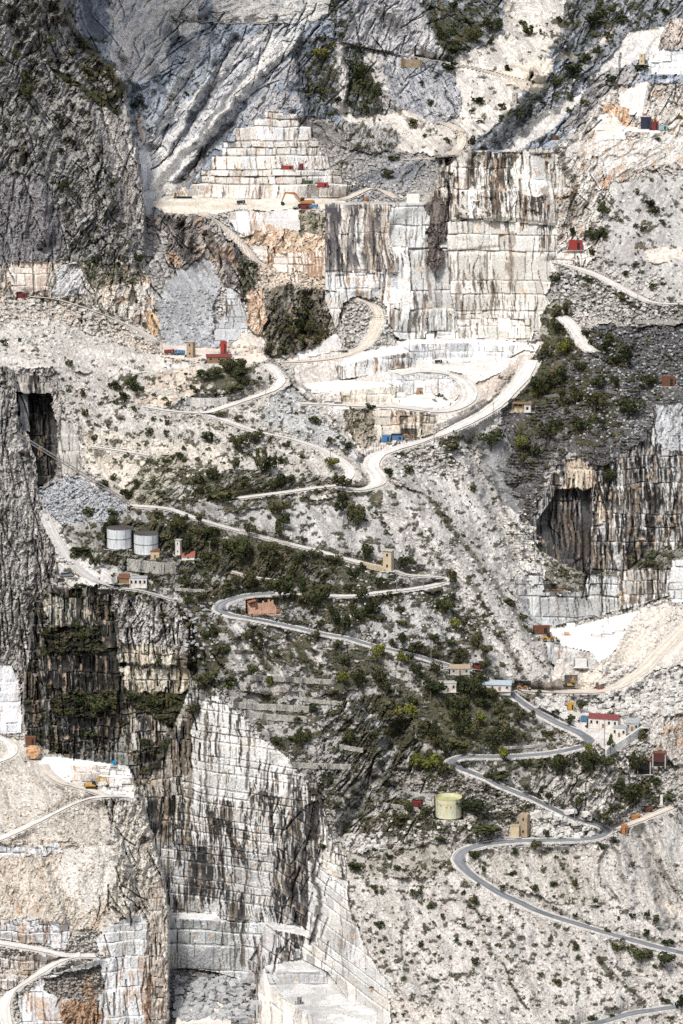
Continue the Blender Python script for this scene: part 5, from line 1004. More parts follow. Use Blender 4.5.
def car(u, v, wpx, label, m_, group=None, rz=0):
    p, k = pad(u, v, wpx, 2, 5); s = wpx * k / 4.4
    t = thing('parked_car', p, label, 'car', group, rz); t.scale = (s, s, s)
    m = MB(); m.prism([(-2.2, .35), (2.2, .35), (2.2, .85), (1.2, .98), (-1.9, .98), (-2.2, .8)], -.85, .85); m.build('body', M(m_), t, bev=.05)
    m = MB(); m.prism([(-1.7, .98), (1.1, .98), (.5, 1.5), (-1.4, 1.5)], -.75, .75); c = m.build('cabin', M('glass'), t)
    m = MB(); m.prism([(-1.4, 1.503), (.5, 1.503), (.45, 1.56), (-1.35, 1.56)], -.74, .74); m.build('roof', M(m_), c)
    for x in (-1.35, 1.35):
        for y in (-.8, .8): wheel(t, x, y, .34, .22)

# ---------------------------------------------------------------- buildings and fixtures
def tower(u, v, wpx, hpx, label, m_='tan_render', cap=True, name='transformer_tower', cat='tower', rz=-.35, group=None):
    p, k = pad(u, v, wpx, 4, hpx + 2); w = wpx * k * .82; h = hpx * k
    t = thing(name, p + Vector((0, w * .6, 0)), label, cat, group, rz)
    m = MB(); m.box((0, 0, h / 2), (w, w, h)); m.build('wall', M(m_), t)
    if cap: m = MB(); m.box((0, 0, h + .13), (w * 1.22, w * 1.22, .25)); m.build('roof_slab', M('concrete'), t)
    for (x, z) in ((0, h * .8), (0, h * .25)):
        o = MB().box((x, -w / 2 - .02, z), (w * .22, .06, w * .3)).build('window' if z > h / 2 else 'door', M('opening'), t)
        MB().box((x, -w / 2 - .07, z - w * .17), (w * .34, .12, .1)).build('sill', M('concrete'), o)
    return t, p, k
def building(u, v, wpx, hpx, dep, label, wallm, roofm, roof='gable', rz=0, nwin=3, over=.3, rise=None, door=True, name='building', cat='building', slope=0):
    p, k = pad(u, v, wpx, dep * .6, hpx + 2); w = wpx * k; h = hpx * k
    t = thing(name, p, label, cat, None, rz)
    m = MB(); m.bx(-w / 2, w / 2, 0, dep, -2, h); m.build('wall', M(wallm), t)
    r = rise if rise else dep * .22
    m = MB()
    if roof == 'gable': prof = [(-over, h - .05), (dep / 2, h + r), (dep + over, h - .05), (dep + over, h + .12), (dep / 2, h + r + .2), (-over, h + .12)]
    elif roof == 'shed': prof = [(-over, h), (dep + over, h + r), (dep + over, h + r + .2), (-over, h + .2)]
    else: prof = [(-over, h + .003), (dep + over, h + .003), (dep + over, h + .25), (-over, h + .25)]
    n = len(prof); vs = [(-w / 2 - over, y, z) for y, z in prof] + [(w / 2 + over, y, z) for y, z in prof]
    m.add(vs, [tuple(range(n))[::-1], tuple(range(n, 2 * n))] + [(i, (i + 1) % n, n + (i + 1) % n, n + i) for i in range(n)])
    if roof == 'gable':
        for x in (-w / 2 + .02, w / 2 - .02): m.add([(x, 0, h), (x, dep, h), (x, dep / 2, h + r)], [(0, 1, 2)])
    if roof == 'shed': m.add([(-w / 2, dep, h), (w / 2, dep, h), (w / 2, dep, h + r), (-w / 2, dep, h + r)], [(0, 1, 2, 3)])
    m.build('roof', M(roofm), t)
    tot = nwin + (1 if door else 0)
    for i in range(tot):
        x = -w / 2 + w * (i + .5) / tot
        if door and i == tot // 2:
            MB().bx(x - .55, x + .55, -.05, -.003, 0, min(2.1, h * .8)).build('door', M('wood'), t)
        else:
            o = MB().bx(x - .5, x + .5, -.04, -.003, h * .45, h * .78).build('window', M('opening'), t)
            MB().bx(x - .62, x + .62, -.14, -.045, h * .45 - .12, h * .45).build('sill', M('concrete'), o)
    return t
def tank(u, v, wpx, hpx, label, m_, rim, rust=False, group=None, open_top=False):
    p, k = pad(u, v, wpx, wpx * .44, hpx + 3); r = wpx * k / 2; h = hpx * k
    t = thing('storage_tank', p + Vector((0, r, 0)), label, 'tank', group)
    n = 40
    def shell(r0, z0, z1): return MB().tube((0, 0, z0), (0, 0, z1), r0, r0, n, cap=False)
    m = shell(r, 0, h)
    if open_top: m.add([(math.cos(2 * math.pi * i / n) * (r - .06), math.sin(2 * math.pi * i / n) * (r - .06), z) for z in (0.3, h) for i in range(n)], [(i, n + i, n + (i + 1) % n, (i + 1) % n) for i in range(n)])
    m.build('shell', M(m_), t, smooth=True)
    if open_top: m = MB().tube((0, 0, h * .82), (0, 0, h * .82 + .05), r - .08, r - .08, n); m.build('floating_roof', M('tank_floor'), t)
    else: m = MB().tube((0, 0, h + .003), (0, 0, h + .25), r * .99, r * .55, n); m.build('roof', M('tank_roof'), t)
    for z in ((h, h * .5) if not open_top else (h,)):
        m = MB(); m.add([(math.cos(2 * math.pi * i / n) * q, math.sin(2 * math.pi * i / n) * q, zz) for q, zz in ((r + .02, z - .12), (r + .14, z - .12), (r + .14, z + .1), (r - .02, z + .1)) for i in range(n)],
              [(a * n + i, ((a + 1) % 4) * n + i, ((a + 1) % 4) * n + (i + 1) % n, a * n + (i + 1) % n) for a in range(4) for i in range(n)])
        m.build('rim', M(rim), t)
    if rust:
        for i in range(26):
            a = math.pi * 1.5 + rnd.uniform(-1.2, 1.2); ln = rnd.uniform(.3, 2.0) * (1 if rnd.random() > .3 else .5); w_ = rnd.uniform(.06, .3); z1 = h * rnd.uniform(.62, .86)
            m = MB(); q = r + .012 + .0015 * i
            m.add([(math.cos(a - w_ / r) * q, math.sin(a - w_ / r) * q, z1), (math.cos(a + w_ / r) * q, math.sin(a + w_ / r) * q, z1 + .1), (math.cos(a + .2 * w_ / r) * q, math.sin(a + .2 * w_ / r) * q, z1 - ln), (math.cos(a - .5 * w_ / r) * q, math.sin(a - .5 * w_ / r) * q, z1 - ln * .9)], [(0, 3, 2, 1)])
            m.build('rust_streak', M('tank_rust'), t)
    m = MB()
    for dx in (-.25, .25): m.tube((r * .6 + dx, -r * .86, 0), (r * .6 + dx, -r * .86, h + .6), .05, .05, 5)
    for i in range(int(h / .5)): m.tube((r * .6 - .25, -r * .86, .4 + i * .5), (r * .6 + .25, -r * .86, .4 + i * .5), .035, .035, 4)
    m.build('ladder', M('steel'), t)
    return t
mat('tank_roof', (.085, .075, .07), .9, .3); mat('tank_floor', (.42, .40, .22), .85, .25)
def pole(u, v, hpx, label, lean=0, arms=True, group=None, r=.16, m_='pole_grey'):
    p = ground(u, v); k = p.y / F; h = hpx * k
    t = thing('utility_pole', p + Vector((0, -.4, 0)), label, 'utility pole', group)
    MB().tube((0, 0, -1.5), (lean, 0, h), r, r * .7, 8).build('mast', M(m_), t)
    if arms:
        MB().box((lean * .95, 0, h * .94), (1.5, .14, .14)).build('crossarm', M(m_), t)
        for x in (-.6, .6): MB().tube((lean + x, 0, h * .94 + .07), (lean + x, 0, h * .94 + .35), .09, .06, 6).build('insulator', M('white_paint'), t)
    return p + Vector((lean, -.4, h * .95))
def stone_strip(name, pts, h, label, cat, m_='stone_wall', thick=.7, block=True, cap=False, out=.5, stuffn=0, rows=None):
    """a wall following the land through picture points; blocks are laid in courses in one mesh"""
    P = catmull([(a, b) for a, b in pts], 1.0)
    y = smooth1(np.array([ground(a, b).y for a, b in P]), 8) - out
    Q = [Vector((yy * float(ray_x(a, b)), yy, CZ + yy * float(ray_t(b)))) for (a, b), yy in zip(P, y)]
    o0 = Q[len(Q) // 2].copy()
    m = MB(); L = 0; ds = [0]
    for a, b in zip(Q[:-1], Q[1:]): L += (b - a).length; ds.append(L)
    def at(s):
        i = min(max(int(np.searchsorted(ds, s)), 1), len(Q) - 1); f = (s - ds[i - 1]) / max(ds[i] - ds[i - 1], 1e-6)
        return Q[i - 1].lerp(Q[i], f), (Q[i] - Q[i - 1])
    rows = rows or max(2, int(h / .55)); rh = h / rows
    for r in range(rows):
        s = rnd.uniform(-.6, 0)
        while s < L:
            w = rnd.uniform(.6, 1.3) * max(1, rh); c, d = at(min(max(s + w / 2, 0), L))
            a = math.atan2(d.y, d.x)
            m.box(c - o0 + Vector((0, 0, rh * (r + .5) - .3)), (w * .93, thick * (1 - .02 * r) + rnd.uniform(-.12, .12), rh * .9), a, -math.asin(max(-1, min(1, d.z / max(d.length, 1e-6)))) * 1.0, 0, 1, .04)
            s += w
    n = max(2, int(L / 3))
    for i in range(n):
        c, d = at((i + .5) * L / n); m.box(c - o0 + Vector((0, .25, h / 2 - .4)), (L / n * 1.08, thick * .6, h * .92), math.atan2(d.y, d.x), -math.asin(max(-1, min(1, d.z / max(d.length, 1e-6)))))
    o = m.build(name, M(m_)); o.location = o0
    tag(o, label, cat)
    return o
# ================================================================ THE THINGS IN THE PHOTOGRAPH
# tanks
tank(118.5, 549.5, 25, 20.5, 'left of the two grey-white cylindrical tanks with a dark domed top', 'tank_white', 'tank_roof')
tank(145.5, 555, 25, 20.5, 'right of the two grey-white cylindrical tanks, a small hut at its foot', 'tank_white', 'tank_roof')
tank(449, 819.5, 27.5, 20.5, 'pale yellow open topped round tank with rust stains beside the road', 'tank_yellow', 'tank_rim', True, None, True) if mat('tank_rim', (.60, .50, .12), .8, .15) else 0
building(155, 559, 9, 7.5, 3, 'tiny tan hut at the foot of the right grey-white tank', 'tan_render', 'rusty_metal', 'shed', 0, 0, .2, .8, True, 'hut', 'hut')
tower(178.5, 555, 6.5, 15, 'slim white plastered tower beside a red tiled shed', 'white_render', True)
building(188, 559.5, 13, 2.6, 5, 'low shed with an orange red tiled roof at the foot of the white tower', 'white_render', 'red_tile', 'shed', 0, 1, .3, 1.6, False, 'shed', 'shed')
building(138, 587.5, 18, 9.5, 5, 'cream two bay building below the two white tanks', 'white_render', 'grey_roof', 'flat', 0, 4, .2, None, False)
building(124, 583, 10, 5, 4, 'open lean-to shed with rusty roof left of the cream building', 'wood', 'rusty_metal', 'shed', 0, 0, .4, 1.2, False, 'shed', 'shed')
# towers
tower(388.5, 571, 11, 20.5, 'tan square tower with flat cap where the gravel track bends', 'tan_render')
tower(524.5, 837.5, 11, 24, 'tall brown and tan square tower inside the asphalt hairpin', 'brown_render', False)
building(514.5, 837, 9, 11, 4, 'small tan annex leaning on the left side of the tall brown tower', 'tan_render', 'brown_render', 'flat', -.2, 0, .05, None, False, 'annex', 'annex')
tower(190.8, 357.5, 8.5, 15.5, 'stout brown stone tower among the red and blue trucks', 'brown_render', True)
tower(642.5, 64, 6, 10, 'small tan tower on the slope below the upper right crag', 'tan_render', False)
tower(515, 104, 5.5, 11, 'small grey stone tower on the dark far spur', 'concrete', False)
# long low wall beside the tan tower
o = stone_strip('low_wall', [(362, 566), (372, 569), (383, 571.5)], 2.6, 'low tan masonry wall running left from the tan square tower', 'wall', 'tan_render', .6, rows=3)
# lodges
building(603, 728, 31, 9.5, 7, 'white long building with a dark red gable roof by the quarry yard', 'white_render', 'red_roof', 'gable', -.28, 4, .35, 1.6)
building(619, 737, 14, 9, 5, 'small white annex just below the red roofed building', 'white_render', 'grey_roof', 'flat', -.28, 2, .15)
building(632, 731, 13, 8, 6, 'grey roofed outbuilding right of the white annex', 'concrete', 'grey_roof', 'shed', -.2, 2, .2, .9)
building(496, 691, 30, 6.5, 7, 'low white shed with a blue grey metal roof by the asphalt road', 'white_render', 'blue_roof', 'gable', -.12, 3, .4, 1.4, True, 'shed', 'shed') if mat('blue_roof', (.36, .42, .47), .6, .15) else 0
building(448, 692, 17, 9, 5, 'white plastered hut left of the dark tree below the road', 'white_render', 'concrete', 'flat', 0, 2, .2, None, True, 'hut', 'hut')
building(460, 674.5, 20, 6, 5, 'brown roofed low hut on the uphill side of the asphalt road', 'concrete', 'brown_render', 'shed', 0, 2, .3, .8, True, 'hut', 'hut')
# flat roofed hut of the middle slope, on posts
def open_hut():
    p, k = pad(522, 412, 24, 5, 13, C(.5, .47, .42))
    t = thing('hut', p, 'flat roofed hut with open posts beside the quarry track', 'hut', None, -.2)
    MB().bx(-5.2, 5.0, -.3, 4.6, 4.2, 4.7).build('roof', M('wood'), t)
    MB().bx(1.0, 4.6, .2, 4.2, -1, 4.2).build('wall', M('white_render'), t)
    MB().bx(-4.4, .8, 1.6, 4.2, -1, 2.6).build('low_wall', M('tan_render'), t)
    for x in (-4.9, -2.2, .4):
        MB().bx(x - .15, x + .15, -.1, .2, -2.5, 4.2).build('post', M('wood'), t)
    MB().bx(2.2, 3.4, .12, .19, 1.2, 2.8).build('window', M('opening'), t)
open_hut()
# ruined brick building
def ruin():
    p, k = pad(263, 614, 32, 9, 16, C(.42, .28, .2))
    t = thing('ruined_building', p, 'roofless orange brick ruin inside the first road bend', 'ruin', None, .2)
    W2 = 6.6
    for (a, b, y0, y1, hh) in ((-W2, W2, 0, .5, 3.4), (-W2, W2, 7.5, 8, 5.4), (-W2, -W2 + .5, .5, 7.5, 4.6), (W2 - .5, W2, .5, 7.5, 3.6), (-1.5, -1.0, .5, 7.5, 4.0)):
        m = MB(); n = max(2, int((b - a) / .9)) if b - a > 1 else 1; n2 = max(2, int((y1 - y0) / .9)) if y1 - y0 > 1 else 1
        for i in range(n):
            for j in range(n2):
                h = hh * rnd.uniform(.55, 1.0)
                m.bx(a + (b - a) * i / n, a + (b - a) * (i + 1) / n, y0 + (y1 - y0) * j / n2, y0 + (y1 - y0) * (j + 1) / n2, -.6, h)
        m.build('wall', M('brick'), t)
    m = MB()
    for i in range(150): m.box((rnd.uniform(-W2, W2), rnd.uniform(-1.5, 7.5), rnd.uniform(0, .9)), (rnd.uniform(.3, 1.1), rnd.uniform(.3, .9), rnd.uniform(.2, .6)), rnd.uniform(0, 3), rnd.uniform(-.5, .5))
    m.build('fallen_bricks', M('brick'), t)
    m = MB(); m.prism([(-W2, 4.8), (-W2 + 4, 5.6), (-W2 + 4, 5.8), (-W2, 5.0)], 4, 8.2); m.build('roof_remnant', M('red_tile'), t)
ruin()
# machines
excavator(92, 788.5, 22, 'yellow excavator with black cab on the lower left white platform', 'yellow_paint', 1)
excavator(305, 207, 26, 'orange excavator with its long arm raised on the upper shelf', 'orange_paint', -1, 'orange_paint', 1.2)
excavator(571, 687, 13, 'yellow excavator with black boom raised below the white quarry floor', 'yellow_paint', 1, 'black_metal', .6, True)
loader(549, 641.5, 18, 'yellow wheel loader beside the container on the white quarry floor', 1)
loader(522.5, 690, 14, 'yellow wheel loader at the roadside below the scree slope', 1, 'orange_paint')
loader(409, 438, 13, 'orange machine parked right of the blue containers', 1, 'orange_paint')
truck(169.5, 354.5, 11, 'dark red dump truck left of the blue dump truck', 'dark_red', 'dark_red', 1)
truck(180, 355, 11, 'blue dump truck next to the brown stone tower', 'blue_paint', 'blue_paint', -1)
truck(600, 690, 6, 'small red truck on the tan haul track', 'red_paint', 'red_paint', 1, 5)
truck(241, 204.5, 9, 'small dark blue truck on the upper white shelf', 'navy_paint', 'navy_paint', 1, 4)
truck(314, 208.5, 9, 'small blue truck in front of the orange excavator', 'blue_paint', 'blue_paint', 1, 5)
truck(438.5, 363.5, 8, 'small dark truck on the light floor of the middle pit', 'black_metal', 'black_metal', 1, 4)
# containers
container(386, 442, 9, 6.5, 'bright blue container left of a lower blue one at the track junction', 'blue_paint', 0)
container(397.5, 440, 11, 4, 'low open blue skip between the blue container and the orange machine', 'blue_paint', -.1, name='skip', cat='skip')
container(223.5, 353.5, 6.5, 12, 'tall bright red cabin beside the open shed', 'red_paint', 0, name='cabin', cat='cabin')
building(219, 363, 25, 6, 4, 'long low shed with dark red roof below the tall red cabin', 'wood', 'red_roof', 'shed', .05, 3, .4, .9, False, 'shed', 'shed')
container(575.5, 250, 13, 9.5, 'dark red container on stilts at the edge of the right quarry', 'red_paint', 0, 0)
container(646, 129, 10, 11.5, 'tall black container left of a dark red one', 'navy_paint', 0)
container(655, 130, 7, 8, 'dark red container between the black and the pale green one', 'dark_red', 0)
container(663, 130, 9, 4.5, 'low pale green container right of the dark red one', 'teal_paint', 0)
container(668.5, 386.5, 13, 10, 'rusty red cabin on the dark rubble slope', 'rusty_metal', 0, name='cabin', cat='cabin')
container(542, 634, 16, 8, 'dark rusty container with open side above the yellow loader', 'rusty_metal', 0)
container(30.5, 745, 10.5, 8, 'rusty brown container standing on an orange rock', 'rusty_metal', 0)
container(288, 169.5, 11, 3.4, 'low red container on a bench of the stepped quarry', 'red_paint', 0)
container(301.5, 170, 4, 6, 'narrow dark red cabin on a bench of the stepped quarry', 'dark_red', 0, name='cabin', cat='cabin')
container(323, 187, 10, 4, 'orange red container at the foot of the stepped quarry', 'red_paint', 0)
container(305, 209.5, 9, 4, 'dark red container beneath the raised orange arm', 'dark_red', 0)
container(308, 184, 10, 3, 'low green tarpaulin covered load at the stepped quarry foot', 'green_tarp', 0, name='covered_load', cat='load') if mat('green_tarp', (.06, .09, .05), .9, .2) else 0
container(555.5, 140, 6, 4, 'small rusty red hut on the rim above the great wall', 'rusty_metal', 0, name='hut', cat='hut')
container(299.5, 1004, 5, 6, 'small grey pump box on the white floor of the deep pit', 'steel', 0, dep=1.5, name='pump_box', cat='box')
container(446, 363.5, 5, 3, 'small white container beside the dark truck', 'white_paint', 0)
container(624.5, 834, 6, 9, 'orange red booth where the tan track leaves the asphalt bend', 'orange_paint', 0, name='booth', cat='booth')
container(419.5, 394, 4, 4, 'small orange compressor on the inner white quarry floor', 'orange_paint', 0, dep=1.5, name='compressor', cat='machine')
container(402, 394.5, 7, 4, 'white cut marble block left of the orange compressor', 'marble_cut', 0, dep=2, name='generator', cat='machine') if False else 0
container(114, 765.5, 3, 4, 'small bright blue cabinet on the rim of the white platform', 'blue_bright', 0, dep=1.2, name='cabinet', cat='cabinet') if mat('blue_bright', (.02, .32, .55), .5, .1) else 0
container(479, 669, 10, 3.5, 'dark red covered trailer on the uphill verge of the road', 'dark_red', -.3, name='trailer', cat='trailer')
container(548, 813.5, 9, 3.5, 'flat rusty skip', 'rusty_metal') if False else 0
container(649, 812, 9, 3.6, 'low rust brown skip beside the tan track', 'rusty_metal', .2, name='skip', cat='skip')
container(637, 819.5, 10, 3.6, 'low orange skip left of the rust brown skip', 'orange_paint', .3, name='skip', cat='skip')
container(417, 807.5, 9, 5.5, 'dark red open crate in the bushes left of the yellow tank', 'dark_red', 0, name='crate', cat='crate')
container(571, 710, 7, 7, 'yellow cement hopper behind the blue sheets by the yard', 'yellow_paint', 0, name='hopper', cat='hopper')
container(586, 722, 12, 5, 'blue covered stack left of the white building', 'blue_grey', -.4, name='covered_stack', cat='stack') if mat('blue_grey', (.08, .17, .25), .7, .3) else 0
# black and rust hoppers on the right
def hopper(u, v, wpx, hpx, label, m_):
    p, k = pad(u, v, wpx, 4, hpx + 2); w, h = wpx * k, hpx * k
    t = thing('ore_bin', p, label, 'ore bin', None, -.2)
    MB().bx(-w / 2, w / 2, 0, 3.6, h * .3, h).build('bin', M(m_), t)
    MB().bx(-w / 2 - .15, w / 2 + .15, -.15, 3.75, h - .35, h + .05).build('rim', M('rusty_metal'), t)
    MB().bx(-w / 2 - .02, -w / 2 + .5, -.3, -.02, -1, h * .9).build('buttress', M('concrete'), t)
    MB().bx(w / 2 - .5, w / 2 + .02, -.3, -.02, -1, h * .9).build('buttress', M('concrete'), t)
    MB().bx(-w / 2 + .1, w / 2 - .1, .3, 3.4, -1, h * .3 - .01).build('base', M('opening'), t)
hopper(644, 774, 14, 15, 'left black bin between pale concrete buttresses below the yard', 'black_metal')
hopper(659, 766, 14, 14, 'right rust red bin between pale concrete buttresses below the yard', 'rusty_dark') if mat('rusty_dark', (.09, .035, .03), .9, .3) else 0
# white pier
p, k = pad(661.5, 806, 4, 2, 14); t = thing('marble_pillar', p, 'lone white stone pillar beside the tan track', 'pillar')
MB().box((0, .6, 2.6), (1.4, 1.3, 5.2), 0, 0, 0, .8, .08).build('shaft', M('marble_cut'), t); MB().box((0, .6, .2), (2.0, 1.9, .7), jit=.06).build('foot', M('concrete'), t)
# loading dock wall
stone_strip('retaining_wall', [(606, 757), (618, 750), (630, 742), (640, 735)], 4.2, 'white block loading wall descending from the quarry yard', 'wall', 'marble_cut', .8, rows=4)
stone_strip('retaining_wall', [(536, 703), (548, 710), (560, 716), (575, 725), (586, 732)], 1.8, 'white block parapet between the asphalt road and the yard', 'wall', 'marble_cut', .7, rows=3)
# masonry walls of the slopes
WALLS = [
 ([(233, 707), (255, 709), (280, 710), (308, 712)], 3.0, 'upper long dry stone wall right of the tall stained quarry wall', 'stone_wall'),
 ([(245, 716), (265, 719), (290, 721), (306, 722)], 3.0, 'second dry stone wall just under the upper one right of the tall stained wall', 'stone_wall'),
 ([(292, 767), (315, 768), (350, 769)], 2.6, 'dry stone wall above the shoulder of the tall stained quarry wall', 'stone_wall'),
 ([(250, 680), (280, 681), (310, 683), (335, 684)], 2.6, 'dry stone wall across the grey slope under the asphalt road', 'stone_wall'),
 ([(128, 570), (145, 572), (165, 574), (175, 573)], 6.0, 'high grey masonry wall under the right white tank', 'stone_wall'),
 ([(175, 590), (200, 592), (212, 590)], 1.6, 'short rubble wall right of the cream building', 'stone_wall'),
 ([(378, 805), (400, 808), (425, 812)], 1.8, 'low rubble wall left of the yellow tank', 'stone_wall'),
 ([(300, 700), (320, 703), (345, 705)], 1.8, 'short rubble wall high on the grey slope', 'stone_wall'),
 ([(340, 748), (350, 750), (362, 752)], 2.2, 'short dry stone wall at the head of the grey gully', 'stone_wall'),
 ([(498, 749), (520, 748), (545, 746)], 1.4, 'low stone parapet above the straight asphalt road', 'stone_wall'),
 ([(420, 575), (436, 576), (444, 574)], 1.0, 'stone kerb wall at the tip of the gravel hairpin', 'stone_wall'),
 ([(186, 404), (200, 405), (215, 405), (226, 404)], 4.0, 'row of pale cut blocks holding the slope above the track', 'marble_rough'),
 ([(156, 392), (164, 394), (172, 394)], 2.4, 'short pale block wall left of the blocks above the track', 'marble_rough'),
 ([(401, 66), (410, 67), (421, 67)], 5.0, 'brown masonry wall carrying the far mountain track', 'brown_render'),
 ([(556, 66), (566, 66)], 1.0, '', None),
 ([(592, 393), (605, 392), (616, 394)], 1.6, 'upper terrace wall on the dark slope', 'stone_dark'),
 ([(590, 400), (603, 400), (612, 402)], 1.6, 'terrace wall of the dark slope under the upper one', 'stone_dark'),
 ([(545, 398), (560, 396), (574, 398)], 1.6, 'short terrace wall on the dark slope near the flat roofed hut', 'stone_dark'),
 ([(500, 470), (512, 472), (522, 476)], 1.6, 'terrace wall on the dark gully below the flat roofed hut', 'stone_dark'),
 ([(498, 490), (508, 492), (520, 496)], 1.6, 'lowest terrace wall on the dark gully above the pit rim', 'stone_dark'),
 ([(636, 323), (655, 323), (675, 325)], 1.8, 'grey block wall at the top of the dark slope', 'stone_wall'),
 ([(240, 532), (262, 537), (290, 545)], 1.2, 'low stone edge under the gravel track', 'stone_wall'),
]
for pts, h, lab, m_ in WALLS:
    if m_: stone_strip('retaining_wall', pts, h, lab, 'wall', m_, .7)
# poles
PO = [(434, 439.5, 27, 'tall utility pole beside the orange machine at the track junction'), (493, 418.5, 17, 'utility pole on the outer edge of the quarry ramp'), (604, 750, 34, 'tall pole in front of the white annex at the road bend'),
 (574.5, 825, 43, 'very tall thin pole on the inside of the upper asphalt hairpin'), (431, 667, 27, 'tall pole below the straight asphalt road near the huts'), (396.5, 594, 23, 'pole between the two gravel tracks right of the tan tower'),
 (423.6, 588, 11, 'short pole near the tip of the gravel hairpin'), (49.5, 321, 17, 'brown post on the tan track under the left cliff'), (162, 354, 14, 'dark post left of the dark red truck'), (266, 396, 17, 'pole on the inside of the upper hairpin of the gravel track'),
 (330.5, 458, 13, 'pole above the lower hairpin of the gravel track'), (614, 153, 18, 'pole on the rim in front of the white cut block'), (637.5, 305, 14, 'thin pole where the right gravel track meets the frame'), (618, 327, 22, 'thin pole on the slope under the right gravel track'),
 (210, 556, 16, 'dark pole in the bushes right of the white tower'), (545, 138, 8, 'small post on the rim near the rusty hut'), (451, 848, 20, 'thin pole left of the lower asphalt hairpin'), (404, 488, 8, 'short post below the track junction'), (300, 378, 7, 'short marker post beside the tan haul track'), (230, 366, 10, 'short dark post on the yard beside the red cabin')]
for u, v, h, lab in PO:
    q = pole(u, v, h, lab, rnd.uniform(-.2, .2), h > 15, None, .20 if h > 12 else .16)
# lattice conveyor across the left pit
def conveyor():
    a = ground(18, 437) + Vector((0, -4, 0)); b = ground(131, 508) + Vector((0, -6, 2))
    b = Vector((1495 * float(ray_x(131, 507)), 1495, CZ + 1495 * float(ray_t(507)))) if b.y > a.y else b
    ya, yb = min(a.y, 1560), min(b.y, 1545) 
    a = Vector((ya * float(ray_x(18, 436)), ya, CZ + ya * float(ray_t(436)))); b = Vector((yb * float(ray_x(131, 506)), yb, CZ + yb * float(ray_t(506))))
    t = thing('lattice_gantry', a, 'long grey lattice gantry slanting down across the left pit', 'gantry')
    d = b - a; n = 34; up = Vector((0, 0, 1.5)); sd = Vector((0, 1.2, 0))
    for k, off in enumerate((Vector((0, 0, 0)), up, sd, up + sd)):
        MB().tube(off, d + off, .14, .14, 5).build('chord', M('pole_grey'), t)
    m = MB()
    for i in range(n):
        p, q = d * (i / n), d * ((i + 1) / n)
        m.tube(p, q + up, .07, .07, 4, False); m.tube(p + up, p, .07, .07, 4, False); m.tube(p + sd, q + up + sd, .06, .06, 4, False); m.tube(p + up, p + up + sd, .06, .06, 4, False)
    m.build('lattice', M('pole_grey'), t)
    for f in (.35, .97):
        p = d * f; MB().tube(p + Vector((0, .6, 0)), p + Vector((0, .6, -9)), .25, .3, 6).build('support', M('pole_grey'), t)
conveyor()
# small cable between poles of the lower road
m = MB(); a = ground(540, 800) + Vector((0, -1, 1)); b = ground(572, 762) + Vector((0, -1, 2))
for i in range(12):
    f0, f1 = i / 12, (i + 1) / 12; s0, s1 = -1.6 * math.sin(math.pi * f0), -1.6 * math.sin(math.pi * f1)
    m.tube((b - a) * f0 + Vector((0, 0, s0)), (b - a) * f1 + Vector((0, 0, s1)), .09, .09, 4)
o = m.build('cable', M('cable')); o.location = a; tag(o, 'sagging grey cable crossing the bushes above the lower road', 'cable')
# steel beams on the shelf
p, k = pad(184, 198.5, 17, 2, 5); t = thing('steel_beam', p, 'dark steel girder lying on the upper shelf', 'girder')
for z in (.2, 1.0): MB().bx(-4.4, 4.6, 0, 1.0, z, z + .16).build('flange', M('black_metal'), t)
MB().bx(-4.4, 4.6, .42, .56, .36, 1.0).build('web', M('black_metal'), t)
# rusty scrap on the ledge
p, k = pad(555, 592, 20, 3, 8, C(.3, .26, .22)); t = thing('scrap_pile', p, 'pile of rusty beams on the ledge above the white quarry wall', 'scrap pile')
for i in range(14):
    x, z = rnd.uniform(-3.2, 3.2), rnd.uniform(.2, 1.6)
    MB().box((x, rnd.uniform(0, 2.5), z), (rnd.uniform(2, 4.5), .35, .3), rnd.uniform(-.5, .5), rnd.uniform(-.25, .25)).build('beam', M(rnd.choice(['rusty_metal', 'wood', 'black_metal'])), t)
# cars and vans
for u, v, w_, lab, m_ in [(314, 742, 8, '', None), (62, 561, 9, 'white van nearest the left end of the pale bowl', 'car_white'), (70, 564, 8, 'white car right of the white van in the pale bowl', 'car_white'), (66, 577, 14, 'long dark flatbed parked under the white van', 'car_grey'),
    (103, 588, 6, 'small white car left of the cream building', 'car_white'), (332, 558.5, 8, 'dark car on the gravel track left of the tan tower', 'car_grey'), (427, 575, 6, 'white car at the tip of the gravel hairpin', 'car_white'), (204, 361, 7, 'grey car on the yard below the brown tower', 'car_grey'),
    (193, 363.5, 6, 'white car on the yard left of the grey car', 'car_white'), (447, 669, 7, 'white van left of the brown roofed hut', 'car_white'), (560, 640, 5, '', None)]:
    if m_: car(u, v, w_, lab, m_, None, rnd.uniform(-.2, .2))
loader(421.5, 573.5, 5, 'tiny yellow loader beside the white car at the gravel hairpin', 1)
loader(177, 362.5, 6, 'small orange loader on the yard below the red truck', 1, 'orange_paint')
loader(139, 369, 6, 'small orange digger alone on the edge of the left terrace', 1, 'orange_paint')
loader(653, 29, 6, 'tiny yellow loader on the skyline of the upper right tip', 1)
container(234, 354.5, 5, 4, 'small white cabin right of the red cabin', 'white_paint', 0, name='cabin', cat='cabin')
container(22, 298, 9, 4, 'dark red crawler drill at the foot of the left cliff', 'dark_red', .2, name='drill_rig', cat='drill rig')
container(366, 200.5, 4, 3, 'tiny orange box on the rim of the great wall', 'orange_paint', 0, dep=1.5, name='box', cat='box')
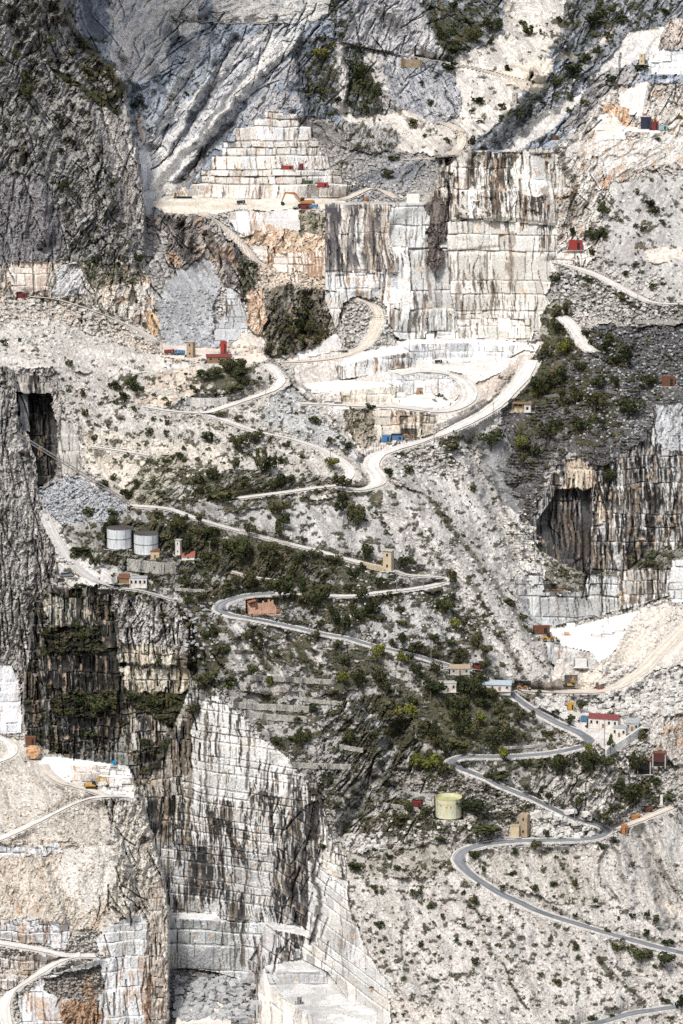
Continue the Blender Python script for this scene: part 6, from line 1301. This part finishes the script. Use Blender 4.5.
# big cut blocks standing by themselves
def cut_block(u, v, w_, h_, label, m_='marble_cut', dep=2.5, rz=0, group=None, name='marble_block'):
    p, k = pad(u, v, w_, dep * .6, h_ + 1, C(.7, .68, .64)); m = MB(); m.box((0, dep / 2, h_ * k / 2), (w_ * k, dep, h_ * k), 0, 0, 0, .98, .08)
    o = m.build(name, M(m_), None, bev=.05); o.location = p; o.rotation_euler = (0, 0, rz); tag(o, label, 'stone block', group)
cut_block(413, 203, 13, 9, 'big white sawn block on the rim left of the great wall top')
cut_block(581, 667, 12, 8, 'sawn grey white block standing below the white floor step')
def boulder(u, v, w_, h_, label, m_):
    p, k = pad(u, v, w_, 3, h_ + 1); V = []; Fc = []
    n, q = 14, 8; r_ = random.Random(4)
    for j in range(q + 1):
        for i in range(n):
            a = 2 * math.pi * i / n; e = math.pi * (j / q - .5); rr = .5 * (1 + r_.uniform(-.16, .16))
            cx, cy = math.cos(a), math.sin(a); sq = 1 / max(abs(cx), abs(cy)) ** .6
            V.append((cx * sq * rr * math.cos(e) ** .5 * w_ * k, 2 + cy * sq * rr * math.cos(e) ** .5 * 5, (h_ * k) * (.5 + .5 * math.sin(e) * (1 + r_.uniform(-.08, .08)))))
    for j in range(q):
        for i in range(n): Fc.append((j * n + i, j * n + (i + 1) % n, (j + 1) * n + (i + 1) % n, (j + 1) * n + i))
    o = MB().add(V, Fc).build('boulder', M(m_)); o.location = p; tag(o, label, 'rock')
boulder(33, 760, 14, 14, 'orange stained boulder under the rusty brown container', 'orange_stone')
cut_block(566, 637, 0.1, 0.1, 'x') if False else 0
cut_block(571, 627, 9, 3.2, 'flat grey block at the back of the white quarry floor')
cut_block(608, 634, 9, 3.4, 'pale loose block in the middle of the white quarry floor')
cut_block(597, 636, 8, 3.4, 'pale loose block left of the middle one on the white quarry floor')
cut_block(620, 631, 8, 3.2, 'pale loose block right of the middle one on the white quarry floor')
cut_block(567, 635, 5, 2.4, 'small rusty stained block behind the yellow loader', 'orange_stone')
cut_block(401, 397, 9, 4, 'white sawn block left of the orange compressor')
cut_block(428, 398, 14, 2.6, 'long low white slab right of the orange compressor')
cut_block(497, 1, 1, 1, 'x') if False else 0
cut_block(466, 362, 7, 4, 'small white sawn block under the long light quarry wall')
cut_block(430, 339, 8, 4.5, 'white sawn block on the floor at the foot of the great wall')
cut_block(448, 339.5, 9, 4, 'second white sawn block on the floor at the foot of the great wall')

# ---------------------------------------------------------------- now that every pad is made, the ground can settle and be built
build_land(); build_roads()
ys_in = (UA > -6) & (UA < W + 6)
def gmany(u, v):
    i = np.clip(np.searchsorted(UA, u), 0, NU - 1); j = np.clip(np.searchsorted(VA, v), 0, NV - 1)
    y = Y[j, i]; return np.stack([y * ray_x(u, v), y, CZ + y * ray_t(v)], -1), VEGD[j, i], LAB[j, i]
rs = np.random.RandomState(5)
# ---------------------------------------------------------------- greenery
LEAFM = []
def leaf_mat(name, rgb, rgb2):
    m, nt, b = new_mat(name)
    tc = nt.nodes.new('ShaderNodeTexCoord'); nz = nt.nodes.new('ShaderNodeTexNoise'); nz.inputs['Scale'].default_value = 2.2
    nt.links.new(tc.outputs['Object'], nz.inputs['Vector'])
    oi = nt.nodes.new('ShaderNodeObjectInfo'); ad = nt.nodes.new('ShaderNodeMath'); ad.operation = 'MULTIPLY_ADD'; ad.inputs[1].default_value = .5
    nt.links.new(oi.outputs['Random'], ad.inputs[0]); nt.links.new(nz.outputs['Fac'], ad.inputs[2])
    mr = nt.nodes.new('ShaderNodeMapRange'); mr.inputs[1].default_value = .45; mr.inputs[2].default_value = 1.05
    nt.links.new(ad.outputs[0], mr.inputs[0])
    mx = nt.nodes.new('ShaderNodeMix'); mx.data_type = 'RGBA'; mx.inputs[6].default_value = (*rgb, 1); mx.inputs[7].default_value = (*rgb2, 1)
    nt.links.new(mr.outputs[0], mx.inputs[0]); nt.links.new(mx.outputs[2], b.inputs['Base Color']); b.inputs['Roughness'].default_value = .8; b.inputs['Specular IOR Level'].default_value = .15
    return m
DK = leaf_mat('dark_leaves', (.022, .030, .012), (.075, .082, .032)); YL = leaf_mat('yellow_green_leaves', (.085, .10, .02), (.19, .19, .04)); OL = leaf_mat('olive_leaves', (.045, .048, .022), (.10, .095, .04))
def leaves(n, rx, rz, cz, leaf, seed, lobes=5):
    r = np.random.RandomState(seed); V = []; Fc = []
    lc = [(r.uniform(-.68, .68) * rx, r.uniform(-.68, .68) * rx, cz + r.uniform(-.6, .5) * rz, r.uniform(.28, .62)) for _ in range(lobes)]
    for i in range(n):
        c = lc[r.randint(lobes)]; d = r.normal(size=3); d /= np.linalg.norm(d); q = r.uniform(.55, 1.0) ** .5 * c[3]
        p = np.array([c[0] + d[0] * q * rx, c[1] + d[1] * q * rx, max(.05, c[2] + d[2] * q * rz)])
        a = r.normal(size=3); a /= np.linalg.norm(a); b = np.cross(a, d + .3 * r.normal(size=3)); b /= np.linalg.norm(b) + 1e-9
        s = leaf * r.uniform(.6, 1.3)
        k = len(V); V += [tuple(p - a * s - b * s * .6), tuple(p + a * s - b * s * .6), tuple(p + a * s * .7 + b * s * .8), tuple(p - a * s * .7 + b * s * .8)]; Fc.append((k, k + 1, k + 2, k + 3))
    return V, Fc
def leaf_mesh(name, m, *a, **k):
    V, Fc = leaves(*a, **k); me = bpy.data.meshes.new(name); me.from_pydata(V, [], Fc); me.materials.append(m); return me
# unit meshes, one metre half width, two metres tall
CROWN = {}
for kd, m in (('dark', DK), ('yellow', YL), ('olive', OL)):
    CROWN[kd] = [leaf_mesh('crown', m, 420, .95, .72, 1.22, .105, 10 + i, lobes=7) for i in range(4)]
SHR = {kd: [leaf_mesh('foliage', m, 170, .85, .8, .85, .16, 40 + i, lobes=5) for i in range(5)] for kd, m in (('dark', DK), ('yellow', YL), ('olive', OL))}
tm = MB(); tm.tube((0, 0, -.3), (.05, 0, .9), .075, .05, 6); tm.tube((.05, 0, .7), (.45, .1, 1.4), .04, .015, 5); tm.tube((.04, 0, .75), (-.4, -.1, 1.45), .04, .015, 5); tm.tube((.05, 0, .9), (.05, .25, 1.7), .04, .012, 5)
TRUNK = tm.data('trunk', M('bark'))
sm_ = MB()
for i in range(4): a = i * 1.6; sm_.tube((0, 0, -.25), (.45 * math.cos(a), .45 * math.sin(a), .8), .05, .02, 5)
STEM = sm_.data('stem', M('bark'))
ZN = [  # (test, words)
 (lambda u, v: v < 150 and u < 135, 'clinging to the dark cliff at the upper left'),
 (lambda u, v: v < 270 and u < 150, 'on the lower face of the dark upper left cliff'),
 (lambda u, v: v < 180 and u < 420, 'on the dark flank of the far mountain'),
 (lambda u, v: v < 180 and u < 545, 'in the pale valley behind the great wall'),
 (lambda u, v: v < 180, 'on the dark spur at the upper right'),
 (lambda u, v: v < 315 and u > 560, 'on the pale slope around the right gravel track'),
 (lambda u, v: v < 470 and u > 500, 'on the dark stony slope of the right side'),
 (lambda u, v: v < 400 and u < 345, 'on the slope just under the truck yard'),
 (lambda u, v: v < 520 and u < 380, 'on the slope between the gravel hairpins'),
 (lambda u, v: v < 520, 'on the pale ridge below the quarry ramp'),
 (lambda u, v: v < 620 and u < 350, 'in the green belt around the tanks and the first road bend'),
 (lambda u, v: v < 660 and u < 520, 'on the grey slope around the tan tower and the gravel hairpin'),
 (lambda u, v: u < 210, 'on the ledges of the dark stained pit'),
 (lambda u, v: v < 780 and u < 400, 'on the grey terraces right of the tall stained wall'),
 (lambda u, v: v < 765 and u < 520, 'in the thicket below the straight asphalt road'),
 (lambda u, v: v < 856 and u < 520, 'around the yellow tank'),
 (lambda u, v: v < 856, 'on the knoll between the two asphalt bends'),
 (lambda u, v: True, 'on the pale scree slope at the lower right')]
def zone(u, v):
    for f, w_ in ZN:
        if f(u, v): return w_
CW = dict(dark='dark green', yellow='yellow green', olive='olive brown')
def plant(u, v, wpx, hpx, kd, i):
    tree = hpx >= 13 and hpx > wpx * .7
    g, _, _ = gmany(np.array([float(u)]), np.array([float(v)])); g = Vector(g[0]); k = g.y / F
    z = zone(u, v); sc_ = (wpx * k * .55 * rnd.uniform(.9, 1.25), wpx * k * .55 * rnd.uniform(.8, 1.2), hpx * k * .52 * rnd.uniform(.85, 1.15))
    rz = rnd.uniform(0, 6.28)
    if tree:
        t = thing('tree', g + Vector((0, -.5, -.2)), ('leafy %s tree %s' % (CW[kd], z)), 'tree', 'trees ' + z, rz)
        c = link(bpy.data.objects.new('crown', CROWN[kd][i % 4]), t); w_ = link(bpy.data.objects.new('trunk', TRUNK), t)
    else:
        t = thing('shrub', g + Vector((0, -.5, -.2)), ('low %s shrub %s' % (CW[kd], z)), 'shrub', 'shrubs ' + z, rz)
        c = link(bpy.data.objects.new('foliage', SHR[kd][i % 5]), t)
        if hpx > 8: link(bpy.data.objects.new('stem', STEM), t)
    t.scale = sc_
    return tree
PL = """243 563 22 26 d;269 570 20 28 o;284 531 14 20 d;315 560 12 14 o;280 600 26 26 d;303 600 13 28 d;319 607 20 26 d;299 565 10 14 d;333 568 18 14 o;342 632 18 22 d;213 635 12 14 o;315 640 9 14 o;250 678 14 14 d;271 684 9 12 y;207 684 20 18 d;344 664 12 12 d;198 603 12 14 o;304 541 8 8 o;209 563 18 14 d;186 550 10 14 d
364 560 16 20 d;356 530 16 28 o;381 588 12 14 d;453 588 12 22 o;444 620 20 24 d;372 612 18 12 d;401 664 14 18 y;416 676 10 14 d;356 690 14 26 o;469 700 22 34 d;456 665 14 10 d;477 650 10 24 o;485 658 14 14 o;498 636 10 10 o;406 570 20 16 d;435 642 14 12 d;403 625 16 10 o;462 652 10 10 o;393 645 10 12 o;382 622 10 12 o;414 650 14 10 d
425 772 24 24 y;445 776 18 20 o;404 724 18 26 y;431 700 26 20 d;459 716 20 30 d;433 742 16 24 d;463 735 14 20 d;479 728 12 20 y;503 761 16 21 y;492 742 20 18 o;506 740 16 14 o;461 748 30 16 o;485 705 20 14 d;488 832 36 12 d;474 815 24 20 d;403 806 20 8 o;496 778 26 14 o;463 767 8 7 d;427 812 16 8 o;403 822 20 10 o
528 722 12 18 o;508 740 14 16 d;548 737 12 10 o;561 778 16 26 d;579 762 11 12 d;594 760 11 12 d;606 768 16 14 d;581 713 13 16 d;557 715 10 10 d;610 750 10 16 d;635 775 16 28 d;643 738 10 12 o;627 800 26 24 d;640 798 22 18 o;540 795 8 12 d;549 798 10 12 d;603 818 14 12 o;525 812 12 8 o;669 800 16 10 d;527 790 10 7 d;569 722 14 12 d;614 842 12 8 d;600 849 12 8 d;535 848 16 10 o;516 852 12 7 d;545 836 9 9 d
641 961 22 16 d;661 966 20 16 d;616 950 16 10 o;575 950 12 10 d;550 940 8 10 o;575 885 8 12 d;632 866 8 8 d;647 918 8 10 d;655 922 14 9 d;668 944 14 9 d;553 885 10 9 d;537 890 12 8 o;632 918 8 8 d;618 920 7 6 d;645 935 10 9 d;592 1019 11 8 d;612 1017 7 6 d;557 1022 6 6 d;665 1003 14 7 o;681 1013 10 22 d;607 931 8 6 d;575 916 6 6 d;541 976 9 6 o;557 984 12 9 o;507 957 5 5 o
397 869 9 9 d;416 899 11 14 d;431 908 11 10 d;443 918 8 7 d;463 894 7 7 d;464 926 7 6 d;438 937 6 5 d;456 942 6 6 d;422 946 7 8 d;469 945 9 8 d;411 962 5 5 d;482 871 7 8 d;513 875 8 7 d;503 889 8 6 d;498 946 8 5 o;389 858 9 8 d;374 850 10 7 d
115 390 12 11 d;137 395 14 13 d;125 400 18 12 d;116 403 9 9 o;86 415 9 9 o;108 428 7 9 o;94 442 8 10 o;101 491 13 13 d;113 480 9 10 d;167 425 7 9 o;166 436 8 10 o;82 396 8 9 o;69 366 9 10 d;166 462 12 7 d;161 497 12 10 o;127 497 14 12 d;137 487 8 10 o;87 516 18 12 d;113 515 14 12 d;169 405 9 5 o
209 380 20 15 d;237 378 26 14 d;234 392 22 12 o;196 392 10 9 d;209 440 15 12 d;219 417 11 8 d;240 450 16 20 o;238 476 9 18 o;261 476 12 32 o;271 476 12 26 d;270 383 3 12 d;331 471 16 14 y;286 486 18 14 d;223 500 28 18 o;201 482 18 12 o;279 520 20 22 o;341 515 12 16 d;184 450 6 7 o;281 463 9 9 o
358 520 20 20 o;342 505 12 16 d;410 474 12 12 d;491 448 22 20 d;451 450 22 14 o;474 492 8 9 d;390 476 14 10 d
563 355 12 18 y;574 360 5 10 o;540 395 24 22 d;627 368 18 24 d;628 417 24 26 d;648 388 18 18 d;585 432 22 18 d;548 445 16 26 o;519 450 14 16 y;523 468 10 16 o;532 455 18 14 d;575 400 16 14 d;608 482 15 16 d;560 400 12 14 o;556 430 10 14 o
602 217 15 18 d;595 243 16 20 d;592 254 10 10 o;627 276 8 8 d;652 290 10 9 d;644 231 8 8 d;635 227 6 6 d;589 281 12 9 d;622 300 10 9 o;635 267 8 8 d;637 195 5 6 d;593 345 12 12 d;558 335 14 14 d;566 352 12 14 d;573 236 8 11 d;662 223 9 6 d
66 192 12 14 d;137 264 13 13 d;96 263 10 10 d;96 180 8 8 o;4 345 8 9 d;19 341 6 6 d;29 104 14 20 d;25 80 12 12 d;15 62 10 14 d;46 46 14 14 d;80 48 14 10 d;73 143 9 6 d;63 154 8 8 d;87 71 9 7 o;91 84 10 9 o;68 76 8 7 d;58 9 7 7 d;49 62 6 6 o
362 85 17 24 d;378 100 10 14 d;367 111 10 10 d;363 54 5 8 d;448 70 18 12 d;422 86 5 7 d;431 106 8 9 d;424 137 8 6 d;448 143 6 10 d;482 103 16 9 d;472 113 7 5 d;502 109 10 8 d;489 44 9 10 d;493 32 18 16 d;508 68 7 6 d;393 161 14 7 d;387 176 16 10 d;480 123 10 5 d;472 144 8 12 d;517 122 12 14 d;456 54 20 14 d;446 42 14 16 d;453 8 12 10 d;475 42 16 14 d
529 34 15 12 d;523 26 8 7 d;541 33 5 6 d;560 22 9 9 d;596 30 18 20 d;605 18 16 16 d;622 24 14 12 d;571 72 22 12 d;585 62 14 12 d;597 52 9 12 d;608 42 9 14 d;640 70 16 8 d;611 85 11 12 d;569 101 10 12 d;569 112 7 8 d;556 88 12 14 d;527 106 10 12 d;515 124 14 14 d;666 14 14 10 d;508 70 9 6 d;594 38 8 6 d;658 141 7 6 d
82 553 22 8 d;76 588 10 8 d;84 587 8 8 d;95 570 8 22 d;158 665 10 10 d;163 722 20 12 o;155 705 14 10 d;166 755 10 20 d;148 750 12 16 d;92 738 20 12 d;105 715 24 18 d;87 710 22 16 d;194 711 16 12 o;229 688 7 9 y;275 748 12 14 d;312 712 16 12 d;294 740 14 10 o;323 848 10 10 d"""
KD = dict(d='dark', y='yellow', o='olive'); nt_ = ns_ = 0
for i, e in enumerate(PL.replace('\n', ';').split(';')):
    a = e.split(); tr = plant(float(a[0]), float(a[1]), float(a[2]), float(a[3]), KD[a[4]], i)
    nt_ += tr; ns_ += not tr
# more trees of middling size inside the thickets
tu = rs.uniform(4, W - 4, 4000); tv_ = rs.uniform(60, H - 4, 4000); tg, tvd, tl = gmany(tu, tv_); na = 0
tcl = fbm(tu / 20, tv_ / 14, 511, 2)
for q in range(4000):
    if na >= 125: break
    if tvd[q] > .42 and rs.rand() < tvd[q] * 1.2 * float(tcl[q] > .42) and not (345 < tu[q] < 683 and tv_[q] > 850):
        s_ = rs.uniform(8, 15); plant(float(tu[q]), float(tv_[q]), s_, max(13.2, s_ * rs.uniform(.95, 1.5)), rs.choice(['dark', 'dark', 'olive', 'olive', 'yellow'] if rs.rand() < .12 else ['dark', 'olive']), q); na += 1; nt_ += 1
# the many more small bushes: the larger ones each a shrub of its own, the rest one mass
uu = rs.uniform(0, W, 60000); vv = rs.uniform(0, H, 60000)
g, vd, lb = gmany(uu, vv)
cl = fbm(uu / 16, vv / 11, 501, 3) ; pr = np.clip(vd, 0, 1) * sm(.44, .56, cl) * 1.05
pr = np.where(vd < 0, 0, pr); pr = np.maximum(pr, np.where((vd >= 0) & (uu > 345) & (vv > 850), .035 * sm(.45, .6, cl), 0))
keep = rs.uniform(size=60000) < pr * .75
uu, vv, g = uu[keep], vv[keep], g[keep]
size = 1.7 + 4.2 * rs.uniform(size=len(uu)) ** 2.2; size[rs.uniform(size=len(uu)) > .96] += 2.5
o_ = np.argsort(-size); n_ind = max(0, 292 - ns_)
for i in o_[:n_ind]: plant(float(uu[i]), float(vv[i]), size[i] * 1.9, size[i] * 1.5, 'dark' if rs.rand() > .35 else 'olive', i)
for kd, mm in (('dark', DK), ('olive', OL)):
    V = []; Fc = []; base = [leaves(16, .9, .7, .7, .32, 80 + q, lobes=3) for q in range(12)]
    BV = [np.array(b[0]) for b in base]; BF = np.array(base[0][1])
    sel = [i for i in o_[n_ind:] if (rs.rand() < .6) == (kd == 'dark')]
    for q, i in enumerate(sel):
        k = g[i][1] / F * size[i] * .72; V.append(BV[q % 12] * np.array([k, k, k * .9]) + g[i] + np.array([0, -.3, -.2])); Fc.append(BF + q * len(BV[0]))
    me = np_mesh('undergrowth', np.concatenate(V), np.concatenate(Fc), None, mm)
    tag(link(bpy.data.objects.new('undergrowth', me)), ('dark green' if kd == 'dark' else 'dry olive brown') + ' low scrub scattered over the stony slopes', 'scrub', None, 'stuff')
print('NOTE trees', nt_, 'shrubs', ns_ + n_ind, 'scrub', len(o_) - n_ind)
# ---------------------------------------------------------------- loose stone
def rock_mesh(seed, m, boxy):
    r = random.Random(seed); mb = MB(); mb.box((0, 0, .35), (1.0, .9, .75), 0, 0, 0, .82 if boxy else .6, .14 if boxy else .2); me = mb.data('marble_block', m); return me
RK = {'white': [rock_mesh(i, M('marble_rough'), 1) for i in range(6)], 'grey': [rock_mesh(i, M('marble_grey'), 1) for i in range(4)], 'tan': [rock_mesh(i, M('tan_stone'), 0) for i in range(3)] if mat('tan_stone', (.54, .46, .37), .9, .25) else 0}
BZ = [  # u0 v0 u1 v1, number, size px, kind, words, individual share
 (176,978,256,1020, 240, 4.4, 'grey', 'heaped at the bottom of the deep pit', .5), (40,480,120,520, 220, 2.2, 'grey', 'in the blue grey heap below the left pit', .1), (2,300,150,345, 420, 2.4, 'white', 'on the talus under the left cliff', .06),
 (532,812,592,836, 120, 3.6, 'white', 'piled inside the upper asphalt hairpin', .4), (560,268,660,318, 260, 2.3, 'white', 'below the right gravel track', .05), (600,665,683,715, 300, 3.4, 'white', 'in terraces right of the quarry yard', .18),
 (535,698,600,712, 60, 2.6, 'white', 'in terraces right of the quarry yard', .2), (395,445,470,475, 160, 2.2, 'white', 'on the crest below the quarry ramp', .06), (345,300,392,345, 120, 2.3, 'white', 'beside the tan haul track', .06),
 (345,833,385,852, 70, 3.0, 'white', 'at the top left of the lower scree slope', .2), (185,600,215,660, 60, 2.2, 'grey', 'beside the stained pit', 0), (200,390,345,470, 420, 1.7, 'white', 'on the slope', 0), (430,500,560,640, 420, 1.5, 'white', 'on the ridge', 0),
 (345,850,683,1020, 800, 1.3, 'tan', 'on the lower scree', 0), (0,770,140,930, 500, 1.5, 'tan', 'on the bluff', 0), (575,330,683,440, 500, 1.6, 'grey', 'on the dark slope', 0), (60,375,200,480, 400, 1.5, 'white', 'on the left slope', 0),
 (515,520,540,590, 50, 2.2, 'white', 'on the stepped rib left of the right pit', .1), (228,345,262,356, 30, 2, 'tan', 'by the yard', 0), (160,285,225,345, 200, 1.8, 'grey', 'on the grey cone', 0), (350,180,420,200, 60, 1.8, 'white', 'behind', 0), (600,580,683,640, 120, 2.0, 'white', 'on the slope right of the white floor', .05), (530,790,545,812, 10, 2, 'white', 'by', 0),
 (390,820,470,842, 50, 2.2, 'white', 'by the tank', 0), (150,595,345,650, 260, 1.5, 'grey', 'belt', 0), (205,690,345,800, 260, 1.5, 'grey', 'belt', 0), (345,560,470,650, 260, 1.5, 'white', 'belt', 0), (255,264,340,290, 120, 1.8, 'tan', 'band', 0), (0,345,60,372, 60, 1.6, 'white', 'terrace', 0)]
SV_ = {}; n_b = 0
for (u0, v0, u1, v1, n, s, kd, words, share) in BZ:
    u = rs.uniform(u0, u1, n); v = rs.uniform(v0, v1, n); gg, vd, lb = gmany(u, v)
    for q in range(n):
        if vd[q] < 0 and lb[q] == LROAD and 'pit' not in words: continue
        if REG[lb[q]][0] in ('cliff', 'quarry_face') and 'pit' not in words: continue
        k = gg[q][1] / F * s * rs.uniform(.6, 1.7) * (1.35 if q < n * share else 1)
        if q < n * share and n_b < 290:
            o = link(bpy.data.objects.new('marble_block', RK[kd][q % len(RK[kd])])); o.location = Vector(gg[q]) + Vector((0, -.3, -.25 * k)); o.scale = (k * rs.uniform(.8, 1.3), k, k * rs.uniform(.7, 1)); o.rotation_euler = (rs.uniform(-.3, .3), rs.uniform(-.3, .3), rs.uniform(0, 3))
            tag(o, 'rough %s marble block %s' % (kd, words), 'stone block', 'blocks ' + words); n_b += 1
        else: SV_.setdefault(kd, []).append((gg[q], k))
box = np.array([(x, y, z) for z in (0, .7) for x, y in ((-.5, -.45), (.5, -.45), (.5, .45), (-.5, .45))])
bf = np.array([(0, 3, 2, 1), (4, 5, 6, 7), (0, 1, 5, 4), (1, 2, 6, 5), (2, 3, 7, 6), (3, 0, 4, 7)])
for kd, L in SV_.items():
    V = []; Fc = []
    for q, (p, k) in enumerate(L):
        a = rs.uniform(0, 3); b = box + rs.uniform(-.16, .16, (8, 3)); b = b * np.array([rs.uniform(.8, 1.3), 1, rs.uniform(.6, 1)]) * k
        x = b[:, 0] * math.cos(a) - b[:, 1] * math.sin(a); y = b[:, 0] * math.sin(a) + b[:, 1] * math.cos(a); t = rs.uniform(-.4, .4)
        b = np.stack([x * math.cos(t) - b[:, 2] * math.sin(t), y, x * math.sin(t) + b[:, 2] * math.cos(t)], -1)
        V.append(b + p + np.array([0, -.2, -.15 * k])); Fc.append(bf + 8 * q)
    me = np_mesh('loose_stones', np.concatenate(V), np.concatenate(Fc), None, {'white': M('marble_rough'), 'grey': M('marble_grey'), 'tan': M('tan_stone')}[kd])
    tag(link(bpy.data.objects.new('loose_stones', me)), {'white': 'white marble rubble strewn over the quarry slopes', 'grey': 'grey stone rubble strewn over the shaded slopes', 'tan': 'tan stones strewn over the scree'}[kd], 'rubble', None, 'stuff')
print('blocks', n_b)
# ---------------------------------------------------------------- camera, light, output
cam = bpy.data.cameras.new('camera'); co = bpy.data.objects.new('camera', cam); COL.objects.link(co)
co.location = (0, 0, CZ); co.rotation_euler = (math.radians(90 - 11.5), 0, 0)
cam.sensor_fit = 'HORIZONTAL'; cam.sensor_width = 36; cam.lens = 36 * F / W
cam.clip_start = 5; cam.clip_end = 9000
sc.camera = co
EL, AZ = 54, -26      # sun height; bearing left of the viewing direction's back
w = bpy.data.worlds.new('World'); sc.world = w; w.use_nodes = True
nt = w.node_tree; nt.nodes.clear()
sky = nt.nodes.new('ShaderNodeTexSky'); sky.sky_type = 'NISHITA'; sky.sun_disc = False
bg = nt.nodes.new('ShaderNodeBackground'); wo = nt.nodes.new('ShaderNodeOutputWorld')
hs = nt.nodes.new('ShaderNodeHueSaturation'); hs.inputs['Saturation'].default_value = .6
nt.links.new(sky.outputs[0], hs.inputs['Color']); nt.links.new(hs.outputs[0], bg.inputs[0]); nt.links.new(bg.outputs[0], wo.inputs[0]); bg.inputs[1].default_value = .12
sky.sun_elevation = math.radians(EL); sky.air_density = 1.0; sky.dust_density = 3.0
d = Vector((math.cos(math.radians(EL)) * math.sin(math.radians(AZ)), -math.cos(math.radians(EL)) * math.cos(math.radians(AZ)), math.sin(math.radians(EL))))
sky.sun_rotation = math.atan2(d.x, d.y)
sl = bpy.data.lights.new('sun', 'SUN'); so = bpy.data.objects.new('sun', sl); COL.objects.link(so)
sl.energy = 2.5; sl.angle = math.radians(8); sl.color = (1, .97, .925)
so.rotation_euler = d.to_track_quat('Z', 'Y').to_euler()
sc.view_settings.view_transform = 'Standard'; sc.view_settings.look = 'None'; sc.view_settings.exposure = .32; sc.view_settings.gamma = 1
sc.view_settings.use_curve_mapping = False
sc.render.engine = 'CYCLES'; sc.cycles.max_bounces = 4; sc.cycles.diffuse_bounces = 2; sc.cycles.use_denoising = False
